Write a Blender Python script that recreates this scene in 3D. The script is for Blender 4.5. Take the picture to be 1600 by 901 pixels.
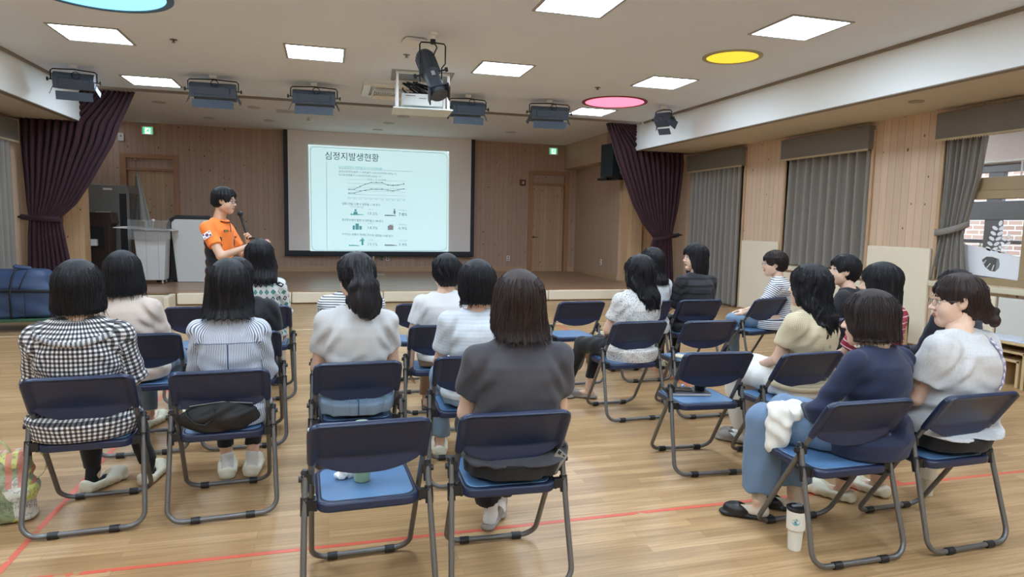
import bpy, bmesh, math, random
import numpy as np
from mathutils import Vector, Matrix, Euler

# ------------------------------------------------------------------ camera, world, exposure
SC = bpy.context.scene
for o in list(bpy.data.objects):
    bpy.data.objects.remove(o)
COL = SC.collection
PI = math.pi

def cam_axes(yaw, pitch, roll):
    y, p, r = map(math.radians, (yaw, pitch, roll))
    fw = Vector((math.sin(y) * math.cos(p), math.cos(y) * math.cos(p), -math.sin(p)))
    rt = Vector((math.cos(y), -math.sin(y), 0))
    up = rt.cross(fw)
    R = rt * math.cos(r) + up * math.sin(r)
    U = -rt * math.sin(r) + up * math.cos(r)
    return fw, R, U

cd = bpy.data.cameras.new('camera')
cam = bpy.data.objects.new('camera', cd)
COL.objects.link(cam)
fw, Rr, Uu = cam_axes(15.7, 5.7, 1.15)
m = Matrix.Identity(4)
for i in range(3):
    m[i][0], m[i][1], m[i][2] = Rr[i], Uu[i], -fw[i]
m[0][3], m[1][3], m[2][3] = 0, 0, 1.56
cam.matrix_world = m
cd.sensor_fit = 'HORIZONTAL'
cd.sensor_width = 36
cd.lens = 36 * 1034 / 1600
cd.clip_start = 0.05
cd.clip_end = 200
SC.camera = cam
SC.view_settings.view_transform = 'Standard'
SC.view_settings.look = 'None'
SC.view_settings.exposure = 0.28
SC.view_settings.gamma = 1.0
SC.view_settings.use_curve_mapping = False
SC.cycles.max_bounces = 7
SC.cycles.diffuse_bounces = 5
SC.cycles.glossy_bounces = 3
SC.cycles.sample_clamp_indirect = 6
SC.cycles.use_denoising = True

W = bpy.data.worlds.new('world')
SC.world = W
W.use_nodes = True
W.node_tree.nodes['Background'].inputs[0].default_value = (0.62, 0.74, 0.9, 1)
W.node_tree.nodes['Background'].inputs[1].default_value = 5.0
PANEL_TINT = (212, 233, 255)
PANEL_EMIT = 31.0          # brightness of the ceiling panels

# ------------------------------------------------------------------ materials
def lin(c):
    """sRGB 0-255 -> linear"""
    r = []
    for v in c:
        v = v / 255.0
        r.append(v / 12.92 if v <= 0.04045 else ((v + 0.055) / 1.055) ** 2.4)
    return tuple(r)

class NT:
    """small node-tree writer"""
    def __init__(s, name):
        s.m = bpy.data.materials.new(name)
        s.m.use_nodes = True
        s.t = s.m.node_tree
        s.b = s.t.nodes['Principled BSDF']
    def n(s, kind, **kw):
        x = s.t.nodes.new(kind)
        for k, v in kw.items():
            if k.startswith('i_'):
                key = k[2:]
                key = int(key) if key.isdigit() else key.replace('_', ' ')
                s.put(x.inputs[key], v)
            else:
                setattr(x, k, v)
        return x
    def put(s, sock, v):
        if hasattr(v, 'is_output') or isinstance(v, bpy.types.NodeSocket):
            s.t.links.new(v, sock)
        else:
            if sock.type == 'RGBA' and len(v) == 3:
                v = (*v, 1)
            sock.default_value = v
    def math(s, op, a, b=None, c=None):
        x = s.t.nodes.new('ShaderNodeMath'); x.operation = op
        s.put(x.inputs[0], a)
        if b is not None: s.put(x.inputs[1], b)
        if c is not None: s.put(x.inputs[2], c)
        return x.outputs[0]
    def mix(s, f, a, b, blend='MIX'):
        x = s.t.nodes.new('ShaderNodeMix'); x.data_type = 'RGBA'; x.blend_type = blend
        s.put(x.inputs[0], f)
        s.put(x.inputs[6], a); s.put(x.inputs[7], b)
        return x.outputs[2]
    def coord(s, which='Object'):
        return s.n('ShaderNodeTexCoord').outputs[which]
    def mapping(s, vec, scale=(1, 1, 1), loc=(0, 0, 0), rot=(0, 0, 0)):
        x = s.n('ShaderNodeMapping')
        s.put(x.inputs[0], vec)
        x.inputs[1].default_value = loc; x.inputs[2].default_value = rot; x.inputs[3].default_value = scale
        return x.outputs[0]
    def noise(s, vec, scale=5.0, detail=3, rough=0.5):
        x = s.n('ShaderNodeTexNoise')
        s.put(x.inputs['Vector'], vec)
        x.inputs['Scale'].default_value = scale
        x.inputs['Detail'].default_value = detail
        x.inputs['Roughness'].default_value = rough
        return x.outputs[0]
    def sep(s, vec):
        x = s.n('ShaderNodeSeparateXYZ'); s.put(x.inputs[0], vec)
        return x.outputs
    def comb(s, a, b, c=0.0):
        x = s.n('ShaderNodeCombineXYZ')
        s.put(x.inputs[0], a); s.put(x.inputs[1], b); s.put(x.inputs[2], c)
        return x.outputs[0]
    def ramp(s, f, stops):
        x = s.n('ShaderNodeValToRGB')
        s.put(x.inputs[0], f)
        e = x.color_ramp.elements
        while len(e) < len(stops): e.new(0.5)
        for el, (p, c) in zip(e, stops):
            el.position = p
            el.color = (*c, 1) if len(c) == 3 else c
        return x.outputs[0]
    def bump(s, h, strength=0.3, dist=0.01):
        x = s.n('ShaderNodeBump')
        x.inputs['Strength'].default_value = strength
        x.inputs['Distance'].default_value = dist
        s.put(x.inputs['Height'], h)
        s.t.links.new(x.outputs[0], s.b.inputs['Normal'])
    def set(s, color=None, rough=None, metal=None, **kw):
        if color is not None: s.put(s.b.inputs['Base Color'], color)
        if rough is not None: s.put(s.b.inputs['Roughness'], rough)
        if metal is not None: s.put(s.b.inputs['Metallic'], metal)
        for k, v in kw.items():
            s.put(s.b.inputs[k.replace('_', ' ')], v)
        return s.m

_M = {}
def plain(name, rgb, rough=0.5, metal=0.0, var=0.06, scale=12.0, bump=0.0, bscale=200.0, **kw):
    """a solid colour with a little uneven tone, in object coordinates"""
    if name in _M: return _M[name]
    t = NT(name)
    c = t.coord()
    n = t.noise(c, scale, 2)
    L = lin(rgb)
    a = tuple(v * (1 - var) for v in L); b = tuple(min(1, v * (1 + var)) for v in L)
    t.set(t.mix(n, a, b), rough, metal, **kw)
    if bump:
        t.bump(t.noise(c, bscale, 3), bump, 0.002)
    _M[name] = t.m
    return t.m

def emit(name, rgb, strength):
    t = NT(name)
    L = lin(rgb)
    t.set(L, 0.6, Emission_Color=L, Emission_Strength=strength)
    return t.m

# ---- room surfaces
def wood_boards(name, axis, base, var=0.13, width=0.125, knots=True, rough=0.45):
    """vertical tongue-and-groove pine boards; axis = the horizontal axis boards are laid along (0 x, 1 y)"""
    t = NT(name)
    g = t.n('ShaderNodeNewGeometry').outputs['Position']
    s = t.sep(g)
    u = t.math('DIVIDE', s[axis], width)
    idx = t.math('FLOOR', u)
    fr = t.math('FRACT', u)
    wn = t.n('ShaderNodeTexWhiteNoise', noise_dimensions='1D'); t.put(wn.inputs['W'], idx)
    L = lin(base)
    tone = t.mix(wn.outputs[0], tuple(v * (1 - var) for v in L), tuple(min(1, v * (1 + var)) for v in L))
    grain = t.noise(t.comb(t.math('MULTIPLY', s[axis], 40.0), t.math('MULTIPLY', idx, 3.7), t.math('MULTIPLY', s[2], 1.4)), 1.0, 4, 0.6)
    tone = t.mix(t.math('MULTIPLY', t.math('ABSOLUTE', t.math('SUBTRACT', grain, 0.5)), 1.3), tone, tuple(v * f for v, f in zip(L, (0.62, 0.5, 0.4))))
    if knots:
        v = t.n('ShaderNodeTexVoronoi', feature='F1')
        t.put(v.inputs['Vector'], t.comb(t.math('MULTIPLY', s[axis], 9.0), t.math('MULTIPLY', s[2], 6.0), t.math('MULTIPLY', idx, 1.31)))
        v.inputs['Scale'].default_value = 1.0
        pick = t.math('GREATER_THAN', t.sep(v.outputs['Color'])[0], 0.5)
        size = t.math('MULTIPLY', t.sep(v.outputs['Color'])[1], 0.11)
        k = t.math('MULTIPLY', t.math('LESS_THAN', v.outputs['Distance'], t.math('ADD', size, 0.045)), pick)
        tone = t.mix(t.math('MULTIPLY', k, 0.85), tone, lin((88, 52, 32)))
    edge = t.math('LESS_THAN', t.math('MINIMUM', fr, t.math('SUBTRACT', 1.0, fr)), 0.035)
    tone = t.mix(t.math('MULTIPLY', edge, 0.45), tone, tuple(v * 0.3 for v in L))
    t.set(tone, rough)
    t.bump(t.math('SUBTRACT', 1.0, edge), 0.5, 0.004)
    return t.m

def floor_mat(name, base, rough=0.28):
    t = NT(name)
    g = t.n('ShaderNodeNewGeometry').outputs['Position']
    br = t.n('ShaderNodeTexBrick', offset=0.37, offset_frequency=2, squash=1.0)
    t.put(br.inputs['Vector'], g)
    br.inputs['Scale'].default_value = 1.0
    br.inputs['Mortar Size'].default_value = 0.0012
    br.inputs['Mortar Smooth'].default_value = 0.3
    br.inputs['Brick Width'].default_value = 0.92
    br.inputs['Row Height'].default_value = 0.072
    br.inputs['Bias'].default_value = -0.1
    L = lin(base)
    t.put(br.inputs['Color1'], tuple(v * f for v, f in zip(L, (0.80, 0.76, 0.70))))
    t.put(br.inputs['Color2'], tuple(min(1, v * f) for v, f in zip(L, (1.20, 1.22, 1.26))))
    t.put(br.inputs['Mortar'], tuple(v * 0.55 for v in L))
    s = t.sep(g)
    row = t.math('FLOOR', t.math('DIVIDE', s[1], 0.072))
    gr = t.noise(t.comb(t.math('MULTIPLY', s[0], 2.2), t.math('MULTIPLY', s[1], 55.0), t.math('MULTIPLY', row, 2.3)), 1.0, 5, 0.62)
    c = t.mix(t.math('MULTIPLY', t.math('SUBTRACT', gr, 0.40), 2.2), br.outputs['Color'], tuple(v * f for v, f in zip(L, (0.50, 0.42, 0.33))))
    st = t.noise(t.comb(t.math('MULTIPLY', s[0], 0.9), t.math('MULTIPLY', s[1], 8.0), 4.0), 1.0, 2)
    c = t.mix(t.math('MULTIPLY', t.math('SUBTRACT', st, 0.45), 0.7), c, tuple(min(1, v * 1.25) for v in L))
    t.set(c, t.math('ADD', rough, t.math('MULTIPLY', gr, 0.15)))
    t.bump(gr, 0.05, 0.002)
    return t.m

M_CEIL = plain('ceiling_paint', (228, 236, 246), 0.85, var=0.02, scale=1.5)
M_STAGECEIL = plain('stage_ceiling_paint', (232, 228, 224), 0.85, var=0.02, scale=1.5)
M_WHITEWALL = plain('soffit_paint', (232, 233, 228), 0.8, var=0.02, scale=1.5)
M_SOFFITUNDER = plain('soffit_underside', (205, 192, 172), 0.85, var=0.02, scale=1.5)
M_FLOOR = floor_mat('floor_laminate', (186, 151, 108))
M_STAGEFLOOR = floor_mat('stage_floor', (170, 136, 108), 0.22)
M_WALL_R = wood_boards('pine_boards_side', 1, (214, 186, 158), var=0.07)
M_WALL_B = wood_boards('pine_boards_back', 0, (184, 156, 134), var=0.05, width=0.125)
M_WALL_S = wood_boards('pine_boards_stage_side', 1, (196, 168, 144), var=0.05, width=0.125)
M_DOORWOOD = wood_boards('pine_door_boards', 0, (194, 162, 128), var=0.08, width=0.10)
M_TRIMWOOD = plain('trim_wood', (190, 158, 124), 0.45, var=0.08, scale=6)
M_FRAMETAN = plain('window_frame_tan', (160, 138, 104), 0.5, var=0.05)
M_PAD = plain('cream_vinyl_pad', (232, 220, 194), 0.5, var=0.03, scale=3)
M_DARKGAP = plain('dark_gap', (40, 34, 30), 0.9)
M_WHITEPLASTIC = plain('white_plastic', (232, 232, 228), 0.4, var=0.02)
M_GREYMETAL = plain('grey_painted_metal', (128, 128, 124), 0.45, 0.2, var=0.04)
M_BLACKPL = plain('black_plastic', (26, 26, 28), 0.42, var=0.1)
M_BLACKMETAL = plain('black_metal', (30, 33, 38), 0.5, 0.3, var=0.1)
M_TUBE = plain('grey_steel_tube', (112, 111, 109), 0.34, 0.55, var=0.04)
M_NAVYPL = plain('navy_plastic', (30, 41, 68), 0.33, var=0.05, bump=0.12, bscale=700)
M_BLUEPAD = plain('blue_seat_pad', (82, 116, 152), 0.36, var=0.05, bump=0.15, bscale=500)

# ------------------------------------------------------------------ object helpers
def link(o, parent=None):
    COL.objects.link(o)
    if parent is not None: o.parent = parent
    return o

def tag(o, label=None, cat=None, group=None, kind=None):
    if label: o['label'] = label
    if cat: o['category'] = cat
    if group: o['group'] = group
    if kind: o['kind'] = kind
    return o

def empty(name, loc=(0, 0, 0), rz=0.0, label=None, cat=None, group=None, kind=None):
    o = bpy.data.objects.new(name, None)
    o.empty_display_size = 0.1
    COL.objects.link(o)
    o.location = loc; o.rotation_euler = (0, 0, rz)
    return tag(o, label, cat, group, kind)

def copy_tree(o, parent=None):
    c = o.copy(); COL.objects.link(c); c.parent = parent
    for ch in list(o.children): copy_tree(ch, c)
    return c

class MB:
    """collects shapes, then links them as one mesh object"""
    def __init__(s):
        s.v = []; s.f = []; s.mi = []
    def add(s, vs, fs, mi=0):
        b = len(s.v)
        s.v += [tuple(p) for p in vs]
        s.f += [tuple(i + b for i in f) for f in fs]
        s.mi += [mi] * len(fs)
        return s
    def box(s, c, d, rot=None, mi=0, taper=1.0):
        x, y, z = d[0] / 2, d[1] / 2, d[2] / 2
        vs = [Vector((sx * x * (taper if sz > 0 else 1), sy * y * (taper if sz > 0 else 1), sz * z)) for sz in (-1, 1) for sy in (-1, 1) for sx in (-1, 1)]
        if rot is not None:
            R = Euler(rot).to_matrix()
            vs = [R @ p for p in vs]
        c = Vector(c)
        vs = [p + c for p in vs]
        return s.add(vs, [(0, 2, 3, 1), (4, 5, 7, 6), (0, 1, 5, 4), (2, 6, 7, 3), (0, 4, 6, 2), (1, 3, 7, 5)], mi)
    def bx(s, x0, x1, y0, y1, z0, z1, mi=0):
        return s.box(((x0 + x1) / 2, (y0 + y1) / 2, (z0 + z1) / 2), (abs(x1 - x0), abs(y1 - y0), abs(z1 - z0)), mi=mi)
    def tube(s, pts, r, n=10, mi=0, close=False, caps=True):
        pts = [Vector(p) for p in pts]
        N = len(pts)
        rs = r if isinstance(r, (list, tuple)) else [r] * N
        rings = []
        prev = None
        for i, p in enumerate(pts):
            if close:
                d = pts[(i + 1) % N] - pts[i - 1]
            else:
                d = pts[min(i + 1, N - 1)] - pts[max(i - 1, 0)]
            if d.length < 1e-9: d = Vector((0, 0, 1))
            d.normalize()
            if prev is None:
                a = Vector((0, 0, 1)) if abs(d.z) < 0.9 else Vector((1, 0, 0))
                u = d.cross(a).normalized()
            else:
                u = (prev - d * prev.dot(d)).normalized()
            prev = u
            w = d.cross(u)
            rings.append([p + (u * math.cos(2 * PI * k / n) + w * math.sin(2 * PI * k / n)) * rs[i] for k in range(n)])
        vs = [q for ring in rings for q in ring]
        fs = []
        R = N if close else N - 1
        for i in range(R):
            j = (i + 1) % N
            for k in range(n):
                fs.append((i * n + k, i * n + (k + 1) % n, j * n + (k + 1) % n, j * n + k))
        if caps and not close:
            fs.append(tuple(range(n - 1, -1, -1)))
            fs.append(tuple((N - 1) * n + k for k in range(n)))
        return s.add(vs, fs, mi)
    def lathe(s, prof, c=(0, 0, 0), n=24, mi=0, rot=None):
        """prof: [(r, z)...] about the z axis"""
        c = Vector(c); R = Euler(rot).to_matrix() if rot is not None else None
        vs = []
        for r, z in prof:
            for k in range(n):
                a = 2 * PI * k / n
                p = Vector((r * math.cos(a), r * math.sin(a), z))
                if R is not None: p = R @ p
                vs.append(p + c)
        fs = []
        for i in range(len(prof) - 1):
            for k in range(n):
                fs.append((i * n + k, i * n + (k + 1) % n, (i + 1) * n + (k + 1) % n, (i + 1) * n + k))
        if prof[0][0] > 1e-5: fs.append(tuple(range(n - 1, -1, -1)))
        if prof[-1][0] > 1e-5: fs.append(tuple((len(prof) - 1) * n + k for k in range(n)))
        return s.add(vs, fs, mi)
    def prism(s, poly, a, b, axis=2, mi=0):
        """poly: 2D outline; extruded from a to b along axis"""
        def P(u, v, w):
            return {0: (w, u, v), 1: (u, w, v), 2: (u, v, w)}[axis]
        n = len(poly)
        vs = [P(u, v, a) for u, v in poly] + [P(u, v, b) for u, v in poly]
        fs = [tuple(range(n - 1, -1, -1)), tuple(range(n, 2 * n))]
        fs += [(i, (i + 1) % n, n + (i + 1) % n, n + i) for i in range(n)]
        return s.add(vs, fs, mi)
    def ball(s, c, r, n=12, mi=0):
        r3 = r if isinstance(r, (tuple, list)) else (r, r, r)
        c = Vector(c); vs = []; fs = []
        m = n // 2
        for i in range(m + 1):
            th = PI * i / m
            for k in range(n):
                a = 2 * PI * k / n
                vs.append(c + Vector((r3[0] * math.sin(th) * math.cos(a), r3[1] * math.sin(th) * math.sin(a), r3[2] * math.cos(th))))
        for i in range(m):
            for k in range(n):
                fs.append((i * n + k, (i + 1) * n + k, (i + 1) * n + (k + 1) % n, i * n + (k + 1) % n))
        return s.add(vs, fs, mi)
    def build(s, name, mats, parent=None, smooth=None, bevel=0.0, seg=2, solid=0.0, sub=0):
        me = bpy.data.meshes.new(name)
        me.from_pydata(s.v, [], s.f)
        me.validate(clean_customdata=False)
        if not isinstance(mats, (list, tuple)): mats = [mats]
        for mt in mats: me.materials.append(mt)
        if len(mats) > 1:
            me.polygons.foreach_set('material_index', s.mi[:len(me.polygons)])
        bm = bmesh.new(); bm.from_mesh(me)
        bmesh.ops.remove_doubles(bm, verts=bm.verts, dist=1e-6)
        bmesh.ops.recalc_face_normals(bm, faces=bm.faces)
        if smooth is not None:
            ang = math.radians(smooth)
            for f in bm.faces: f.smooth = True
            for e in bm.edges:
                e.smooth = not (len(e.link_faces) == 2 and e.calc_face_angle(0) > ang)
        bm.to_mesh(me); bm.free()
        o = bpy.data.objects.new(name, me)
        link(o, parent)
        if solid:
            md = o.modifiers.new('solid', 'SOLIDIFY'); md.thickness = solid; md.offset = 0
        if bevel:
            md = o.modifiers.new('bevel', 'BEVEL'); md.width = bevel; md.segments = seg; md.limit_method = 'ANGLE'; md.angle_limit = math.radians(40)
        if sub:
            md = o.modifiers.new('sub', 'SUBSURF'); md.levels = sub; md.render_levels = sub
        return o

def struct(name, mb, mats, parent=None, **kw):
    o = mb.build(name, mats, parent, **kw)
    if parent is None: o['kind'] = 'structure'
    return o

def arc(cx, cy, r, a0, a1, n=6):
    return [(cx + r * math.cos(math.radians(a0 + (a1 - a0) * i / n)), cy + r * math.sin(math.radians(a0 + (a1 - a0) * i / n))) for i in range(n + 1)]

def rrect(x0, x1, y0, y1, r, n=5):
    return arc(x1 - r, y1 - r, r, 0, 90, n) + arc(x0 + r, y1 - r, r, 90, 180, n) + arc(x0 + r, y0 + r, r, 180, 270, n) + arc(x1 - r, y0 + r, r, 270, 360, n)

def text_mesh(body, size, mat, parent, name, loc, rot, align='LEFT', ext=0.0, xs=1.0, shear=0):
    c = bpy.data.curves.new(name, 'FONT')
    c.body = body; c.size = size; c.align_x = align; c.extrude = ext; c.fill_mode = 'FRONT' if ext == 0 else 'BOTH'
    c.resolution_u = 2
    o = bpy.data.objects.new(name, c)
    COL.objects.link(o)
    bpy.context.view_layer.update()
    me = bpy.data.meshes.new_from_object(o.evaluated_get(bpy.context.evaluated_depsgraph_get()))
    bpy.data.objects.remove(o)
    me.materials.clear(); me.materials.append(mat)
    q = bpy.data.objects.new(name, me)
    link(q, parent)
    q.location = loc; q.rotation_euler = rot; q.scale = (xs, 1, 1)
    return q
# ------------------------------------------------------------------ the room
ZC = 3.66; ZS = 3.12; XL = -5.0; XR = 7.7; SL = -4.0; SR = 6.3
Y0 = -3.2; YST = 12.6; YB = 17.5; ZSC = 3.70; HS = 0.22
struct('floor', MB().bx(XL - .2, XR + .2, Y0, YST + .6, -0.1, 0), M_FLOOR)
# bright joint strip in the floor and the red court lines
o = struct('trim_1', MB().bx(XL, XR, 9.62, 9.65, 0, 0.003), plain('joint_strip', (232, 214, 180), 0.3))
def tape_mat():
    t = NT('red_tape')
    g = t.n('ShaderNodeNewGeometry').outputs['Position']
    n = t.noise(g, 26.0, 4, 0.7); n2 = t.noise(g, 3.0, 2)
    al = t.math('GREATER_THAN', t.math('ADD', t.math('MULTIPLY', n, 0.6), t.math('MULTIPLY', n2, 0.5)), 0.46)
    t.set(t.mix(n, lin((205, 84, 62)), lin((222, 112, 88))), 0.4, Alpha=al)
    return t.m
M_TAPE = tape_mat()
for k, (x0, x1, y0, y1) in enumerate(((XL, XR, 3.13, 3.16), (-1.40, -1.37, -3, 9.6), (3.40, 3.43, 3.16, 9.6))):
    tag(MB().bx(x0, x1, y0, y1, 0.0004, 0.0012 + k * 0.0003).build('floor_marking', M_TAPE), kind='structure')

struct('ceiling', MB().bx(SL - .05, SR + .05, Y0, YST, ZC, ZC + 0.12), M_CEIL)
# main ceiling edge, recess for the curtain track, stage ceiling
mb = MB().bx(SL, SR, YST, YST + 0.02, ZC, ZC + 0.35).bx(SL, SR, YST, YST + 0.55, ZC + 0.30, ZC + 0.35).bx(SL - 1, SR + 1.4, YST + 0.55, YB + .1, ZSC, ZSC + 0.1)
mb.bx(SL - 1, SR + 1.4, YST + 0.53, YST + 0.56, ZSC, ZC + 0.35)
struct('ceiling_stage', mb, M_STAGECEIL)
mb = MB().bx(SL, SR, 12.74, 12.79, ZC - 0.02, ZC + 0.02)
struct('trim_2', mb, plain('curtain_track', (150, 140, 128), 0.5, 0.3))
# side soffits: darker solid strip coloured as a shadow gap at top, plus bottom lip
for side, xi, xo in (('right', SR, XR), ('left', SL, XL)):
    sg = 1 if xo > xi else -1
    struct('soffit_' + side, MB().bx(xi, xi + sg * 0.10, Y0, 12.95, ZS, ZC + .1), M_WHITEWALL)
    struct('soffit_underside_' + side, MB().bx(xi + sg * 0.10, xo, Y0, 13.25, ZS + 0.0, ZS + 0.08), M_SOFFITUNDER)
    struct('trim_3' if sg > 0 else 'trim_4', MB().bx(xi - sg * 0.035, xi, Y0, YST, ZC - 0.035, ZC).bx(xi - sg * 0.004, xi + sg * 0.104, Y0, 12.95, ZS - 0.012, ZS), plain('soffit_edge', (140, 128, 112), 0.6))
    struct('soffit_end_' + side, MB().bx(min(xi, xo), max(xi, xo), 12.95, 13.15, ZS, ZSC + .1), M_WHITEWALL)
DR_ = (5.3, 6.6); DL_ = (-4.6, -3.3)
# back wall with two door recesses
mb = MB().bx(DR_[0], DR_[1], YB + .15, YB + .2, 0, 3.1).bx(DL_[0], DL_[1], YB + .15, YB + .2, 0, 3.1)  # unseen backing boxes added behind the doors to stop light leaks
def wall_y(mb, y, x0, x1, z0, z1, holes, t=0.15):
    xs = sorted({x0, x1} | {h[0] for h in holes} | {h[1] for h in holes})
    for a, b in zip(xs, xs[1:]):
        hs = sorted([(h[2], h[3]) for h in holes if h[0] <= a and h[1] >= b])
        z = z0
        for c, d in hs:
            if c > z: mb.bx(a, b, y, y + t, z, c)
            z = d
        if z < z1: mb.bx(a, b, y, y + t, z, z1)
    return mb
DR = (5.42, 6.42); DL = (-4.52, -3.46)
wall_y(mb, YB, XL - .3, XR + .3, HS, ZSC + .1, [(DR[0], DR[1], HS, 2.95), (DL[0], DL[1], HS, 2.95)])
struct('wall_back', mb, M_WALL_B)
struct('baseboard_back', MB().bx(DL[1] + .1, DR[0] - .1, YB - 0.02, YB, HS, HS + 0.14).bx(DR[1] + .1, 6.7, YB - 0.02, YB, HS, HS + 0.14), M_TRIMWOOD)
def stage_door(n, D, hx):
    x0, x1 = D
    d = struct('door_%d' % n, MB().bx(x0 + .04, x1 - .04, YB + .07, YB + .11, HS, 2.605), M_DOORWOOD)
    fr = MB().bx(x0 - .09, x0 + .03, YB - .03, YB + .14, HS, 2.98).bx(x1 - .03, x1 + .09, YB - .03, YB + .14, HS, 2.98)
    fr.bx(x0 + .03, x1 - .03, YB - .03, YB + .14, 2.88, 2.98).bx(x0 + .03, x1 - .03, YB - .0, YB + .14, 2.60, 2.66)
    fr.build('door_frame', plain('door_frame_wood', (168, 126, 92), 0.45), d, bevel=.004)
    MB().bx(x0 + .03, x1 - .03, YB + .06, YB + .11, 2.66, 2.88).build('transom_panel', M_WALL_B, d)
    h = MB().lathe([(0.026, 0), (0.026, .008)], (hx, YB + .07, 1.17), rot=(PI / 2, 0, 0)).tube([(hx, YB + .07, 1.17), (hx, YB + .015, 1.17), (hx + .03, YB + .01, 1.17), (hx + .12, YB + .012, 1.17)], .009)
    h.build('door_handle', plain('dark_brass', (90, 78, 60), .35, .8), d, smooth=40)
stage_door(1, DR, DR[0] + .10); stage_door(2, DL, DL[1] - .1)
# stage: platform, padded front
st = MB().bx(XL - .3, XR + .3, 12.72, YB + .2, 0, HS)
struct('stage_platform', st, M_STAGEFLOOR)
struct('stage_nosing', MB().bx(-2.55, XR, 12.66, 12.80, HS - .03, HS + .004), plain('stage_edge_wood', (170, 122, 84), .3), bevel=.004)
def pad_box(x0, x1, y0, y1, z0, z1, r=.02):
    return MB().bx(x0, x1, y0, y1, z0, z1)
xs = [-2.52, -0.62, 1.02, 2.66, 4.30, 5.94, 7.6]
names = ['cream padded block along the stage front, the one below the lectern and white board', 'cream padded block along the stage front behind the lady in the diamond blouse',
         'cream padded block along the stage front, behind the lady with the ponytail', 'cream padded block along the stage front behind the short-haired ladies in white',
         'cream padded block along the stage front left of the lady in the dotted blouse', 'cream padded block along the stage front behind the lady in the dotted blouse']
for k in range(6):
    o = MB().bx(xs[k] + .006, xs[k + 1] - .006, 12.56, 12.66, 0.02, HS - .005).build('padded_block', M_PAD, bevel=.02, seg=3)
    tag(o, names[k], 'padded block', 'cream padded blocks along the stage front')
struct('baseboard_stage', MB().bx(XL - .2, 7.6, 12.60, 12.72, 0, .2), plain('stage_riser', (120, 96, 66), .6))
# step return and small timber steps left of the stage front
o = MB().bx(-3.06, -2.56, 12.30, 12.36, 0.0, HS - .005).bx(-2.62, -2.53, 12.02, 12.56, 0, HS - .005).build('padded_step_return', M_PAD, bevel=.015, seg=3)
tag(o, 'cream padded return block at the left end of the stage front', 'padded block')
# stage side walls and pillars
for sg, side in ((1, 'right'), (-1, 'left')):
    X = lambda v: 1.35 + sg * (v - 1.35)
    c = sg
    mb = MB()
    x = 6.72 if sg > 0 else -5.2
    xx = sorted((x, x + sg * .15))
    mb.bx(xx[0], xx[1], 14.6, YB, HS, ZSC)
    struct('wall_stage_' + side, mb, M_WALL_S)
    a = sorted((x - sg * .02, x))
    struct('baseboard_stage_' + side, MB().bx(a[0], a[1], 14.6, YB, HS, HS + .12), M_TRIMWOOD)
    p = sorted((6.80, 7.18)) if sg > 0 else sorted((-4.42, -4.76))
    mb = MB().bx(p[0], p[1], 14.30, 14.62, HS, ZSC)
    q = sorted((p[1], XR + .3)) if sg > 0 else sorted((p[0], XL - .3))
    mb.bx(q[0], q[1], 14.45, 14.62, HS, ZSC)
    struct('pillar_' + side, mb, wood_boards('pine_pillar_' + side, 0, (222, 184, 140), var=.06, width=.11))
    if sg > 0:
        struct('beam_right', MB().bx(6.35, 6.72, 14.6, YB, 3.05, ZSC), M_WALL_S)
# side walls: right with three windows, left with one
def wall_x(mb, x0, x1, y0, y1, z0, z1, holes):
    ys = sorted({y0, y1} | {h[0] for h in holes} | {h[1] for h in holes})
    for a, b in zip(ys, ys[1:]):
        hs = sorted([(h[2], h[3]) for h in holes if h[0] <= a and h[1] >= b])
        z = z0
        for c, d in hs:
            if c > z: mb.bx(x0, x1, a, b, z, c)
            z = d
        if z < z1: mb.bx(x0, x1, a, b, z, z1)
    return mb
WR = [(11.12, 13.0, 0.0, 3.0), (8.05, 9.92, .92, 3.0), (4.98, 6.85, .92, 3.0), (1.9, 3.78, .92, 3.0)]
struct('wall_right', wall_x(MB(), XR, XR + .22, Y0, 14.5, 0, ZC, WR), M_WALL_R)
WL = [(8.6, 12.75, 0.0, 3.0)]
struct('wall_left', wall_x(MB(), XL - .22, XL, Y0, 14.5, 0, ZC, WL), M_WALL_R)
struct('wall_rear', MB().bx(XL - .2, XR + .2, Y0 - .15, Y0, 0, ZC), plain('rear_wall_paint', (214, 200, 180), .8))
# window surrounds in timber
def surround(n, y0, y1, z0, side=1):
    x = XR if side > 0 else XL
    a, b = (x - .03, x + .22) if side > 0 else (x - .22, x + .03)
    mb = MB().bx(a, b, y0 - .05, y0, z0, 3.0).bx(a, b, y1, y1 + .05, z0, 3.0)
    return mb
for n, (y0, y1, z0, z1) in enumerate(WR[:3]):
    w = struct('window_%d' % (n + 1), surround(n, y0, y1, z0), M_TRIMWOOD, bevel=.004)
    if n != 2:
        MB().bx(XR + .17, XR + .20, y0, y1, z0, 3.0).build('blackout_panel', plain('blind_back', (96, 92, 84), .8), w)
w = struct('window_4', surround(4, 8.6, 12.75, 0, -1), M_TRIMWOOD, bevel=.004)
MB().bx(XL - .20, XL - .17, 8.6, 12.75, 0, 3.0).build('blackout_panel', plain('blind_back', (96, 92, 84), .8), w)
struct('wall_right_blank', MB().bx(XR + .17, XR + .20, 1.9, 3.78, .92, 3.0), plain('blind_back', (96, 92, 84), .8))
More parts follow.
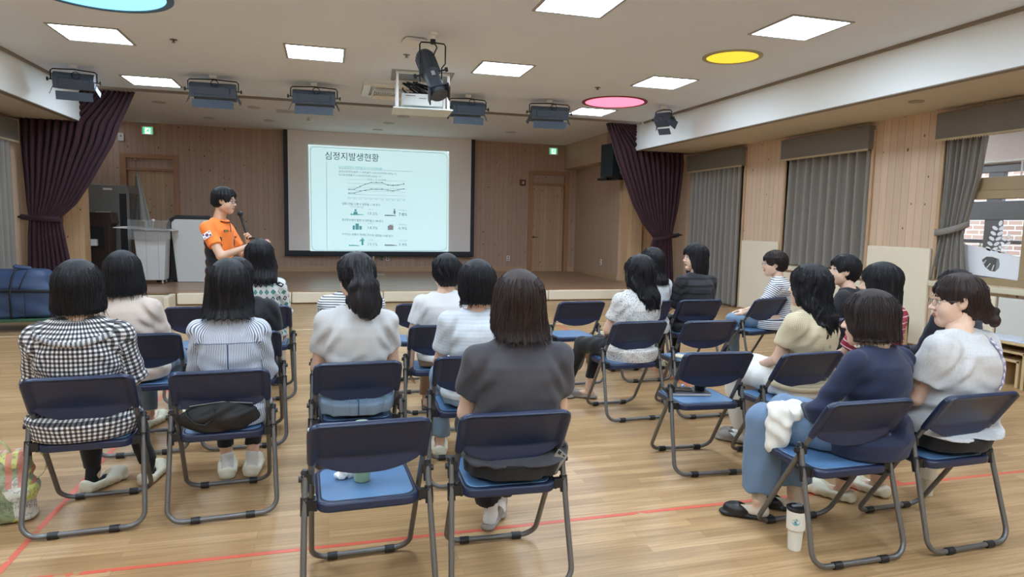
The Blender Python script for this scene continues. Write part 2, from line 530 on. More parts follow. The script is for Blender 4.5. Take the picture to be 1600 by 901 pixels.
# cream wall pads between windows, and ledge / low pads under windows
def wallpad(y0, y1, z0, z1, label, mat=None, t=.05):
    o = MB().bx(XR - t, XR, y0, y1, z0, z1).build('wall_pad', mat or M_PAD, bevel=.018, seg=3)
    return tag(o, label, 'wall pad', 'cream wall pads on the window side')
wallpad(9.99, 11.05, .02, 1.31, 'tall cream wall pad on the pier behind the lady in the striped top and glasses')
wallpad(6.92, 7.98, .02, 1.33, 'tall cream wall pad on the pier behind the lady in the red striped top')
wallpad(8.06, 8.96, .02, .80, 'low cream wall pad below the middle window, left one')
wallpad(8.98, 9.92, .02, .80, 'low cream wall pad below the middle window, far one behind the lady in black')
wallpad(5.98, 6.84, .02, .80, 'low cream wall pad under the open window, beside the tall pad')
M_PAD2 = plain('pale_grey_pad', (216, 216, 206), .5, var=.02)
wallpad(5.02, 5.95, .02, .80, 'pale grey low wall pad under the open window', M_PAD2)
struct('trim_5', MB().bx(XR - .09, XR + .2, 8.02, 9.95, .84, .91).bx(XR - .09, XR + .2, 4.98, 6.88, .84, .91), plain('cream_ledge', (214, 206, 178), .45), bevel=.01)
# third window: tan frame, glass, film with leaf cut-outs
w3 = bpy.data.objects['window_3']
fr = MB()
X0, X1 = XR + .06, XR + .15
fr.bx(X0, X1, 4.98, 6.85, .91, 1.0).bx(X0, X1, 6.66, 6.85, 1.0, 3.0).bx(X0, X1, 5.66, 5.82, 1.0, 2.0)
fr.bx(X0, X1, 4.98, 5.1, 1.0, 3.0).bx(X0 - .02, X1, 4.98, 6.85, 1.96, 2.06).bx(X0, X1, 4.98, 6.85, 2.10, 2.22).bx(X0, X1, 4.98, 6.85, 2.06, 2.10)
fr.build('window_frame', M_FRAMETAN, w3, bevel=.006)
tg = NT('window_glass'); tg.set((1, 1, 1), 0.02, Transmission_Weight=1.0, IOR=1.03)
M_GLASS = tg.m
MB().bx(X0 + .04, X0 + .045, 5.82, 6.66, 1.0, 1.96).build('glass_pane', M_GLASS, w3)
MB().bx(X0 + .04, X0 + .045, 5.1, 5.66, 1.0, 1.96).build('glass_pane', M_GLASS, w3)
MB().bx(X0 + .04, X0 + .045, 5.1, 6.66, 2.22, 3.0).build('glass_pane', M_GLASS, w3)
# frosted film (in wall coordinates u = -y, v = z) with a big leaf hole, and leaf sprigs above it
M_FILM = plain('white_window_film', (236, 238, 240), .5, var=.01, Emission_Color=(1, 1, 1, 1), Emission_Strength=.0)
def fp(px, py):  # photo px (in the pane) to wall plane y, z
    return 6.62 - (px - 1508) * (6.62 - 5.83) / (1592 - 1508), 1.0 + (441 - py) * (1.95 - 1.0) / (441 - 313)
bm = bmesh.new()
out = [fp(1508, 436), fp(1590, 441), fp(1593, 405), fp(1570, 398), fp(1545, 392), fp(1514, 387)]
hole = [fp(x, y) for x, y in ((1541, 412), (1547, 406), (1555, 406), (1564, 409), (1566, 418), (1565, 424), (1560, 430), (1553, 429), (1546, 423))]
def ring(pts):
    v = [bm.verts.new((X0 + .036, a, b)) for a, b in pts]
    return [bm.edges.new((v[i], v[(i + 1) % len(v)])) for i in range(len(v))]
e = ring(out) + ring(hole)
bmesh.ops.triangle_fill(bm, edges=e, use_beauty=True)
me = bpy.data.meshes.new('film'); bm.to_mesh(me); bm.free(); me.materials.append(M_FILM)
fo = bpy.data.objects.new('window_film', me); link(fo, w3); md = fo.modifiers.new('s', 'SOLIDIFY'); md.thickness = .002
mb = MB()
def leaf(px, py, L, wdt, ang):
    a = math.radians(ang)
    y, z = fp(px, py); k = (6.62 - 5.83) / 84
    pts = []
    for i in range(12):
        t = 2 * PI * i / 12
        u = L / 2 * math.cos(t) + L / 2; v = wdt / 2 * math.sin(t)
        uu = u * math.cos(a) - v * math.sin(a); vv = u * math.sin(a) + v * math.cos(a)
        pts.append((y - uu * k, z + vv * k * .8))
    mb.prism(pts, X0 + .034, X0 + .037, axis=0)
for (bx_, by_, n_, L) in ((1553, 396, 5, 9), (1567, 399, 4, 7)):
    for i in range(n_):
        x, y = bx_ + i * 1.6, by_ - i * 8.5 * L / 9
        leaf(x + 1, y, L, 5 * L / 9, 40); leaf(x - 1, y, L, 5 * L / 9, 140)
    leaf(bx_ + n_ * 1.6, by_ - n_ * 8.5 * L / 9 + 2, L, 5 * L / 9, 80)
mb.build('leaf_decal', M_FILM, w3)
mb = MB()
for (a, b, c, d) in ((1543, 419, 1547, 412), (1549, 424, 1553, 417), (1556, 428, 1558, 419)):
    p, q = fp(a, b), fp(c, d)
    mb.tube([(X0 + .035, *p), (X0 + .035, *q)], .006, 6)
mb.build('leaf_vein_decal', M_FILM, w3)
# corridor beyond the window
CX = 10.2
struct('corridor_floor', MB().bx(XR + .22, 13, 1.5, 11.5, -.1, 0), plain('corridor_floor_tile', (150, 146, 140), .4))
struct('corridor_ceiling', MB().bx(XR + .22, CX + .2, 1.5, 11.5, 3.3, 3.36), plain('corridor_ceiling', (214, 206, 200), .8))
struct('corridor_end_wall', MB().bx(XR + .22, CX + .2, 11.4, 11.5, 0, 3.3).bx(XR + .22, CX + .2, 1.4, 1.5, 0, 3.3), plain('corridor_paint', (206, 198, 190), .8))
M_GREYFR = plain('corridor_grey_frame', (124, 128, 132), .45)
mb = MB()
mb.bx(CX, CX + .12, 1.5, 11.5, 2.62, 3.3)
struct('corridor_wall', mb, plain('corridor_upper_wall', (206, 196, 190), .8))
mb = MB()
for y in np.arange(1.5, 11.6, .95): mb.bx(CX + .01, CX + .09, y - .13, y + .13, 0.003, 2.617)
mb.bx(CX, CX + .1, 1.5, 11.5, 2.5, 2.62).bx(CX, CX + .1, 1.5, 11.5, 1.75, 2.05).bx(CX, CX + .1, 1.5, 11.5, 0, .9)
mb.bx(CX + .02, CX + .08, 1.5, 11.5, 1.38, 1.44)
struct('window_5', mb, M_GREYFR, bevel=.01)
t = NT('brick_beyond')
g = t.n('ShaderNodeNewGeometry').outputs['Position']; s_ = t.sep(g)
br = t.n('ShaderNodeTexBrick'); t.put(br.inputs['Vector'], t.comb(s_[1], s_[2], 0.0))
br.inputs['Scale'].default_value = 1.0; br.inputs['Brick Width'].default_value = .30; br.inputs['Row Height'].default_value = .10; br.inputs['Mortar Size'].default_value = .012
t.put(br.inputs['Color1'], lin((192, 160, 140))); t.put(br.inputs['Color2'], lin((172, 138, 118))); t.put(br.inputs['Mortar'], lin((226, 220, 214)))
t.set(br.outputs['Color'], .8)
struct('exterior_brick_wall', MB().bx(13.2, 13.4, -2, 16, 0, 6), t.m)
struct('exterior_ground', MB().bx(CX + .1, 13.4, -2, 16, -.1, 0.01), plain('outdoor_paving', (150, 146, 136), .8))
M_LEAF = plain('outdoor_leaf', (84, 116, 78), .5, var=.35, scale=30)
random.seed(5)
for k, (yy, h, lab) in enumerate(((9.6, 1.5, 'spiky leaved plant seen through the open window, left of the leaf decals'), (7.9, 1.7, 'bushy green shrub seen through the open window, right of the leaf decals'))):
    mb = MB()
    for i in range(70):
        a = random.uniform(0, 2 * PI); r = random.uniform(.15, .5); z = random.uniform(.3, 1) * h
        bx0 = Vector((11.6, yy, z * .55)); tip = Vector((11.6 + r * math.cos(a), yy + r * math.sin(a), z))
        s2 = Vector((-math.sin(a), math.cos(a), 0)) * .025
        mid = (bx0 + tip) / 2 + Vector((0, 0, .08))
        mb.add([bx0, mid + s2, tip, mid - s2], [(0, 1, 2, 3)])
    e_ = empty('shrub', (0, 0, 0), 0, lab, 'plant')
    mb.build('foliage', M_LEAF, e_)
    MB().tube([(11.6, yy, 0), (11.62, yy, h * .6)], .025).build('stem', plain('stem_brown', (92, 74, 54), .8), e_)
# corridor light seen through the window
cl = empty('corridor_ceiling_light', (0, 0, 0), 0, 'square white corridor ceiling light seen through the open window at right', 'ceiling light')
MB().bx(8.7, 9.3, 8.2, 8.8, 3.285, 3.30).build('light_frame', M_WHITEPLASTIC, cl)
MB().bx(8.73, 9.27, 8.23, 8.77, 3.27, 3.286).build('diffuser', emit('corridor_panel_glow', (240, 246, 255), 22.0), cl)
for k_, yy in enumerate((3.2, 5.6, 10.6)):  # extra lamps added to brighten the corridor behind the glass
    c2_ = empty('corridor_ceiling_light', (0, 0, 0), 0, ('added fill light in the corridor, farther back beyond the window', 'added fill light in the corridor beyond the glass, behind the window mullion', 'added fill light at the far corridor end behind the pine pier')[k_], 'ceiling light')
    MB().bx(8.7, 9.3, yy, yy + .6, 3.285, 3.30).build('light_frame', M_WHITEPLASTIC, c2_)
    MB().bx(8.73, 9.27, yy + .03, yy + .57, 3.27, 3.286).build('diffuser', bpy.data.materials['corridor_panel_glow'], c2_)
struct('corridor_rail', MB().tube([(CX - .06, 1.6, 2.66), (CX - .06, 11.4, 2.66)], .02).tube([(CX - .06, 7.7, 2.66), (CX - .06, 7.7, 2.3)], .015), M_WHITEPLASTIC)
# ------------------------------------------------------------------ ceiling lights
M_LIGHTFR = plain('light_trim', (170, 168, 166), .5)
M_PANEL = emit('light_panel_glow', PANEL_TINT, PANEL_EMIT)
def panel(x, y, label, group=None):
    e = empty('ceiling_light', (x, y, ZC), 0, label, 'ceiling light', group)
    f = MB()
    for a, b, c, d in ((-.37, .37, -.37, -.34), (-.37, .37, .34, .37), (-.37, -.34, -.34, .34), (.34, .37, -.34, .34)):
        f.bx(a, b, c, d, -.012, .0)
    f.build('light_frame', M_LIGHTFR, e)
    MB().bx(-.34, .34, -.34, .34, -.006, -.001).build('diffuser', M_PANEL, e)
    return e
LX = (-2.63, -.12, 2.35, 4.82); LY = (11.85, 9.07, 6.15)
lab = {(0, 0): 'square ceiling light just above the maroon stage curtain at left', (1, 0): 'square ceiling light hidden behind the stage floodlight left of the air conditioner',
       (2, 0): 'square ceiling light half hidden between the projector tray and a floodlight', (3, 0): 'small far square ceiling light beyond the pink disc',
       (0, 1): 'square ceiling light in front of the light blue disc at upper left', (1, 1): 'square ceiling light between the upper left one and the projector lift',
       (2, 1): 'square ceiling light right of the black follow spot', (3, 1): 'square ceiling light between the pink disc and the yellow disc',
       (2, 2): 'big square ceiling light cut by the top edge of the picture', (3, 2): 'big square ceiling light left of the yellow disc, near the right soffit'}
lab[(3, 2)] = 'big square ceiling light nearest the white soffit, above the yellow disc'
for j, y in enumerate(LY):
    for i, x in enumerate(LX):
        if (i, j) in ((1, 0), (2, 0)): continue
        L_ = lab.get((i, j), 'square ceiling light above the top edge, %s blue disc' % ('in front of the' if i == 0 else 'to the right of the'))
        panel(x, y, L_, 'square ceiling lights')
for y, w_ in ((3.3, 'over the front audience rows'), (.4, 'just behind the camera'), (-2.0, 'at the rear wall')):
    for x, v_ in zip(LX, ('leftmost', 'second from the left', 'third from the left', 'rightmost')):
        panel(x, y, 'square ceiling light %s, %s of four' % (w_, v_), 'ceiling lights above the audience')
def disc(x, y, r, rgb, rim, label, s, k=.9):
    e = empty('ceiling_disc_light', (x, y, ZC), 0, label, 'ceiling light')
    MB().lathe([(r, 0), (r, -.012), (r * k, -.014), (r * k, 0)], n=64).build('rim', plain('disc_rim_' + label[:4], rim, .5), e, smooth=40)
    MB().lathe([(0.001, -.006), (r * k, -.006), (r * k, -.001), (0.001, -.001)], n=64).build('diffuser', emit('disc_glow_' + label.split()[0], rgb, s), e)
disc(4.80, 10.78, .56, (255, 128, 158), (150, 70, 88), 'pink round ceiling disc light near the stage end', 1.35)
disc(4.87, 7.43, .36, (244, 216, 60), (176, 166, 120), 'yellow round ceiling disc light beside the soffit', .78, .86)
disc(-2.08, 7.32, .66, (140, 214, 244), (84, 120, 146), 'light blue round ceiling disc light cut by the top left edge', 1.15)
# downlights, detectors, vents on ceilings
def round_fix(name, x, y, z, r, label, cat, mat, group=None, h=.012):
    o = MB().lathe([(0.001, -h), (r * .72, -h), (r * .78, -h * .4), (r * .9, -h), (r, 0), (0.001, 0)], n=28).build(name, mat, smooth=35)
    o.location = (x, y, z)
    return tag(o, label, cat, group)
M_DL = plain('downlight_white', (196, 190, 184), .6)
for x, y, w in ((-3.05, 14.2, 'beside the left maroon curtain'), (-2.45, 16.0, 'above the left stage door'), (-1.35, 14.1, 'left of the wide hanging floodlight'), (-1.2, 15.9, 'above the left end of the projection screen'),
                (1.55, 14.1, 'nearest to the projector tray'), (1.35, 15.2, 'the middle one beyond the projector tray'), (1.2, 16.4, 'farthest one beyond the projector tray'),
                (4.25, 15.5, 'right of the projection screen'), (4.9, 13.7, 'nearest to the right maroon curtain')):
    round_fix('downlight', x, y, ZSC, .13, 'unlit round downlight in the stage ceiling, ' + w, 'downlight', M_DL, 'stage downlights')
round_fix('downlight', 6.9, 6.6, ZS, .09, 'round cover in the soffit underside between the two middle valances', 'downlight', plain('soffit_cover', (168, 156, 138), .6))
round_fix('smoke_detector', -.32, 15.2, ZSC, .07, 'small round smoke detector on the stage ceiling', 'smoke detector', M_WHITEPLASTIC, h=.06)
M_CHROME = plain('sprinkler_metal', (130, 126, 120), .3, .8)
for x, y, z, w in ((-1.75, 9.0, ZC, 'above the wide floodlight at upper left'), (4.05, 9.75, ZC, 'left of the pink disc'), (1.0, 8.75, ZC, 'left of the follow spot'), (6.95, 4.55, ZS, 'under the right soffit')):
    o = MB().lathe([(.045, 0), (.045, -.006), (.014, -.008), (.014, -.03), (.022, -.032), (.022, -.036), (.001, -.037)], n=16).build('sprinkler', M_CHROME, smooth=35)
    o.location = (x, y, z); tag(o, 'small ceiling sprinkler head ' + w, 'sprinkler')
o = MB().bx(-.95, -.35, 14.2, 14.6, ZSC - .006, ZSC).build('access_hatch', plain('hatch_white', (200, 194, 188), .7), bevel=.003)
tag(o, 'square access hatch in the stage ceiling near the smoke detector', 'hatch')
# access point
ap = empty('wireless_access_point', (1.0, 8.0, ZC), .2, 'white wireless access point on the ceiling behind the follow spot', 'access point')
MB().prism(rrect(-.13, .13, -.13, .13, .04), -.05, -.012).build('housing', M_WHITEPLASTIC, ap, bevel=.01)
MB().prism(rrect(-.06, .06, -.06, .06, .01), -.012, 0).build('mount', M_GREYMETAL, ap)
# cassette air conditioner with open louvres
ac = empty('air_conditioner', (1.05, 11.15, ZC), 0, 'white ceiling cassette air conditioner with louvres open', 'air conditioner')
f = MB()
for a, b, c, d in ((-.48, .48, -.48, -.36), (-.48, .48, .36, .48), (-.48, -.36, -.36, .36), (.36, .48, -.36, .36)):
    f.bx(a, b, c, d, -.045, 0)
f.build('panel_frame', M_WHITEPLASTIC, ac, bevel=.008)
g = MB().bx(-.27, .27, -.27, .27, -.03, -.01)
g.build('grille_back', plain('ac_grille_dark', (120, 118, 114), .6), ac)
g = MB()
for i in range(17): g.bx(-.26 + i * .0325 - .008, -.26 + i * .0325 + .008, -.26, .26, -.045, -.03)
g.build('grille', M_WHITEPLASTIC, ac)
for k, (cx, cy, sx, sy, r) in enumerate(((0, -.315, .60, .075, (.9, 0, 0)), (0, .315, .60, .075, (-.9, 0, 0)), (-.315, 0, .075, .60, (0, -.9, 0)), (.315, 0, .075, .60, (0, .9, 0)))):
    MB().box((cx, cy, -.075), (sx, sy, .008), rot=r).build('louvre', M_WHITEPLASTIC, ac, bevel=.003)
# projector lift
pl = empty('projector_lift', (1.36, 9.95, ZC), math.radians(-4), 'white ceiling projector lift cage with a projector inside', 'projector lift')
f = MB()
for x in (-.36, .36):
    for y in (-.30, .30): f.bx(x - .018, x + .018, y - .018, y + .018, -.50, 0)
f.bx(-.38, .38, -.318, -.282, -.04, 0).bx(-.38, .38, .282, .318, -.04, 0)
f.build('cage_frame', M_WHITEPLASTIC, pl, bevel=.003)
MB().bx(-.44, .44, -.36, .36, -.012, 0).build('top_plate', plain('lift_plate_grey', (150, 150, 148), .5), pl)  # flat grey plate against the ceiling
MB().box((0, -.02, -.515), (.84, .72, .02), rot=(0.02, 0, 0)).build('tray', plain('lift_tray', (222, 228, 222), .5), pl, bevel=.004)
p = MB().prism(rrect(-.29, .29, -.22, .24, .04), -.46, -.29)
p.build('projector_body', plain('projector_white', (214, 214, 208), .4), pl, bevel=.012)
MB().lathe([(.05, 0), (.05, .03), (.04, .035), (.001, .03)], (.12, .24, -.37), rot=(-PI / 2, 0, 0)).build('projector_lens', plain('lens_glass', (30, 36, 50), .1), pl, smooth=40)
mb = MB().bx(-.05, .05, -.223, -.219, -.36, -.352)
mb.bx(-.24, -.1, -.224, -.219, -.33, -.32)
mb.build('projector_vent', plain('vent_dark', (90, 90, 88), .6), pl)
random.seed(3)
mb = MB()
for i in range(9):
    a = random.uniform(-.18, .05); b = random.uniform(-.2, 0)
    pts = [(a + .1 * math.cos(t * 1.3 + i) , b + .08 * math.sin(t * 1.1 + i * 2), -.20 + .07 * math.sin(t * .9 + i)) for t in np.linspace(0, 6, 22)]
    mb.tube(pts, .011, 6)
mb.build('cable_bundle', M_BLACKPL, pl, smooth=60)
# follow spot
fs = empty('follow_spot', (1.17, 7.66, ZC), 0, 'long black ribbed spotlight hanging on a yoke from the ceiling', 'spotlight')
MB().lathe([(.055, 0), (.055, -.022), (.035, -.026), (.035, -.07), (.001, -.07)], n=20).build('ceiling_plate', M_WHITEPLASTIC, fs, smooth=35)
yk = [(-.145, -.02, -.55), (-.15, -.02, -.40), (-.15, -.02, -.14), (-.135, -.02, -.115), (0, -.02, -.11), (.125, -.02, -.115), (.14, -.02, -.14), (.14, -.02, -.33), (.10, -.02, -.38), (.10, -.02, -.60)]
MB().tube(yk, .0085, 8).lathe([(.03, -.12), (.03, -.07)], (0, 0, 0), n=12).build('yoke', M_BLACKMETAL, fs, smooth=50)
bod = empty('spot_body', (-.025, .02, -.42)); bod.parent = fs
bod.rotation_euler = (math.radians(-30), math.radians(-16), 0)
M_SPOT = plain('spot_grey_black', (66, 72, 80), .45, .2, var=.08)
prof = [(.001, .26), (.085, .26), (.10, .235), (.105, .20), (.105, -.02), (.085, -.04), (.082, -.28), (.10, -.29), (.10, -.345), (.085, -.35), (.001, -.33)]
MB().lathe(prof[::-1], n=32).build('barrel', M_SPOT, bod, smooth=35)
mb = MB()
for i in range(20):
    a = 2 * PI * i / 20
    mb.box((.108 * math.cos(a), .108 * math.sin(a), .09), (.014, .006, .24), rot=(0, 0, a))
mb.build('cooling_fin', M_SPOT, bod)
MB().bx(-.115, .115, -.115, .115, -.30, -.285).bx(-.12, -.105, -.115, .115, -.36, -.29).bx(.105, .12, -.115, .115, -.36, -.29).build('colour_frame_holder', M_SPOT, bod, bevel=.003)
mb = MB()
for s in (-1, 1): mb.tube([(s * .10, 0, -.02), (s * .17, 0, -.02)], .010, 8).lathe([(.026, -.014), (.026, .014)], (s * .185, 0, -.02), n=10, rot=(0, PI / 2, 0))
mb.build('tilt_knob', M_BLACKPL, bod, smooth=40)
MB().bx(-.02, .02, -.105, -.10, -.14, -.08).build('rating_label', plain('label_grey', (150, 152, 150), .5), bod)
MB().tube([(.02, .0, -.11), (.05, .02, -.15), (.02, .05, -.22), (-.02, .05, -.24)], .008, 8).build('power_cord', M_BLACKPL, fs, smooth=60)
# stage floodlights with barn doors
def flood(x, y, w, rz, label, tilt=0.35, group='stage floodlights along the ceiling'):
    e = empty('stage_floodlight', (x, y, ZC), rz, label, 'stage light', group)
    h = w / 2
    MB().bx(-.045, .045, -.03, .03, -.05, 0).bx(-.06, .06, -.035, .035, -.008, 0).build('ceiling_bracket', M_WHITEPLASTIC, e, bevel=.003)
    MB().tube([(-h - .03, 0, -.22), (-h - .03, 0, -.10), (-h - .005, 0, -.075), (0, 0, -.06), (h + .005, 0, -.075), (h + .03, 0, -.10), (h + .03, 0, -.22)], .009, 8).build('yoke', M_BLACKMETAL, e, smooth=50)
    b = empty('lamp_body', (0, 0, -.22)); b.parent = e; b.rotation_euler = (tilt, 0, 0)
    M_FL = plain('flood_blue_black', (74, 88, 106), .5, .1, var=.1)
    poly = [(-.11, -.085), (-.10, .06), (-.06, .10), (.05, .10), (.10, .06), (.11, -.085)]
    MB().prism(poly, -h, h, axis=0).build('housing', M_FL, b, bevel=.006)
    MB().bx(-h * .75, h * .75, -.13, -.09, -.04, .07).build('rear_panel', M_FL, b, bevel=.006)
    MB().bx(-h + .015, h - .015, -.09, .09, -.092, -.086).build('lens_opening', plain('flood_reflector', (60, 64, 70), .25, .7), b)
    MB().box((0, -.135, -.175), (w * .90, .008, .12), rot=(-.25, 0, 0)).build('barn_door', M_FL, b)
    MB().box((0, .13, -.13), (w * .94, .008, .12), rot=(.5, 0, 0)).build('barn_door', M_FL, b)
    MB().box((-h - .03, 0, -.13), (.008, .17, .12), rot=(0, .45, 0)).build('barn_door', M_FL, b)
    MB().box((h + .03, 0, -.13), (.008, .17, .12), rot=(0, -.45, 0)).build('barn_door', M_FL, b)
    mb = MB()
    for s in (-1, 1): mb.tube([(s * h, 0, 0), (s * (h + .06), 0, 0)], .008, 8).lathe([(.028, -.01), (.028, .01)], (s * (h + .07), 0, 0), n=8, rot=(0, PI / 2, 0))
    mb.build('tilt_knob', M_BLACKPL, b, smooth=40)
    MB().tube([(.04 + .05 * math.cos(t), -.10 - .02 * math.sin(t * .5), .12 + .05 * math.sin(t)) for t in np.linspace(0, 6, 16)], .006, 6).build('power_cord', M_BLACKPL, b, smooth=60)
    return e
flood(-3.45, 11.02, .50, .18, 'dark stage floodlight by the left soffit, leftmost of the row', .5)
flood(-1.62, 11.02, .64, 0, 'wide dark stage floodlight left of the air conditioner, below the second square light')
bpy.context.view_layer.update()
flood(-.17, 11.04, .64, -.05, 'dark stage floodlight with open side barn door, next to the air conditioner')
flood(2.29, 11.1, .56, 0, 'dark stage floodlight directly right of the projector tray')
flood(3.70, 11.02, .64, -.1, 'dark stage floodlight left of the pink disc')
# small angled one at right
e = flood(5.78, 10.85, .26, -1.0, 'small dark spotlight tilted steeply beside the right soffit, below the pink disc', .9)

# ------------------------------------------------------------------ curtains
def cloth_mat(name, rgb, var=.2, rough=.9, weave=420, sheen=0.0):
    t = NT(name)
    c = t.coord()
    n = t.noise(c, weave, 2)
    L = lin(rgb)
    t.set(t.mix(n, tuple(v * (1 - var) for v in L), tuple(min(1, v * (1 + var)) for v in L)), rough)
    t.bump(n, .25, .001)
    if sheen: t.put(t.b.inputs['Sheen Weight'], sheen)
    return t.m
M_MAROON = cloth_mat('maroon_velvet', (58, 30, 38), .15, .88, 300, .08)
M_GREYCURT = cloth_mat('grey_brown_curtain', (140, 134, 126), .3, .9, 160)
M_VALANCE = cloth_mat('grey_valance', (124, 120, 114), .22, .9, 200)
def drape(name, mat, edges, y, pleats, amp, z_order, parent, seed=0, thick=.012, ripple=.3):
    """edges: list of (z, x_left, x_right, pleat amplitude factor, y offset) from top to bottom"""
    rng = random.Random(seed)
    ph = [rng.uniform(-.5, .5) for _ in range(pleats * 2 + 4)]
    NZ = 60; NX = pleats * 10
    zs = [e[0] for e in edges][::-1]
    def at(z, k): return float(np.interp(z, zs, [e[k] for e in edges][::-1]))
    vs = []; fs = []
    z1, z0 = edges[0][0], edges[-1][0]
    for i in range(NZ + 1):
        z = z1 + (z0 - z1) * i / NZ
        l, r, a, dy = at(z, 1), at(z, 2), at(z, 3), at(z, 4)
        for j in range(NX + 1):
            u = j / NX
            k = u * pleats
            w = math.sin(2 * PI * k + ph[int(k) % len(ph)] * ripple * 3) * (1 + .35 * ph[(int(k) + 3) % len(ph)])
            vs.append((l + (r - l) * u + .012 * math.cos(2 * PI * k) , y + dy + amp * a * w, z))
    for i in range(NZ):
        for j in range(NX):
            p = i * (NX + 1) + j
            fs.append((p, p + 1, p + NX + 2, p + NX + 1))
    return MB().add(vs, fs).build(name, mat, parent, smooth=180, solid=thick)
# left maroon stage curtain
mc = empty('stage_curtain', (-4.6, 13.0, 0), 0, 'maroon stage curtain tied back at the left side of the stage', 'curtain')
def absz(o, e):
    o.location = (-e.location.x, -e.location.y, -e.location.z); return o
o = drape('upper_drape', M_MAROON, [(3.66, -4.12, -3.17, 1, .04), (3.10, -4.9, -3.40, 1, 0), (2.76, -4.90, -3.52, 1, 0), (2.46, -4.89, -3.69, .9, 0), (2.04, -4.87, -3.92, .75, 0), (1.71, -4.86, -4.13, .6, 0), (1.48, -4.84, -4.37, .4, 0)], 13.0, 13, .07, 0, mc, 1)
o2 = drape('lower_drape', M_MAROON, [(1.48, -4.84, -4.37, .4, 0), (1.2, -4.87, -4.33, .6, 0), (.6, -4.90, -4.24, .8, 0), (.02, -4.95, -4.15, 1, 0)], 13.0, 9, .06, 0, mc, 2)
absz(o, mc); absz(o2, mc)
def tieback(xa, xb, za, zb, y, hx, hz, e):
    pts = [(xa, y - .06, za), ((xa * 2 + xb) / 3, y - .13, (za * 2 + zb) / 3), ((xa + 2 * xb) / 3, y - .13, (za + 2 * zb) / 3), (xb, y - .06, zb), (hx, y, hz)]
    mb = MB()
    vs = []; fs = []
    for p in pts: vs += [(p[0], p[1], p[2] - .045), (p[0], p[1], p[2] + .045)]
    for i in range(len(pts) - 1): fs.append((2 * i, 2 * i + 2, 2 * i + 3, 2 * i + 1))
    b = MB().add(vs, fs).build('tieback', M_MAROON, e, smooth=60, solid=.01)
    absz(b, e)
    k = MB().tube([(hx, y, hz), (hx + (hx - xb) * .4, y + .02, hz)], .016, 8).ball((hx, y - .01, hz), .03, 10).build('tieback_hook', M_BLACKMETAL, e, smooth=50)
    absz(k, e)
tieback(-4.35, -4.84, 1.46, 1.48, 13.0, -4.95, 1.49, mc)
# right maroon stage curtain
mc = empty('stage_curtain', (7.0, 13.0, 0), 0, 'maroon stage curtain tied back at the right side of the stage', 'curtain')
o = drape('upper_drape', M_MAROON, [(3.66, 5.65, 6.42, 1, .04), (3.14, 5.80, 7.42, 1, 0), (2.9, 5.89, 7.45, 1, 0), (2.49, 6.07, 7.42, .9, 0), (1.96, 6.31, 7.36, .75, 0), (1.60, 6.53, 7.29, .6, 0), (1.30, 6.80, 7.23, .4, 0)], 13.0, 13, .07, 0, mc, 3)
o2 = drape('lower_drape', M_MAROON, [(1.30, 6.80, 7.23, .4, 0), (1.0, 6.72, 7.26, .6, 0), (.5, 6.66, 7.30, .8, 0), (.02, 6.62, 7.34, 1, 0)], 13.0, 9, .06, 0, mc, 4)
absz(o, mc); absz(o2, mc)
tieback(6.80, 7.22, 1.25, 1.33, 13.0, 7.42, 1.36, mc)
# grey window curtains (on the right wall: run along y)
def side_curtain(name, y0, y1, z0, z1, x, pleats, label, gather=None, amp=.05, side=1, seed=5):
    e = empty(name, (x, (y0 + y1) / 2, z0), 0, label, 'curtain', 'grey window curtains')
    if gather is None:
        prof = [(z1, y0, y1, 1, 0), (z0, y0 - .02, y1 + .02, 1.1, 0)]
    else: prof = gather
    o = drape('drape', M_GREYCURT, prof, 0, pleats, amp, 0, e, seed)
    # turn the x/y of the drape onto the wall
    for v in o.data.vertices:
        a, b, c = v.co
        v.co = (x - side * b - e.location.x, a - e.location.y, c - e.location.z)
    return e
side_curtain('window_curtain', 11.16, 12.98, .02, 2.78, XR - .02, 11, 'grey floor-length curtain over the far window, next to the maroon stage curtain', seed=6, amp=.085)
side_curtain('window_curtain', 8.06, 9.93, .93, 2.78, XR + .03, 10, 'grey curtain covering the middle window, above the cream ledge', seed=7, amp=.085)
e = side_curtain('window_curtain', 6.2, 6.85, .95, 2.78, XR + .0, 6, 'grey curtain gathered with a tie at the far side of the open window',
             gather=[(2.78, 6.28, 6.80, 1, 0), (2.2, 6.34, 6.80, .9, 0), (1.62, 6.48, 6.82, .5, 0), (1.5, 6.50, 6.84, .5, 0), (1.2, 6.46, 6.9, .8, 0), (.93, 6.40, 6.95, 1, 0)], amp=.06, seed=8)
mb = MB(); pts = []
for i in range(17):
    a = 2 * PI * i / 16
    pts.append((XR - .0 - .10 * math.cos(a) - .02, 6.66 + .22 * math.sin(a), 1.60 - .05 * math.sin(a) - .04 * math.cos(a)))
vs = []; fs = []
for p in pts: vs += [(p[0], p[1], p[2] - .04), (p[0], p[1], p[2] + .04)]
for i in range(16): fs.append((2 * i, 2 * i + 2, 2 * i + 3, 2 * i + 1))
o = MB().add(vs, fs).build('curtain_tie', M_GREYCURT, e, smooth=60, solid=.012); o.location = tuple(-v for v in e.location)
side_curtain('window_curtain', 8.6, 12.72, .02, 2.72, XL + .04, 20, 'brown-grey floor-length curtain on the left wall behind the blue bag', side=-1, seed=9, amp=.07)
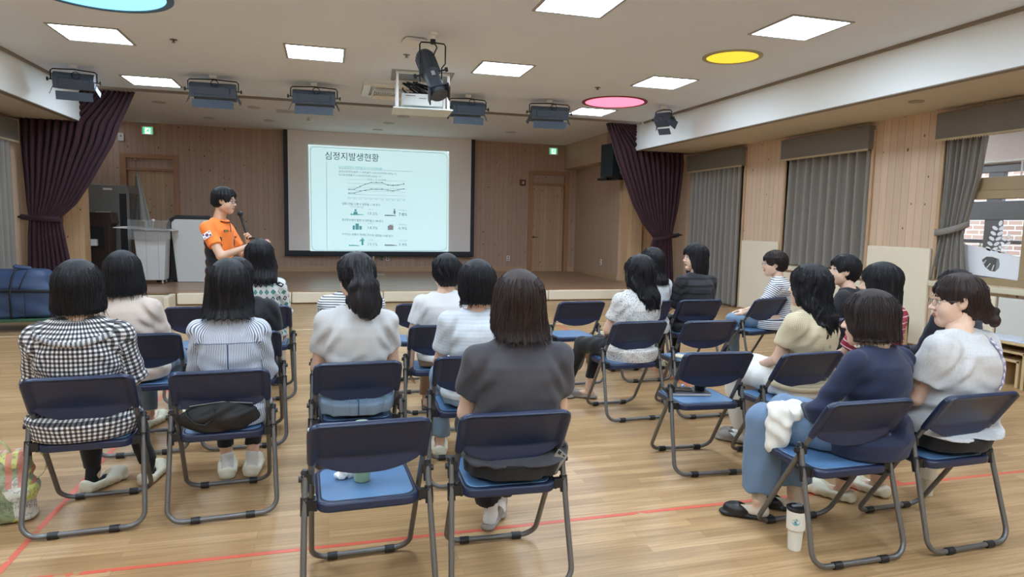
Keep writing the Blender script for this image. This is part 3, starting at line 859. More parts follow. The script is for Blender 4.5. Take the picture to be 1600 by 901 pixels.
def valance(y0, y1, label, x=XR, side=1, z0=2.70, z1=3.06):
    e = empty('valance', (x, (y0 + y1) / 2, z0), 0, label, 'valance', 'grey flat valances above the windows')
    a, b = (x - .12, x - .0) if side > 0 else (x, x + .12)
    mb = MB().bx(a, b, y0, y1, z0 + .02, z1)
    o = mb.build('valance_board', M_VALANCE, e, bevel=.008); o.location = tuple(-v for v in e.location)
    mb = MB(); n = int((y1 - y0) / .035)
    xx = a if side > 0 else b
    for i in range(n):
        yy = y0 + (i + .5) * (y1 - y0) / n
        mb.ball((xx, yy, z0 + .005), (.006, .012, .012), 6)
    mb.bx(xx - .005, xx + .005, y0, y1, z0 + .008, z0 + .032)
    o = mb.build('braid_trim', plain('braid_cream', (196, 182, 150), .8), e); o.location = tuple(-v for v in e.location)
valance(11.08, 13.05, 'grey flat valance above the far window next to the maroon curtain')
valance(8.02, 9.96, 'grey flat valance above the middle window')
valance(4.9, 6.92, 'grey flat valance above the open window at the right edge')
valance(8.5, 12.9, 'grey flat valance above the left wall window', XL, -1)

# ------------------------------------------------------------------ projection screen and slide
sc_ = empty('projection_screen', (1.37, 17.3, .66), 0, 'large pull-down projection screen with black border on the stage', 'projection screen')
def sb(name, mat, *b, **kw):
    o = MB().bx(*b).build(name, mat, sc_, **kw); o.location = (-1.37, -17.3, -.66); return o
sb('screen_fabric', plain('screen_fabric', (246, 242, 238), .8, var=.01), -1.0, 3.75, 17.30, 17.305, .70, 3.70)
for b in ((-1.0, -.90, 17.29, 17.30, .66, 3.70), (3.68, 3.78, 17.29, 17.30, .66, 3.70), (-.90, 3.68, 17.29, 17.30, .66, .76)):
    sb('black_border', plain('screen_border', (38, 42, 52), .6), *b)
sb('weight_bar', M_BLACKMETAL, -1.0, 3.78, 17.28, 17.31, .62, .66)
SY = 17.286
t = NT('slide_white')
t.set(lin((196, 224, 228)), .8, Emission_Color=lin((190, 222, 226)), Emission_Strength=.75)
M_SLIDE = t.m
def ink(name, rgb, e=.35):
    t = NT(name); t.set(lin(rgb), .8, Emission_Color=lin(rgb), Emission_Strength=e); return t.m
I_DARK = ink('slide_ink_dark', (56, 66, 76), .2); I_TEAL = ink('slide_ink_teal', (100, 168, 174), .4); I_GREY = ink('slide_ink_grey', (120, 128, 138), .35); I_LINE = ink('slide_ink_line', (150, 172, 178))
I_EDGE = ink('slide_edge_white', (226, 246, 248), .6)
slide = empty('projected_slide', (0, SY, 0), 0, 'projected pale blue slide with Korean title, line chart and percentages', 'projected slide')
def S(px, py):
    """slide pixel -> wall x, z on the screen plane"""
    d = fw + Rr * ((px - 800) / 1034) - Uu * ((py - 450.5) / 1034)
    t_ = SY / d.y
    return d.x * t_, 1.56 + d.z * t_
def quad(pts, mat, name, dy=0.0):
    P = [S(*p) for p in pts]
    return MB().add([(x, -.002 - dy, z) for x, z in P], [tuple(range(len(P)))]).build(name, mat, slide, solid=.001)
quad([(482, 226), (701, 237), (700, 393), (485, 392)], M_SLIDE, 'slide_image')
quad([(699.6, 237), (701.2, 237), (700.2, 393), (698.9, 393)], I_EDGE, 'slide_edge', .001)
quad([(482, 226), (701, 237), (701, 238), (482, 227.2)], I_EDGE, 'slide_edge', .001)
quad([(482, 226), (483, 226), (486, 392), (485, 392)], I_EDGE, 'slide_edge', .001)
lines = MB()
def line(pts, w=.006, mb=lines, mi=0):
    P = [S(*p) for p in pts]
    for (a, b), (c, d) in zip(P, P[1:]):
        L = math.hypot(c - a, d - b) or 1
        nx, nz = -(d - b) / L * w, (c - a) / L * w
        mb.add([(a + nx, -.004, b + nz), (a - nx, -.004, b - nz), (c - nx, -.004, d - nz), (c + nx, -.004, d + nz)], [(0, 1, 2, 3)], mi)
# rounded border
line([(488, 229.2), (692, 239.3), (697, 242), (699, 247), (698, 386), (695, 390), (690, 391.5), (493, 391), (488.5, 388), (487, 384), (485, 236), (485.8, 231), (488, 229.2)])
line([(510, 252), (511, 390)], .005); line([(530, 263), (645, 268)], .004)
for y in (280, 286, 292, 297, 303, 308): line([(543, y), (634, y + 3.2)], .003)
lines.build('slide_line', I_LINE, slide)
cm = MB()
line([(545, 295.5), (554, 295.6), (563, 291), (571, 287.5), (580, 285), (588, 285.2), (597, 285.3), (606, 289), (614, 289.8), (622, 289.2), (631, 287)], .006, cm)
line([(545, 301.5), (554, 301.6), (563, 298.4), (571, 297.2), (580, 295.3), (588, 295.5), (597, 295.4), (606, 296.8), (614, 298), (622, 296.6), (631, 295)], .006, cm)
for (x, y) in ((545, 295.5), (554, 295.6), (563, 291), (571, 287.5), (580, 285), (588, 285.2), (597, 285.3), (606, 289), (614, 289.8), (622, 289.2), (631, 287), (545, 301.5), (554, 301.6), (563, 298.4), (571, 297.2), (580, 295.3), (588, 295.5), (597, 295.4), (606, 296.8), (614, 298), (622, 296.6), (631, 295)):
    line([(x - .8, y), (x + .8, y)], .014, cm)
cm.build('chart_line', I_GREY, slide)
def stext(body, px, py, h_px, w_px, mat, name='slide_lettering'):
    """baseline-left at px,py; cap height about h_px; fitted to width w_px"""
    x, z = S(px, py); x2, z2 = S(px + w_px, py + w_px * .045); _, zt = S(px, py - h_px)
    H = (zt - z)
    o = text_mesh(body, 1.0, mat, slide, name, (0, 0, 0), (PI / 2, 0, 0))
    xs = [v.co.x for v in o.data.vertices]; ys = [v.co.y for v in o.data.vertices]
    sx = (x2 - x) / (max(xs) - min(xs)); sy = H / (max(ys) - min(ys))
    sl = (z2 - z) / (x2 - x)
    mx, my = min(xs), min(ys)
    for v in o.data.vertices:
        u = (v.co.x - mx) * sx; w = (v.co.y - my) * sy
        v.co = (u, w + sl * u, 0)
    o.location = (x, -.006, z)
    return o
stext('심정지발생현황', 508, 249, 12.5, 84, I_DARK, 'slide_title')
stext('급성심장정지 생존율 및 뇌기능회복률', 529, 262.5, 4, 68, I_TEAL)
stext('급성심장정지 발생 시 생존율은 5.6%(전년대비 0.8%p ↑)', 529, 269.5, 3.6, 91, I_DARK)
stext('뇌기능회복률은 5.1%(전년대비 0.6%p ↑)', 529, 274.8, 3.6, 66, I_DARK)
stext('생존율     뇌기능회복률', 573, 281, 2.4, 30, I_GREY)
for i, yr in enumerate(('2.2', '3.2', '4.5')): pass
for i in range(11): stext(str(2012 + i), 543 + i * 8.6, 310.6 + i * .33, 1.8, 4.6, I_GREY)
stext('심폐소생술 시행 시 생존율 1.7배 증가', 534, 319.5, 3.8, 60, I_DARK)
stext('일반인 심폐소생술', 548, 323.8, 2.2, 20, I_GREY)
stext('공공장소에서 발생 시 생존율 2.1배 증가', 534, 344.6, 3.8, 65, I_DARK)
stext('쓰러지는 상황이 목격된 경우에 생존율 3.9배 증가', 534, 367, 3.6, 80, I_DARK)
for (a, b, body, m_) in ((575, 335.4, '13.2%', I_GREY), (623, 336.6, '7.8%', I_DARK), (575, 357.6, '14.7%', I_GREY), (623, 358.4, '6.9%', I_GREY), (575, 383.2, '13.1%', I_GREY), (623, 383.6, '3.4%', I_GREY)):
    stext(body, a, b, 4.4, 15 if len(body) > 4 else 13, m_)
for (a, b, body) in ((575, 328, '시행 시'), (623, 329.2, '미시행 시'), (575, 350, '공공장소'), (623, 351.4, '비공공장소'), (575, 375.6, '목격됨'), (623, 376.4, '목격되지 않음')):
    stext(body, a, b, 2.0, 8 if len(body) < 5 else 13, I_GREY)
def icon(kind, px, py, mat, s=1.0):
    mb = MB()
    def R(x0, y0, x1, y1): P = [S(px + a * s, py + b * s) for a, b in ((x0, y0), (x1, y0), (x1, y1), (x0, y1))]; mb.add([(x, -.005, z) for x, z in P], [(0, 1, 2, 3)])
    def Pg(pts): P = [S(px + a * s, py + b * s) for a, b in pts]; mb.add([(x, -.005, z) for x, z in P], [tuple(range(len(P)))])
    def C(x, y, r): Pg([(x + r * math.cos(t), y + r * math.sin(t)) for t in np.linspace(0, 2 * PI, 13)[:-1]])
    if kind == 'lying': C(1.5, -1.6, 1.5); Pg([(3.2, -2.6), (12, -2.4), (21, -1.4), (21, -.4), (3.2, -.4)])
    if kind == 'cpr': C(1.5, -1.6, 1.5); Pg([(3.2, -2.4), (21, -1.4), (21, -.6), (3.2, -.4)]); C(8, -8, 1.8); Pg([(5.2, -5.8), (10.8, -5.8), (11.4, -1.8), (4.6, -1.8)])
    if kind == 'kneel': C(2, -11, 1.3); Pg([(.4, -9.2), (3.6, -9.2), (4, -5), (3.2, -2), (1.2, -2), (.2, -5)])
    if kind == 'stand': Pg([(2, -13), (8, -13), (10, -11.6), (10, -10), (7.6, -10.6), (7.4, -.4), (3.2, -.4), (3, -9.4), (-.8, -8), (-1, -9.2)]); C(5.4, -14.6, 1.6)
    if kind == 'city': R(0, -6.5, 3.6, 0); R(4.4, -9.6, 9.6, 0); R(10.4, -5.8, 14.4, 0)
    if kind == 'house': Pg([(-.5, -5), (5.4, -9), (11.4, -5), (9.8, -5), (9.8, 0), (1, 0), (1, -5)]); R(8, -9, 9.2, -6.5)
    mb.build('slide_icon', mat, slide, solid=.001)
icon('cpr', 547.5, 336.2, I_TEAL); icon('lying', 601, 337.6, I_GREY, .84); icon('kneel', 614.8, 336, I_GREY, .8)
icon('city', 551, 358.6, I_TEAL); icon('house', 604.8, 359.2, ink('slide_icon_brown', (160, 160, 166)))
icon('lying', 545, 384.4, I_TEAL, .8); icon('stand', 562.4, 383.2, I_TEAL, .74); icon('lying', 601, 384.2, I_GREY, .9)
# cord hanging under the screen
o = MB().tube([(1.15, 17.27, .62), (1.15, 17.2, .4), (1.16, 17.0, .25), (1.17, 16.4, .228), (1.35, 16.3, .228)], .02, 8).build('screen_power_conduit', plain('conduit_cream', (196, 190, 176), .5), smooth=50)
tag(o, 'pale conduit running down from the projection screen to the stage floor', 'conduit')

# ------------------------------------------------------------------ wall fixtures
def outlet(x, y, z, label, face='y', dark=False, name='wall_outlet', cat='outlet', grp='white wall outlets'):
    e = empty(name, (x, y, z), 0 if face == 'y' else PI / 2 * (-1 if face == 'x' else 1), label, cat, grp)
    MB().prism(rrect(-.045, .045, -.07, .07, .01, 3), -.012, 0, axis=1).build('cover_plate', M_WHITEPLASTIC if not dark else M_GREYMETAL, e, bevel=.002)
    mb = MB()
    for s in (-1, 1): mb.lathe([(.02, 0), (.02, .003), (.001, .003)], (0, -.012, s * .032), n=14, rot=(PI / 2, 0, 0))
    mb.build('socket', plain('socket_dark', (70, 70, 72), .5), e)
outlet(1.38, YB, .57, 'grey wall plate under the screen, left of the white outlet', dark=True)
outlet(1.53, YB, .57, 'white double outlet on the back wall under the projection screen')
outlet(4.79, YB, .58, 'white double outlet on the back wall left of the right stage door')
outlet(6.72, 15.6, .60, 'white double outlet on the right side wall of the stage', face='x')
e = empty('fire_alarm_call_point', (5.16, YB, 2.64), 0, 'small dark red wall box left of the right stage door', 'call point')
MB().prism(rrect(-.08, .08, -.08, .08, .01, 3), -.05, 0, axis=1).build('box', plain('alarm_red', (112, 44, 42), .5), e, bevel=.004)
MB().bx(-.03, .03, -.054, -.05, -.035, .035).build('button_plate', plain('alarm_plate', (190, 178, 172), .5), e)
for x, l in ((6.44, 'white wall box above the right stage door'), (-4.57, 'white wall box above and left of the left stage door')):
    e = empty('wall_controller', (x, YB, 3.35), 0, l, 'wall box')
    MB().prism(rrect(-.06, .06, -.09, .09, .01, 3), -.04, 0, axis=1).build('box', M_WHITEPLASTIC, e, bevel=.004)
    MB().bx(-.015, .015, -.043, -.04, .0, .04).build('indicator', M_GREYMETAL, e)
M_EXIT = emit('exit_green_glow', (60, 190, 120), 1.1)
M_EXITW = emit('exit_white_glow', (214, 250, 232), 1.3)
for x, l in ((-4.0, 'green lit running-man exit sign above the left stage door'), (6.0, 'green lit running-man exit sign above the right stage door')):
    e = empty('exit_sign', (x, YB - .03, 3.52), 0, l, 'exit sign')
    MB().prism(rrect(-.13, .13, -.10, .10, .015, 3), -.04, 0, axis=1).build('housing', M_WHITEPLASTIC, e, bevel=.004)
    MB().bx(-.095, .095, -.044, -.04, -.075, .075).build('sign_face', M_EXITW, e)
    mb = MB().bx(-.095, -.055, -.047, -.044, -.075, .075).bx(.06, .095, -.047, -.044, -.075, .075).bx(-.055, .06, -.047, -.044, .06, .075)
    mb.prism([(-.02, .0), (.02, .035), (.045, .03), (.02, .01), (.035, -.02), (.02, -.05), (.01, -.05), (.015, -.02), (-.005, -.01), (-.03, -.045), (-.04, -.04), (-.02, .0)][:-1], -.047, -.044, axis=1)
    mb.ball((.03, -.046, .045), (.012, .002, .012), 8)
    mb.build('running_man_symbol', M_EXIT, e)
# speaker
sp = empty('wall_speaker', (6.38, 14.3, 2.64), math.radians(18), 'black loudspeaker hanging beside the right maroon curtain', 'loudspeaker')
MB().prism([(-.24, -.26), (.24, -.26), (.20, .2), (-.20, .2)], 0, .74).build('cabinet', plain('speaker_black', (24, 36, 40), .6, bump=.2), sp, bevel=.01)
MB().prism(rrect(-.21, .21, .10, .70, .02, 3), -.272, -.262, axis=1).build('grille', plain('speaker_grille', (20, 30, 34), .7, bump=.4, bscale=500), sp)
MB().bx(-.03, .03, -.276, -.272, .10, .125).tube([(0, -.275, .09), (0, -.275, .06)], .006, 6).build('logo_badge', plain('badge_silver', (200, 204, 204), .3, .6), sp)
MB().bx(.05, .2, -.15, .25, -.05, 0).bx(-.02, .14, .18, .5, -.05, .0).build('bracket', M_BLACKMETAL, sp)

# ------------------------------------------------------------------ things on the stage
M_WOODDARK = plain('dark_walnut', (52, 40, 34), .35, var=.15, scale=6)
# white lectern with glass top screen
le = empty('lectern', (-3.28, 14.45, HS), 0, 'white mobile lectern with a clear glass front screen and casters', 'lectern')
M_LECW = plain('lectern_white', (214, 212, 208), .35, var=.02)
MB().prism([(-.30, 1.03), (.27, 1.03), (.22, .08), (-.22, .08)], -.20, .20, axis=1).build('cabinet_body', M_LECW, le, bevel=.012)
MB().bx(-.085, -.08, -.203, -.20, .09, 1.02).bx(.125, .13, -.203, -.20, .09, 1.02).build('panel_joint', plain('joint_grey', (150, 150, 148), .5), le)
MB().prism([(-.62, 1.085), (.42, 1.04), (.42, 1.065), (.0, 1.085), (-.45, 1.12), (-.62, 1.10)], -.28, .26, axis=1).build('worktop', plain('lectern_top', (226, 226, 222), .25), le, bevel=.004)
tg = NT('clear_glass_panel'); tg.set((.93, .95, .95), .08, Transmission_Weight=.9, IOR=1.1); 
MB().prism(rrect(-.37, .37, .87, 1.25, .02, 3), -.30, -.288, axis=1).build('glass_screen', tg.m, le)
o = MB().ball((.02, -.05, 1.24), (.035, .03, .03), 10).tube([(0, 0, 1.08), (.02, -.03, 1.24)], .008, 6).build('microphone', M_WHITEPLASTIC, le, smooth=50)
for x in (-.18, .18):
    for y in (-.15, .15):
        c = MB().lathe([(.035, -.012), (.045, -.008), (.045, .008), (.035, .012)], (x, y, .045), n=18, rot=(0, PI / 2, 0)).build('caster', plain('caster_light', (200, 200, 196), .4), le, smooth=40)
        MB().bx(x - .02, x + .02, y - .02, y + .02, .05, .09).build('fork', M_BLACKPL, c)
# white standing panel with black rim
wp = empty('electronic_whiteboard', (-2.62, 14.75, HS), 0, 'tall white glossy standing board with a black rounded rear frame', 'display board')
pts = [(-.33, .06), (-.26, .02), (.36, .02), (.36, 1.24), (.30, 1.28), (-.30, 1.28), (-.36, 1.20)]
pts = [(-.29, .0), (.34, .0), (.34, 1.24), (.30, 1.27), (-.31, 1.27), (-.375, 1.20), (-.375, 1.0)]
MB().prism(pts, -.10, .02, axis=1).build('front_panel', plain('glossy_white', (216, 216, 212), .12, var=.01), wp, bevel=.02, seg=3)
pts = [(-.49, .0), (.36, .0), (.38, 1.25), (.30, 1.35), (-.30, 1.35), (-.43, 1.28), (-.49, 1.15)]
MB().prism(pts, .03, .22, axis=1).build('rear_frame', M_BLACKPL, wp, bevel=.02, seg=3)
MB().box((-.55, .05, .02), (.30, .12, .03), rot=(0, 0, .1)).build('foot', M_BLACKPL, wp, bevel=.01)
# dark walnut podium and grey cabinet at left
pd = empty('podium', (-4.36, 15.25, HS), 0, 'dark brown walnut podium with open shelf in front of the grey cabinet', 'podium')
mb = MB().prism([(-.36, .26), (-.22, .26), (-.22, 1.06), (.05, 1.06), (.05, .0), (.15, .0), (.15, 1.10), (.25, 1.15), (.2, 1.38), (-.36, 1.38)][::-1] if False else [(-.36, 0), (.12, 0), (.17, 1.10), (.22, 1.16), (.19, 1.38), (-.36, 1.38)], -.22, .22, axis=1)
mb.build('carcass', M_WOODDARK, pd, bevel=.01)
MB().bx(-.30, .06, -.235, -.218, .70, 1.10).build('open_shelf_shade', plain('shelf_recess_shade', (26, 20, 18), .8), pd)  # near-black slab paints the shade inside the open shelf
MB().bx(-.32, .08, -.26, -.20, .69, .71).build('shelf_board', M_WOODDARK, pd)
MB().bx(-.1, .16, -.14, -.10, 1.38, 1.395).build('name_plate', plain('brass_plate', (190, 184, 160), .4, .4), pd)
o = MB().prism(rrect(-.09, .09, -.06, .06, .02, 3), 0, .13).build('tissue_box', M_WHITEPLASTIC, bevel=.01)
o.location = (-4.50, 14.99, HS + .935 - .22 - .005); tag(o, 'small white box standing on the podium shelf', 'box')
gc = empty('filing_cabinet', (-4.47, 16.3, HS), 0, 'tall grey metal cabinet with a narrow glass door on its right face', 'cabinet')
MB().bx(-.42, .40, -.45, .45, 0, 1.96).build('cabinet_body', M_GREYMETAL, gc, bevel=.01)
d = MB().bx(.40, .42, -.43, .43, .05, 1.90).build('door', M_GREYMETAL, gc, bevel=.004)
MB().bx(.42, .426, -.36, .36, .2, 1.80).build('glass_panel', plain('cabinet_glass', (42, 44, 46), .12), d)
MB().bx(.42, .44, -.41, -.395, .85, 1.0).build('door_handle', M_CHROME, d)
MB().bx(-.05, .12, -.456, -.45, 1.85, 1.89).build('label_holder', M_WHITEPLASTIC, gc)
MB().bx(.25, .385, -.452, -.45, .25, 1.78).build('side_window', plain('cabinet_side_glass', (58, 58, 58), .2), gc)
# flag
fl = empty('flag_on_stand', (-4.10, 16.75, HS), 0, 'furled white and ochre flag on a chrome pole before the left stage door', 'flag')
MB().tube([(0, 0, .02), (0, 0, 2.40)], .012, 10).build('pole', M_CHROME, fl, smooth=50)
MB().lathe([(.2, 0), (.2, .02), (.03, .05), (.02, .1)], n=24).build('base', M_CHROME, fl, smooth=40)
MB().ball((0, 0, 2.56), .035, 12).lathe([(.008, 2.40), (.02, 2.43), (.01, 2.47), (.02, 2.50), (.008, 2.53)], n=12).build('finial', plain('finial_copper', (170, 120, 100), .3, .6), fl, smooth=50)
for (x0, x1, rgb, nm, y) in ((0.0, .30, (196, 194, 184), 'flag_cloth', 0), (-.12, .0, (170, 150, 110), 'gold_fringe_cloth', .02)):
    vs = []; fs_ = []
    for i in range(25):
        z = 2.22 - 1.3 * i / 24
        w = (i / 24) ** .8
        for j in range(13):
            u = j / 12
            vs.append(((x0 if x0 < 0 else .0) + (x1 - x0) * u * (w * .9 + .1) if x0 >= 0 else x0 * (1 - u) * (.3 + .7 * w), y + .03 * math.sin(u * 12) * (1 - .3 * w), z + .04 * u))
    for i in range(24):
        for j in range(12): p = i * 13 + j; fs_.append((p, p + 1, p + 14, p + 13))
    MB().add(vs, fs_).build(nm, plain('flag_' + nm, rgb, .8), fl, smooth=180, solid=.006)
MB().bx(.01, .14, -.05, -.02, .95, 1.2).build('flag_emblem_patch', plain('flag_ochre', (150, 118, 66), .8), fl)

# ------------------------------------------------------------------ blue bag on green dolly
bg = empty('dolly', (-4.0, 10.3, 0), .05, 'green platform dolly with gray casters under the blue bag', 'dolly')
MB().prism(rrect(-.62, .42, -.35, .35, .05), .135, .175).build('deck', plain('green_dolly', (52, 92, 70), .5), bg, bevel=.008)
for x in (-.5, .30):
    for y in (-.27, .27):
        c = MB().lathe([(.03, -.016), (.055, -.012), (.055, .012), (.03, .016)], (x, y, .056), n=20, rot=(0, PI / 2, .5)).build('caster', plain('caster_grey', (120, 118, 112), .5), bg, smooth=40)
        MB().bx(x - .022, x + .022, y - .022, y + .022, .06, .135).build('fork', M_CHROME, c)
# ------------------------------------------------------------------ folding chairs
def make_chair():
    root = empty('folding_chair', (0, 0, 0))
    LA = math.hypot(.48, .79)
    def A(s, x):  # s = distance along the front frame from the floor
        t = s / LA
        return (x, .24 - .48 * t, .020 + .76 * t)
    r = .075; xa = .222
    pts = [A(LA * .985, -xa), A(LA * .6, -xa)]
    for k in range(9):
        a = PI + (PI / 2) * k / 8
        pts.append(A(r + r * math.sin(a), -xa + r + r * math.cos(a)))
    pts += [(-p[0], p[1], p[2]) for p in pts[::-1]]
    MB().tube(pts, .0125, 12).build('back_frame', M_TUBE, root, smooth=60)
    LB = math.hypot(.15, .53)
    def B(s, x, sp=1):
        t = s / LB
        xx = x + sp * (.017 * (1 - t)) * (1 if x > 0 else -1)
        return (xx, -.24 + .15 * t, .020 + .52 * t)
    xb = .246
    pts = [B(LB, -xb), B(LB * .5, -xb)]
    for k in range(9):
        a = PI + (PI / 2) * k / 8
        x = -xb + r + r * math.cos(a); s = r + r * math.sin(a)
        q = B(s, -xb); pts.append((q[0] + (x + xb), q[1], q[2]))
    pts += [(-p[0], p[1], p[2]) for p in pts[::-1]]
    MB().tube(pts, .0125, 12).build('rear_leg_frame', M_TUBE, root, smooth=60)
    # seat
    R = rrect(-.205, .205, -.17, .23, .055, 6)
    mb = MB().prism(R, .402, .442)
    seat = mb.build('seat', M_NAVYPL, root, smooth=50, bevel=.010, seg=3)
    P = rrect(-.185, .185, -.145, .21, .05, 6)
    MB().prism(P, .440, .4455).build('seat_pad', M_BLUEPAD, seat, smooth=50, bevel=.003)
    MB().prism(rrect(-.190, .190, -.150, .215, .052, 6), .4405, .4425).build('pad_groove', M_DARKGAP, seat)
    # backrest shell
    NX, NZ = 40, 30
    def zb(u): return .612 - .050 * max(0, 1 - (u / .92) ** 2) ** .8
    def zt(u):
        e = max(0, abs(u) - .78) / .22
        return .792 - .045 * (1 - math.sqrt(max(0, 1 - e * e)))
    ya = lambda z: .24 - .48 * (z - .02) / .76
    n = (0, .76 / LA, .48 / LA)   # front-facing normal of the frame plane (roughly)
    back = []; front = []
    for j in range(NZ + 1):
        for i in range(NX + 1):
            u = -1 + 2 * i / NX
            u = math.copysign(abs(u) ** .85, u)
            z = zb(u) + (zt(u) - zb(u)) * j / NZ
            x = u * (.236 + .004 * (z - .6) / .19)
            rim = max(min(1, max(0, (abs(x) - .196) / .012)), min(1, max(0, (z - (zt(u) - .018)) / .008)))
            bow = -.010 * (1 - u * u)
            lipz = zb(u) + .056 * max(0, 1 - u * u) ** .8
            lip = min(1.1, max(0, (lipz - z) / .048))
            ob = (-.003 + bow) * (1 - rim) - .019 * rim - .040 * lip * (1 - rim)
            of = ob + .012 if rim < .5 else .015
            of = (ob + .011) * (1 - rim) + .015 * rim
            e = .0
            if j in (0, NZ) or i in (0, NX):
                mid = (ob + of) / 2; ob = mid - (.004); of = mid + .004
            back.append((x, ya(z) + n[1] * ob, z + n[2] * ob * .5))
            front.append((x, ya(z) + n[1] * of, z + n[2] * of * .5))
    N = (NX + 1) * (NZ + 1)
    fs = []
    for j in range(NZ):
        for i in range(NX):
            p = j * (NX + 1) + i
            fs.append((p, p + 1, p + NX + 2, p + NX + 1)); fs.append((N + p, N + p + NX + 1, N + p + NX + 2, N + p + 1))
    bd = [i for i in range(NX + 1)] + [(j + 1) * (NX + 1) - 1 for j in range(1, NZ + 1)] + [NZ * (NX + 1) + i for i in range(NX - 1, -1, -1)] + [j * (NX + 1) for j in range(NZ - 1, 0, -1)]
    for a, b in zip(bd, bd[1:] + bd[:1]): fs.append((a, N + a, N + b, b))
    mb = MB().add(back + front, fs)
    for s in (-1, 1):   # sleeves over the frame tubes
        q = [(s * .222, ya(z), z) for z in (.600, .62, .74, .768)]
        mb.tube(q, [.0165, .0175, .0175, .014], 12)
    mb.build('backrest', M_NAVYPL, root, smooth=50)
    for s in (-1, 1):
        mb = MB().tube([(s * xb, -.085, .535), (s * xb, -.095, .47)], [.018, .0165], 10)
        mb.box((s * .236, -.088, .525), (.03, .032, .04)).lathe([(.013, -.02), (.013, .02)], (s * (xb + .006), -.088, .522), n=10, rot=(0, PI / 2, 0))
        mb.ball((s * (xb + .0), -.084, .545), .018, 8)
        mb.build('hinge_cap', M_BLACKPL, root, smooth=40)
        mb = MB().tube([(s * (xb + .003), -.11, .455), (s * (xb + .004), -.127, .385)], .0175, 10)
        mb.box((s * .225, -.118, .425), (.045, .026, .042)).box((s * .208, -.10, .42), (.012, .07, .035))
        mb.build('seat_bracket', M_BLACKPL, root, smooth=40)
        MB().lathe([(.007, -.004), (.007, .004), (.001, .006)], (s * .2085, -.03, .425), n=10, rot=(0, s * PI / 2, 0)).build('rivet', M_CHROME, root, smooth=50)
    for x in (-.13, .13):
        MB().tube([(x - .022, -.24, .0185), (x + .022, -.24, .0185)], .0178, 12).build('foot_sleeve', M_BLACKPL, root, smooth=50)
        MB().tube([(x - .022, .24, .0185), (x + .022, .24, .0185)], .0178, 12).build('foot_sleeve', M_BLACKPL, root, smooth=50)
    return root
CH = [  # key, x, y, rotation deg (ccw), scale, label
 ('e1', .153, 2.78, 2, 1, 'empty front-most folding chair holding the green tumbler and a tissue'),
 ('m5', .755, 2.78, -2, 1, 'folding chair under the lady in the charcoal t-shirt, nearest the camera'),
 ('r8', 2.385, 2.63, 0, 1, 'folding chair under the lady in the navy cardigan'),
 ('r9', 3.02, 2.62, 2, 1, 'folding chair under the lady in the white blouse with a bun'),
 ('l1', -1.165, 3.77, 4, 1, 'folding chair under the lady in the gingham shirt'),
 ('l3', -.54, 3.79, 4, 1, 'folding chair under the lady in the striped shirt with long straight hair'),
 ('m2', .155, 3.87, 2, 1, 'folding chair under the lady with the ponytail and pale grey t-shirt'),
 ('m4', .835, 3.92, -3, 1, 'folding chair under the lady in the white textured puff-sleeve top'),
 ('e2', 2.35, 3.77, -4, 1, 'empty folding chair with notebook, phone and black cup on its seat'),
 ('r5', 2.92, 3.66, 3, 1, 'folding chair under the lady in the beige knit top'),
 ('r7', 3.56, 3.76, 4, 1, 'folding chair under the lady in the red striped top'),
 ('r10', 4.40, 3.80, 8, 1, 'folding chair under the person in dark navy, behind the lady in the white blouse'),
 ('l2', -1.17, 4.9, 3, 1.02, 'folding chair under the lady in the beige long-sleeved top'),
 ('l5', -.55, 4.9, 2, 1.02, 'folding chair under the lady in black behind the striped shirt'),
 ('m1', .15, 4.93, 0, 1.02, 'folding chair in front of the ponytail lady, under the lady in navy stripes'),
 ('m3', .81, 4.98, 0, 1.02, 'folding chair under the lady in the plain white t-shirt and brown trousers'),
 ('r1', 2.37, 4.94, 3, 1.02, 'folding chair under the lady in the black-dotted blouse'),
 ('e3', 2.99, 4.9, 0, 1.02, 'empty folding chair behind the notebook chair, small papers on its seat'),
 ('r6', 4.40, 4.9, 8, 1.02, 'folding chair under the lady in plain black beyond the long wavy hair'),
 ('e4', -1.03, 6.13, 1, 1.04, 'empty front-row folding chair between the beige and striped ladies'),
 ('l4', -.54, 6.13, 0, 1.04, 'folding chair under the lady in the green diamond-pattern blouse'),
 ('e5', .835, 6.13, 0, 1.04, 'empty front-row folding chair left of the plain white t-shirt lady'),
 ('e6', 2.34, 6.13, 4, 1.04, 'empty front-row folding chair left of the dotted-blouse lady'),
 ('r2', 3.07, 6.13, 2, 1.04, 'folding chair under the lady in white behind the dotted blouse'),
 ('r3', 3.64, 6.13, 0, 1.04, 'folding chair under the lady in the black banded top'),
 ('r4', 4.46, 6.18, 14, 1.04, 'folding chair under the lady in the white and navy striped top with glasses'),
]
chair0 = make_chair()
CHAIR = {}
for i, (k, x, y, a, s, lab_) in enumerate(CH):
    o = chair0 if i == 0 else copy_tree(chair0)
    o.location = (x, y, 0); o.rotation_euler = (0, 0, math.radians(a)); o.scale = (s, s, s)
    tag(o, lab_, 'chair', 'navy folding chairs of the audience')
    CHAIR[k] = o
def on_chair(k, dx, dy, z=.4455):
    """a point on a chair's seat in world coordinates"""
    c = CHAIR[k]; a = c.rotation_euler.z; s = c.scale[0]
    return (c.location.x + s * (dx * math.cos(a) - dy * math.sin(a)), c.location.y + s * (dx * math.sin(a) + dy * math.cos(a)), z * s + .0005)
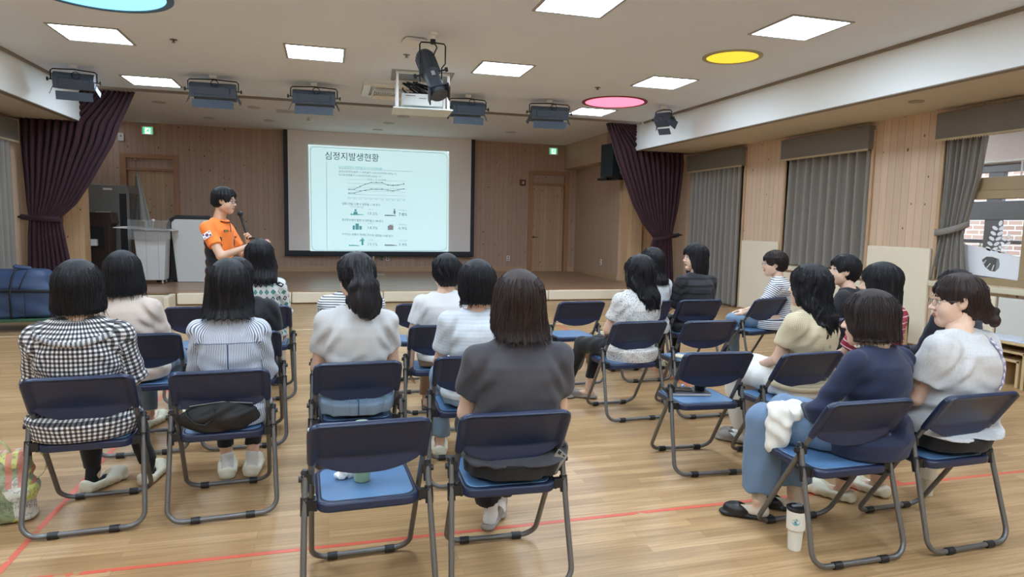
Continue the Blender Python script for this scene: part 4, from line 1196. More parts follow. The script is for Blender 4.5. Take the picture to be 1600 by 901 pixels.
# ------------------------------------------------------------------ smooth solid modelling for bodies, clothes and hair
class SDF:
    def __init__(s): s.p = []
    def _add(s, fn, lo, hi, k, op):
        s.p.append((fn, np.minimum(lo, hi), np.maximum(lo, hi), k, op)); return s
    def cone(s, a, b, ra, rb, k=.02, op='add', cut=None, flat=None):
        """capsule with two radii; cut=(point, normal) removes what lies beyond; flat scales the distance in y"""
        a = np.array(a, float); b = np.array(b, float)
        def fn(P):
            ba = b - a; pa = P - a
            t = np.clip((pa @ ba) / max(ba @ ba, 1e-9), 0, 1)
            q = pa - t[..., None] * ba
            if flat is not None: q = q / np.array(flat)
            d = np.sqrt((q * q).sum(-1)) - (ra + (rb - ra) * t)
            if flat is not None: d = d * min(flat)
            if cut is not None:
                c, n = np.array(cut[0], float), np.array(cut[1], float)
                d = np.maximum(d, (P - c) @ (n / np.linalg.norm(n)))
            return d
        r = max(ra, rb) * (max(flat) if flat is not None else 1)
        return s._add(fn, np.minimum(a, b) - r, np.maximum(a, b) + r, k, op)
    def ell(s, c, r, k=.02, op='add', rot=None):
        c = np.array(c, float); r = np.array(r, float)
        R = np.array(Euler(rot).to_matrix()) if rot is not None else None
        def fn(P):
            q = P - c
            if R is not None: q = q @ R
            k0 = np.sqrt(((q / r) ** 2).sum(-1)); k1 = np.sqrt(((q / (r * r)) ** 2).sum(-1))
            return k0 * (k0 - 1) / np.maximum(k1, 1e-6)
        m = r.max() if R is not None else r
        return s._add(fn, c - m, c + m, k, op)
    def loft(s, rows, k=.02, op='add', p=2.0):
        """rows: (z, cx, cy, rx, ry) bottom to top"""
        rows = sorted(rows); A = np.array(rows, float)
        def fn(P):
            z = P[..., 2]
            v = [np.interp(z, A[:, 0], A[:, i]) for i in range(1, 5)]
            rr = (np.abs((P[..., 0] - v[0]) / v[2]) ** p + np.abs((P[..., 1] - v[1]) / v[3]) ** p) ** (1 / p)
            d = (rr - 1) * np.minimum(v[2], v[3])
            return np.maximum(d, np.maximum(A[0, 0] - z, z - A[-1, 0]))
        m = max(A[:, 3].max(), A[:, 4].max())
        lo = np.array([A[:, 1].min() - A[:, 3].max(), A[:, 2].min() - A[:, 4].max(), A[0, 0]])
        hi = np.array([A[:, 1].max() + A[:, 3].max(), A[:, 2].max() + A[:, 4].max(), A[-1, 0]])
        return s._add(fn, lo, hi, k, op)
    def half(s, c, n, k=.0):
        """keep only the side the normal points away from"""
        c = np.array(c, float); n = np.array(n, float); n = n / np.linalg.norm(n)
        return s._add(lambda P: (P - c) @ n, np.full(3, -9.), np.full(3, 9.), k, 'cutall')
    def fn(s, f): s.p.append((f, None, None, 0, 'disp')); return s
    @staticmethod
    def comb(a, b, k, op):
        if op == 'add':
            if k <= 0: return np.minimum(a, b)
            h = np.maximum(k - np.abs(a - b), 0) / k
            return np.minimum(a, b) - h * h * k * .25
        b = -b if op == 'sub' else b
        if k <= 0: return np.maximum(a, b)
        h = np.maximum(k - np.abs(a - b), 0) / k
        return np.maximum(a, b) + h * h * k * .25
    def bounds(s):
        lo = np.min([q[1] for q in s.p if q[4] == 'add'], 0); hi = np.max([q[2] for q in s.p if q[4] == 'add'], 0)
        return lo, hi
    def __call__(s, P):
        d = np.full(P.shape[:-1], 1.0)
        for fn, lo, hi, k, op in s.p:
            if op == 'disp': d = d + fn(P)
            else: d = s.comb(d, fn(P), k, op)
        return d
    def mesh(s, h, lo=None, hi=None):
        b0, b1 = s.bounds()
        lo = b0 if lo is None else np.maximum(lo, b0); hi = b1 if hi is None else np.minimum(hi, b1)
        lo = np.array(lo) - 2.5 * h; hi = np.array(hi) + 2.5 * h
        n = np.ceil((hi - lo) / h).astype(int) + 1
        ax = [lo[i] + h * np.arange(n[i]) for i in range(3)]
        D = np.full(n, 1.0)
        for fn, l, u, k, op in s.p:
            if op == 'disp':
                near = np.abs(D) < .06
                I = np.nonzero(near)
                P = np.stack([ax[i][I[i]] for i in range(3)], -1)
                D[I] += fn(P); continue
            if op == 'cutall': sl = [slice(0, n[i]) for i in range(3)]
            else:
                e = k + 3 * h + .01
                sl = []
                for i in range(3):
                    a = max(0, int((l[i] - e - lo[i]) / h)); b = min(n[i], int((u[i] + e - lo[i]) / h) + 2)
                    sl.append(slice(a, max(a, b)))
            sl = tuple(sl)
            if any(q.stop <= q.start for q in sl): continue
            P = np.stack(np.meshgrid(ax[0][sl[0]], ax[1][sl[1]], ax[2][sl[2]], indexing='ij'), -1)
            D[sl] = s.comb(D[sl], fn(P), k, op)
        return nets(D, lo, h)

def nets(D, lo, h):
    """naive surface nets: quads through the zero level"""
    nx, ny, nz = D.shape
    inside = D < 0
    c = [(i, j, k) for i in (0, 1) for j in (0, 1) for k in (0, 1)]
    sub = lambda A, i, j, k: A[i:nx - 1 + i, j:ny - 1 + j, k:nz - 1 + k]
    cnt = sum(sub(inside, *q).astype(np.int8) for q in c)
    act = (cnt > 0) & (cnt < 8)
    I = np.stack(np.nonzero(act), -1)
    idx = np.full(act.shape, -1, np.int64); idx[act] = np.arange(len(I))
    acc = np.zeros((len(I), 3)); w = np.zeros(len(I))
    for a in range(8):
        for b in range(a + 1, 8):
            d = np.array(c[b]) - np.array(c[a])
            if np.abs(d).sum() != 1: continue
            va = D[I[:, 0] + c[a][0], I[:, 1] + c[a][1], I[:, 2] + c[a][2]]
            vb = D[I[:, 0] + c[b][0], I[:, 1] + c[b][1], I[:, 2] + c[b][2]]
            m = (va < 0) != (vb < 0)
            t = np.where(m, va / np.where(m, va - vb, 1), 0)
            acc += np.where(m[:, None], np.array(c[a]) + t[:, None] * d, 0); w += m
    V = lo + h * (I + acc / w[:, None])
    F = []
    for ax_ in range(3):
        o1, o2 = [(1, 2), (2, 0), (0, 1)][ax_]
        sl0 = [slice(None)] * 3; sl1 = [slice(None)] * 3
        sl0[ax_] = slice(0, D.shape[ax_] - 1); sl1[ax_] = slice(1, None)
        A = inside[tuple(sl0)]; B = inside[tuple(sl1)]
        E = np.stack(np.nonzero(A != B), -1)
        E = E[(E[:, o1] > 0) & (E[:, o2] > 0) & (E[:, o1] < D.shape[o1] - 1) & (E[:, o2] < D.shape[o2] - 1)]
        if not len(E): continue
        u = np.zeros(3, int); u[o1] = 1; v = np.zeros(3, int); v[o2] = 1
        g = lambda e: idx[e[:, 0], e[:, 1], e[:, 2]]
        q = np.stack([g(E), g(E - u), g(E - u - v), g(E - v)], -1)
        fl = A[E[:, 0], E[:, 1], E[:, 2]]
        q[~fl] = q[~fl][:, ::-1]
        F.append(q)
    return V, np.concatenate(F) if F else np.zeros((0, 4), int)

def np_mesh(name, V, F, mats, parent, mi=None, uv=None, smooth=True, F3=None):
    me = bpy.data.meshes.new(name)
    me.vertices.add(len(V)); me.vertices.foreach_set('co', np.asarray(V, np.float32).ravel())
    nf = len(F)
    me.loops.add(nf * 4); me.loops.foreach_set('vertex_index', np.asarray(F, np.int32).ravel())
    me.polygons.add(nf)
    me.polygons.foreach_set('loop_start', np.arange(0, nf * 4, 4, dtype=np.int32))
    if not isinstance(mats, (list, tuple)): mats = [mats]
    for q in mats: me.materials.append(q)
    if mi is not None: me.polygons.foreach_set('material_index', np.asarray(mi, np.int32))
    if uv is not None:
        l = me.uv_layers.new(name='UVMap')
        l.data.foreach_set('uv', np.asarray(uv, np.float32)[np.asarray(F).ravel()].ravel())
    me.update(calc_edges=True)
    me.polygons.foreach_set('use_smooth', np.ones(nf, bool))
    o = bpy.data.objects.new(name, me)
    return link(o, parent)

def tubes_np(paths, r0, r1, n=4):
    """many thin tapered strands as arrays; paths (S, K, 3)"""
    S, K, _ = paths.shape
    T = np.gradient(paths, axis=1)
    T /= np.maximum(np.linalg.norm(T, axis=-1, keepdims=True), 1e-9)
    ref = np.array([.31, .93, .17])
    U = np.cross(T, ref); U /= np.maximum(np.linalg.norm(U, axis=-1, keepdims=True), 1e-9)
    Wv = np.cross(T, U)
    rad = np.linspace(r0, r1, K)[None, :, None]
    V = []
    for k in range(n):
        a = 2 * PI * k / n
        V.append(paths + rad * (math.cos(a) * U + math.sin(a) * Wv))
    V = np.stack(V, 2).reshape(-1, 3)
    s_, k_, j_ = np.meshgrid(np.arange(S), np.arange(K - 1), np.arange(n), indexing='ij')
    id_ = lambda s, k, j: (s * K + k) * n + j % n
    F = np.stack([id_(s_, k_, j_), id_(s_, k_, j_ + 1), id_(s_, k_ + 1, j_ + 1), id_(s_, k_ + 1, j_)], -1).reshape(-1, 4)
    return V, F

def rotm(yaw=0, pitch=0, roll=0):
    """columns: yaw about z (ccw), then pitch about x (positive looks up), then roll about y; degrees"""
    return np.array(Matrix.Rotation(math.radians(yaw), 3, 'Z') @ Matrix.Rotation(math.radians(pitch), 3, 'X') @ Matrix.Rotation(math.radians(roll), 3, 'Y'))
# ------------------------------------------------------------------ people
def skin_mat(name, rgb):
    t = NT(name); c = t.coord(); n = t.noise(c, 30, 3); L = lin(rgb)
    t.set(t.mix(n, tuple(v * .92 for v in L), tuple(min(1, v * 1.06) for v in L)), .5, Subsurface_Weight=.08, Subsurface_Radius=(.01, .004, .002))
    return t.m
M_SKIN = skin_mat('skin_light', (222, 184, 158)); M_SKIN2 = skin_mat('skin_warm', (206, 164, 136))
M_BROW = plain('eyebrow', (58, 46, 42), .8); M_LIP = plain('lips', (182, 118, 106), .5); M_EYEW = plain('eye_white', (226, 220, 214), .3); M_IRIS = plain('iris', (30, 22, 20), .2)
def hair_mat(name, rgb, hi):
    t = NT(name)
    uv = t.sep(t.n('ShaderNodeUVMap', uv_map='UVMap').outputs[0])
    n = t.noise(t.comb(t.math('MULTIPLY', uv[0], 420.0), t.math('MULTIPLY', uv[1], 9.0), 0.0), 1.0, 4, .6)
    n2 = t.noise(t.comb(t.math('MULTIPLY', uv[0], 60.0), t.math('MULTIPLY', uv[1], 4.0), 3.0), 1.0, 2)
    f = t.math('ADD', t.math('MULTIPLY', n, .6), t.math('MULTIPLY', n2, .4))
    t.set(t.mix(t.math('POWER', f, 2.6), lin(rgb), lin(hi)), t.math('ADD', .36, t.math('MULTIPLY', n, .3)), Specular_IOR_Level=.28)
    t.bump(f, .7, .004)
    return t.m
H_BLACK = hair_mat('hair_black', (17, 16, 18), (52, 50, 54))
H_SOFT = hair_mat('hair_soft_black', (24, 22, 24), (70, 66, 70))
H_BROWN = hair_mat('hair_dark_brown', (34, 24, 22), (92, 72, 64))
H_BROWN2 = hair_mat('hair_brown_black', (28, 21, 20), (78, 60, 54))

def cloth(name, color_fn=None, rgb=(200, 200, 200), rough=.85, weave=500, wstr=.25, wrinkle=.25):
    """fabric; color_fn(t, u, v) -> colour socket from body coordinates in metres"""
    t = NT(name)
    uv = t.sep(t.n('ShaderNodeUVMap', uv_map='UVMap').outputs[0])
    c = t.coord()
    n = t.noise(c, weave, 2)
    col = color_fn(t, uv[0], uv[1]) if color_fn else lin(rgb)
    k = t.mix(n, (.86, .86, .86), (1.1, 1.1, 1.1))
    t.set(t.mix(1.0, col, k, 'MULTIPLY'), rough, Sheen_Weight=.1)
    wr = t.noise(c, 14, 3)
    t.bump(t.math('ADD', t.math('MULTIPLY', n, wstr), t.math('MULTIPLY', wr, 1.0)), wrinkle, .012)
    return t.m
def stripe(t, x, period, duty, soft=0.06):
    """1 inside the stripe, else 0"""
    f = t.math('FRACT', t.math('ADD', t.math('DIVIDE', x, period), 100.0))
    a = t.math('ABSOLUTE', t.math('SUBTRACT', f, .5))
    q = t.math('DIVIDE', t.math('SUBTRACT', duty * .5, a), soft)
    x_ = t.n('ShaderNodeClamp'); t.put(x_.inputs[0], t.math('ADD', q, .5)); return x_.outputs[0]
def c_gingham(t, u, v):
    a = stripe(t, u, .0215, .5); b = stripe(t, v, .0215, .5)
    s = t.math('MULTIPLY', t.math('ADD', a, b), .5)
    return t.ramp(s, [(0.0, lin((232, 230, 226))), (0.5, lin((112, 110, 112))), (1.0, lin((22, 22, 26)))])
def c_vstripe(t, u, v):
    return t.mix(stripe(t, u, .0088, .42, .15), lin((226, 230, 238)), lin((96, 108, 132)))
def hstripes(period, duty, A, B):
    return lambda t, u, v: t.mix(stripe(t, v, period, duty, .08), lin(A), lin(B))
def c_diamond(t, u, v):
    pu, pv = .050, .060
    U = t.math('DIVIDE', u, pu); Vv = t.math('DIVIDE', v, pv)
    fu = t.math('ABSOLUTE', t.math('SUBTRACT', t.math('FRACT', t.math('ADD', U, 100.0)), .5))
    fv = t.math('ABSOLUTE', t.math('SUBTRACT', t.math('FRACT', t.math('ADD', Vv, 100.0)), .5))
    d = t.math('ADD', fu, fv)
    inside = t.math('LESS_THAN', d, .40); core = t.math('LESS_THAN', d, .16)
    wn = t.n('ShaderNodeTexWhiteNoise', noise_dimensions='2D')
    t.put(wn.inputs['Vector'], t.comb(t.math('FLOOR', t.math('ADD', U, 100.0)), t.math('FLOOR', t.math('ADD', Vv, 100.0)), 0.0))
    rowp = t.math('MODULO', t.math('FLOOR', t.math('ADD', Vv, 100.0)), 2.0)
    pick = t.math('GREATER_THAN', t.math('ADD', t.math('MULTIPLY', wn.outputs[0], .5), t.math('MULTIPLY', rowp, .4)), .45)
    dc = t.mix(pick, lin((70, 128, 116)), lin((36, 38, 46)))
    dc = t.mix(core, dc, t.mix(pick, lin((90, 150, 138)), lin((206, 204, 196))))
    return t.mix(inside, lin((208, 208, 202)), dc)
def c_dots(t, u, v):
    vo = t.n('ShaderNodeTexVoronoi', feature='F1'); t.put(vo.inputs['Vector'], t.comb(u, v, 0.0)); vo.inputs['Scale'].default_value = 105.0
    vo.inputs['Randomness'].default_value = .8
    return t.mix(t.math('LESS_THAN', vo.outputs['Distance'], .30), lin((212, 209, 203)), lin((34, 34, 38)))
def c_knit(t, u, v):
    a = stripe(t, v, .009, .45, .4); b = stripe(t, u, .007, .55, .4)
    return t.mix(t.math('MULTIPLY', a, b), lin((214, 198, 164)), lin((150, 132, 100)))
def c_seersucker(t, u, v):
    a = stripe(t, v, .021, .5, .5)
    return t.mix(t.math('MULTIPLY', a, t.noise(t.comb(t.math('MULTIPLY', u, 70.0), t.math('MULTIPLY', v, 20.0), 0.0), 1.0, 2)), lin((214, 220, 224)), lin((184, 192, 198)))
def c_gauze(t, u, v):
    n = t.noise(t.comb(t.math('MULTIPLY', u, 30.0), t.math('MULTIPLY', v, 380.0), 0.0), 1.0, 3)
    n2 = t.noise(t.comb(t.math('MULTIPLY', u, 300.0), t.math('MULTIPLY', v, 24.0), 5.0), 1.0, 3)
    return t.mix(t.math('MULTIPLY', n, n2), lin((216, 214, 211)), lin((140, 138, 136)))
def c_heather(rgb, d=.8):
    def f(t, u, v):
        n = t.noise(t.comb(t.math('MULTIPLY', u, 60.0), t.math('MULTIPLY', v, 500.0), 0.0), 1.0, 3)
        return t.mix(n, tuple(x * d for x in lin(rgb)), tuple(min(1, x * 1.12) for x in lin(rgb)))
    return f
def c_denim(rgb):
    def f(t, u, v):
        c = t.coord(); n = t.noise(c, 380, 2); n2 = t.noise(c, 6, 3)
        L = lin(rgb)
        a = t.mix(n, tuple(x * .7 for x in L), tuple(min(1, x * 1.25) for x in L))
        return t.mix(t.math('MULTIPLY', n2, .35), a, tuple(min(1, x * 1.9) for x in L))
    return f
def c_band(t, u, v):
    return t.mix(stripe(t, v, .075, .28, .05), t.mix(stripe(t, v, .006, .5, .3), lin((54, 54, 58)), lin((36, 36, 40))), lin((14, 14, 16)))

T = dict(
 gingham=cloth('gingham_cotton', c_gingham), vstripe=cloth('fine_striped_cotton', c_vstripe),
 beige=cloth('beige_jersey', c_heather((208, 192, 178), .9)), diamond=cloth('diamond_print', c_diamond),
 black=cloth('black_cotton', rgb=(26, 26, 30)), navystripe=cloth('navy_striped_jersey', hstripes(.0165, .38, (226, 226, 224), (34, 38, 52))),
 palegrey=cloth('pale_grey_tee', c_heather((196, 195, 192), .88)), white=cloth('white_tee', rgb=(216, 213, 210)),
 seer=cloth('textured_white_knit', c_seersucker, wrinkle=.4), charcoal=cloth('charcoal_tee', rgb=(66, 64, 68)),
 dots=cloth('dotted_blouse', c_dots), offwhite=cloth('white_blouse', rgb=(208, 212, 214)), band=cloth('black_banded_knit', c_band),
 bstripe=cloth('breton_stripe', hstripes(.0205, .34, (236, 236, 238), (34, 40, 60))), knit=cloth('beige_openwork_knit', c_knit, wrinkle=.3),
 black2=cloth('plain_black_top', rgb=(32, 33, 37)), redstripe=cloth('red_striped_jersey', hstripes(.040, .13, (150, 34, 52), (232, 214, 214))),
 navy=cloth('navy_cardigan', c_heather((31, 38, 66), .85)), gauze=cloth('white_gauze_blouse', c_gauze, wrinkle=.35), darknavy=cloth('dark_navy_knit', rgb=(30, 34, 48)),
 orange=cloth('orange_polo_fabric', c_heather((246, 128, 44), .95), rough=.7), 
 jeans=cloth('light_denim', c_denim((116, 138, 158))), jeans2=cloth('mid_blue_denim', c_denim((98, 120, 144))), blackp=cloth('black_trousers', rgb=(20, 20, 22)),
 whitep=cloth('white_trousers', rgb=(224, 222, 214)), khaki=cloth('brown_trousers', rgb=(146, 116, 88)), sand=cloth('sand_trousers', rgb=(176, 164, 146)), darkjean=cloth('dark_grey_denim', c_denim((48, 54, 62))),
 navyp=cloth('navy_trousers', rgb=(34, 38, 52)))
M_CROC = plain('cream_rubber_clog', (222, 216, 192), .55); M_SLIPGREY = plain('grey_slipper', (142, 132, 122), .7); M_SHOEBLACK = plain('black_leather_clog', (28, 27, 28), .4)
M_SOCKB = plain('black_sock', (24, 24, 26), .9); M_SOCKW = plain('white_sock', (220, 218, 214), .9); M_SOLE = plain('pale_sole', (206, 202, 190), .7)
M_WIRE = plain('spectacle_metal', (120, 116, 110), .3, .8); M_LENS = None

def wrinkles(seed, amp):
    """folds in worn cloth: waist creases and soft drag lines"""
    rng = np.random.RandomState(seed)
    a = rng.uniform(0, 6.28, 8)
    def f(P):
        x, y, z = P[..., 0], P[..., 1], P[..., 2]
        w = np.exp(-((z - .12) / .13) ** 2)
        d = amp * w * np.sin(70 * z + 5 * np.sin(7 * x + a[0]) + 3 * np.sin(15 * x + a[1]) + 4 * y)
        s = np.exp(-((np.abs(x) - .17) / .06) ** 2) * np.exp(-((z - .36) / .10) ** 2)
        d = d + amp * .9 * s * np.sin(85 * (z * .6 + np.abs(x) * .9) + a[2])
        d = d + amp * .55 * np.sin(23 * x + a[3] + 3 * np.sin(9 * z + a[4])) * np.sin(12 * z + a[5])
        return d
    return f

TORSO = [(-.09, .188, .145, -.02), (0, .198, .152, -.032), (.08, .176, .128, -.04), (.17, .146, .102, -.05), (.27, .152, .108, -.06), (.36, .163, .108, -.062),
         (.41, .158, .098, -.06), (.44, .132, .082, -.057), (.47, .095, .068, -.052), (.50, .068, .058, -.047), (.54, .052, .054, -.035)]
MALE = [(-.09, .165, .12, -.01), (0, .170, .125, -.015), (.08, .158, .112, -.02), (.17, .152, .102, -.03), (.27, .165, .108, -.035), (.36, .180, .112, -.04),
        (.41, .178, .105, -.04), (.445, .150, .085, -.04), (.475, .10, .07, -.035), (.50, .075, .062, -.03), (.54, .058, .058, -.02)]

def torso_rows(tab, ts, g, e, z0=-9, z1=9):
    return [(z * ts, 0, cy, rx * g + e, ry * (1 + (g - 1) * 1.2) + e) for z, rx, ry, cy in tab if z0 <= z <= z1]

def hand_sdf(F, w, d, n, side, curl=.35, sc=1.0, spread=.06, fingers=None):
    """w wrist, d pointing direction, n back-of-hand normal; side +1 right / -1 left"""
    d = np.array(d, float); d /= np.linalg.norm(d); n = np.array(n, float); n -= d * (n @ d); n /= np.linalg.norm(n)
    s = np.cross(d, n) * side      # towards the thumb
    L = lambda a, b, c: np.array(w) + sc * (d * a + s * b + n * c)
    F.cone(L(-.02, 0, 0), L(.03, .0, 0), .022 * sc, .024 * sc, .01)
    F.cone(L(.03, .018, 0), L(.082, .026, 0), .014 * sc, .012 * sc, .012)
    F.cone(L(.03, 0, 0), L(.088, .006, .002), .016 * sc, .013 * sc, .014)
    F.cone(L(.03, -.016, 0), L(.080, -.026, 0), .014 * sc, .0115 * sc, .012)
    lens = (.068, .076, .071, .056); offs = (.028, .010, -.008, -.026)
    for i in range(4):
        cu = curl if fingers is None else fingers[i]
        a0 = np.array([.086 - .005 * abs(i - 1), offs[i], 0.]); dirv = np.array([math.cos(cu * .6), spread * (1.5 - i) / 1.5, -math.sin(cu * .6)])
        p0 = a0; p1 = p0 + dirv * lens[i] * .48; an = cu * 1.6
        p2 = p1 + np.array([math.cos(an), spread * (1.5 - i) / 2, -math.sin(an)]) * lens[i] * .30
        an = cu * 2.4
        p3 = p2 + np.array([math.cos(an), 0, -math.sin(an)]) * lens[i] * .22
        r = (.0088, .0092, .0088, .0078)[i] * sc
        F.cone(L(*p0), L(*p1), r * 1.05, r, .006); F.cone(L(*p1), L(*p2), r, r * .92, .004); F.cone(L(*p2), L(*p3), r * .92, r * .8, .004)
    F.cone(L(.012, .022, -.004), L(.045, .045, -.012), .014 * sc, .0115 * sc, .012)
    F.cone(L(.045, .045, -.012), L(.075, .052, -.022), .011 * sc, .0085 * sc, .005)
    return F

def head_sdf(male=False):
    F = SDF(); j = 1.06 if male else 1.0
    F.ell((0, -.012, .035), (.073, .092, .085), .02).ell((0, .028, -.032), (.058 * j, .060, .080), .03)
    F.ell((0, .058, -.092), (.026 * j, .024, .020), .03).ell((.040, .040, -.045), (.026 * j, .034, .036), .03).ell((-.040, .040, -.045), (.026 * j, .034, .036), .03)
    F.cone((-.048 * j, .0, -.07), (-.015, .055, -.098), .014, .014, .03).cone((.048 * j, .0, -.07), (.015, .055, -.098), .014, .014, .03)
    F.ell((-.03, .094, -.001), (.018, .014, .012), .012, 'sub').ell((.03, .094, -.001), (.018, .014, .012), .012, 'sub')
    F.ell((-.031, .0735, -.001), (.0135, .0115, .0095), .003).ell((.031, .0735, -.001), (.0135, .0115, .0095), .003)
    F.cone((0, .082, .002), (0, .103, -.030), .0075, .0105, .010).ell((-.011, .094, -.034), (.008, .009, .007), .006).ell((.011, .094, -.034), (.008, .009, .007), .006)
    F.cone((-.030, .081, .019), (.030, .081, .019), .007, .007, .014)
    F.cone((-.017, .084, -.058), (.017, .084, -.058), .0062, .0062, .008).cone((-.015, .083, -.067), (.015, .083, -.067), .0065, .0065, .006)
    F.cone((0, .090, -.058), (0, .089, -.066), .0065, .0065, .006)
    for s in (-1, 1):
        F.ell((s * .076, -.004, -.006), (.009, .019, .031), .008, rot=(0.15, s * .25, s * .35)).ell((s * .083, .002, -.002), (.006, .010, .017), .004, 'sub', rot=(0.15, s * .25, s * .35))
    F.cone((0, -.022, -.04), (0, -.030, -.100), .046 * j, .044 * j, .03)
    return F
def face_index(V, F):
    c = V[F].mean(1); x, y, z = np.abs(c[:, 0]), c[:, 1], c[:, 2]
    mi = np.zeros(len(F), int)
    arch = .0265 - .10 * np.abs(x - .032) ** 1.0 * .6
    mi[(y > .062) & (x > .012) & (x < .050) & (np.abs(z - arch + .0) < .0042)] = 1
    mi[(y > .080) & (x < .021 - .35 * np.abs(z + .0625)) & (z < -.0530) & (z > -.0745)] = 2
    eye = (y > .0765) & (np.abs(x - .031) < .0125) & (np.abs(z + .001) < .0062)
    mi[eye] = 3
    mi[eye & ((x - .031) ** 2 + (z + .001) ** 2 < .0058 ** 2)] = 4
    mi[(y > .070) & (np.abs(x - .031) < .0150) & (z > .0042) & (z < .0078)] = 4
    return mi
_hc = {}
_hs = []
def head_sdf_cached():
    if not _hs: _hs.append(head_sdf())
    return _hs[0]
def head_mesh(male):
    if male not in _hc:
        V, F = head_sdf(male).mesh(.0042)
        _hc[male] = (V, F, face_index(V, F))
    return _hc[male]

def groove(axis_y, amp, n, seed, wave=0.0):
    rng = np.random.RandomState(seed); ph = rng.uniform(0, 6.28, 6)
    def f(P):
        th = np.arctan2(P[..., 0], -(P[..., 1] - axis_y)); z = P[..., 2]
        w = wave * (2.2 * np.sin(28 * z + ph[3] + 2 * np.sin(3 * th)) + 1.2 * np.sin(45 * z + ph[4]))
        d = amp * (np.sin(n * th + ph[0] + 1.2 * np.sin(9 * z + ph[1]) + w) * .5 + .35 * np.sin(2.3 * n * th + ph[2] + 5 * z + w * 1.3) + .25 * np.sin(4.7 * n * th + ph[5]))
        return -d * np.clip((.13 - z) / .07, .15, 1)
    return f

def hair_sdf(st, seed):
    """st: hair style dictionary in head coordinates"""
    F = SDF(); k = st['kind']; v = st.get('vol', 0.0); L = st.get('L', -.14)
    top = .128 + v
    F.ell((0, -.016, .036), (.083 + v, .104 + v, .093 + v), .02)
    if k in ('bob', 'long'):
        hw, dp = st.get('hw', .088), st.get('dp', .095)
        ym = st.get('ym', -.012)
        rows = [(.07, 0, -.014, .078 + v, .092 + v), (.03, 0, -.014, .086 + v, .102 + v), (-.04, 0, ym - .005, .5 * (.086 + hw) + v, .100 + v), (-.09, 0, ym - .012, hw + v * .6, dp)]
        if k == 'long':
            rows[-1] = (-.09, 0, -.03, hw + v * .6, .098)
            zz = -.09; ob = st.get('out', .172)
            while zz > L + .001:
                zz = max(zz - .03, L)
                f = (zz + .09) / (L + .09)
                out = min(ob, .128 + max(0, -.09 - zz) * .75) - max(0, -.22 - zz) * .12
                d_ = (.098 + (st.get('dpb', .07) - .098) * f)
                rows.append((zz, 0, -out + d_, (hw + (st.get('hwb', hw) - hw) * f), d_))
        else:
            rows.append((L + .02, 0, ym - .012, hw * st.get('flare', 1.0), dp)); rows.append((L, 0, ym - .010, hw * .93, dp * .9))
        F.loft(rows, .015)
    elif k == 'short':
        F.loft([(.06, 0, -.016, .080 + v, .094 + v), (.0, 0, -.022, .083 + v, .096 + v), (-.045, 0, -.034, .074 + v * .7, .082 + v), (L, 0, -.045, .050, .052)], .02)
    elif k in ('pony', 'bun'):
        F.loft([(.05, 0, -.018, .078, .094), (.0, 0, -.026, .080, .088), (-.045, 0, -.036, .070, .074), (-.085, 0, -.042, .050, .050)], .02)
    if k == 'pony':
        F.ell((0, -.118, st['pz']), (.022, .020, .020), .02)
        pts = st['tail']; rr = st['tr']
        for (a, b), (ra, rb) in zip(zip(pts, pts[1:]), zip(rr, rr[1:])): F.cone(a, b, ra, rb, .02, flat=(1.25, .8, 1))
    if k == 'bun':
        bx, by, bz = st['bun']
        F.cone((0, -.09, -.02), (bx, by, bz), .04, .03, .03)
        for (dx, dy, dz, r) in ((0, 0, 0, .036), (.025, -.012, .014, .026), (-.022, -.01, -.016, .026), (.006, -.018, -.03, .026), (.03, .0, -.022, .022), (-.012, -.012, .026, .022)):
            F.ell((bx + dx, by + dy, bz + dz), (r, r * .85, r * .8), .006)
    # opening for the face
    fz = st.get('fringe', .045)
    F.ell((0, .115, fz - .115), (st.get('fw', .064), st.get('fd', .075), .112), .012, 'sub')
    F.ell((0, .10, fz - .20), (st.get('fw', .064) * 1.1, .09, .16), .02, 'sub')
    if k in ('bob', 'long'):
        F.cone((0, .10, -.12), (0, .08, -.5), .085, .10, .02, 'sub')
        if k == 'long': F.cone((0, .03, -.16), (0, .03, -.5), .085, .09, .02, 'sub', flat=(1.2, 1, 1))
    if k in ('pony', 'bun', 'short') and st.get('ears', True):
        for s in (-1, 1): F.ell((s * .092, .016, -.035), (.032, .038, st.get('eh', .045)), .012, 'sub')
    F.fn(groove(-.02, st.get('amp', .0045), st.get('n', 13), seed, st.get('wave', 0.0)))
    if k == 'bob' and not st.get('soft'): F.half((0, 0, L), (0, st.get('tilt', 0.0), -1), .03)
    F.fn(lambda P: .010 * np.clip((L + .03 - P[..., 2]) / .03, 0, 1) * (.5 + .5 * np.sin(60 * np.arctan2(P[..., 0], -P[..., 1]) * .45 + seed)) if k in ('bob', 'long') else 0.0 * P[..., 0])
    return F

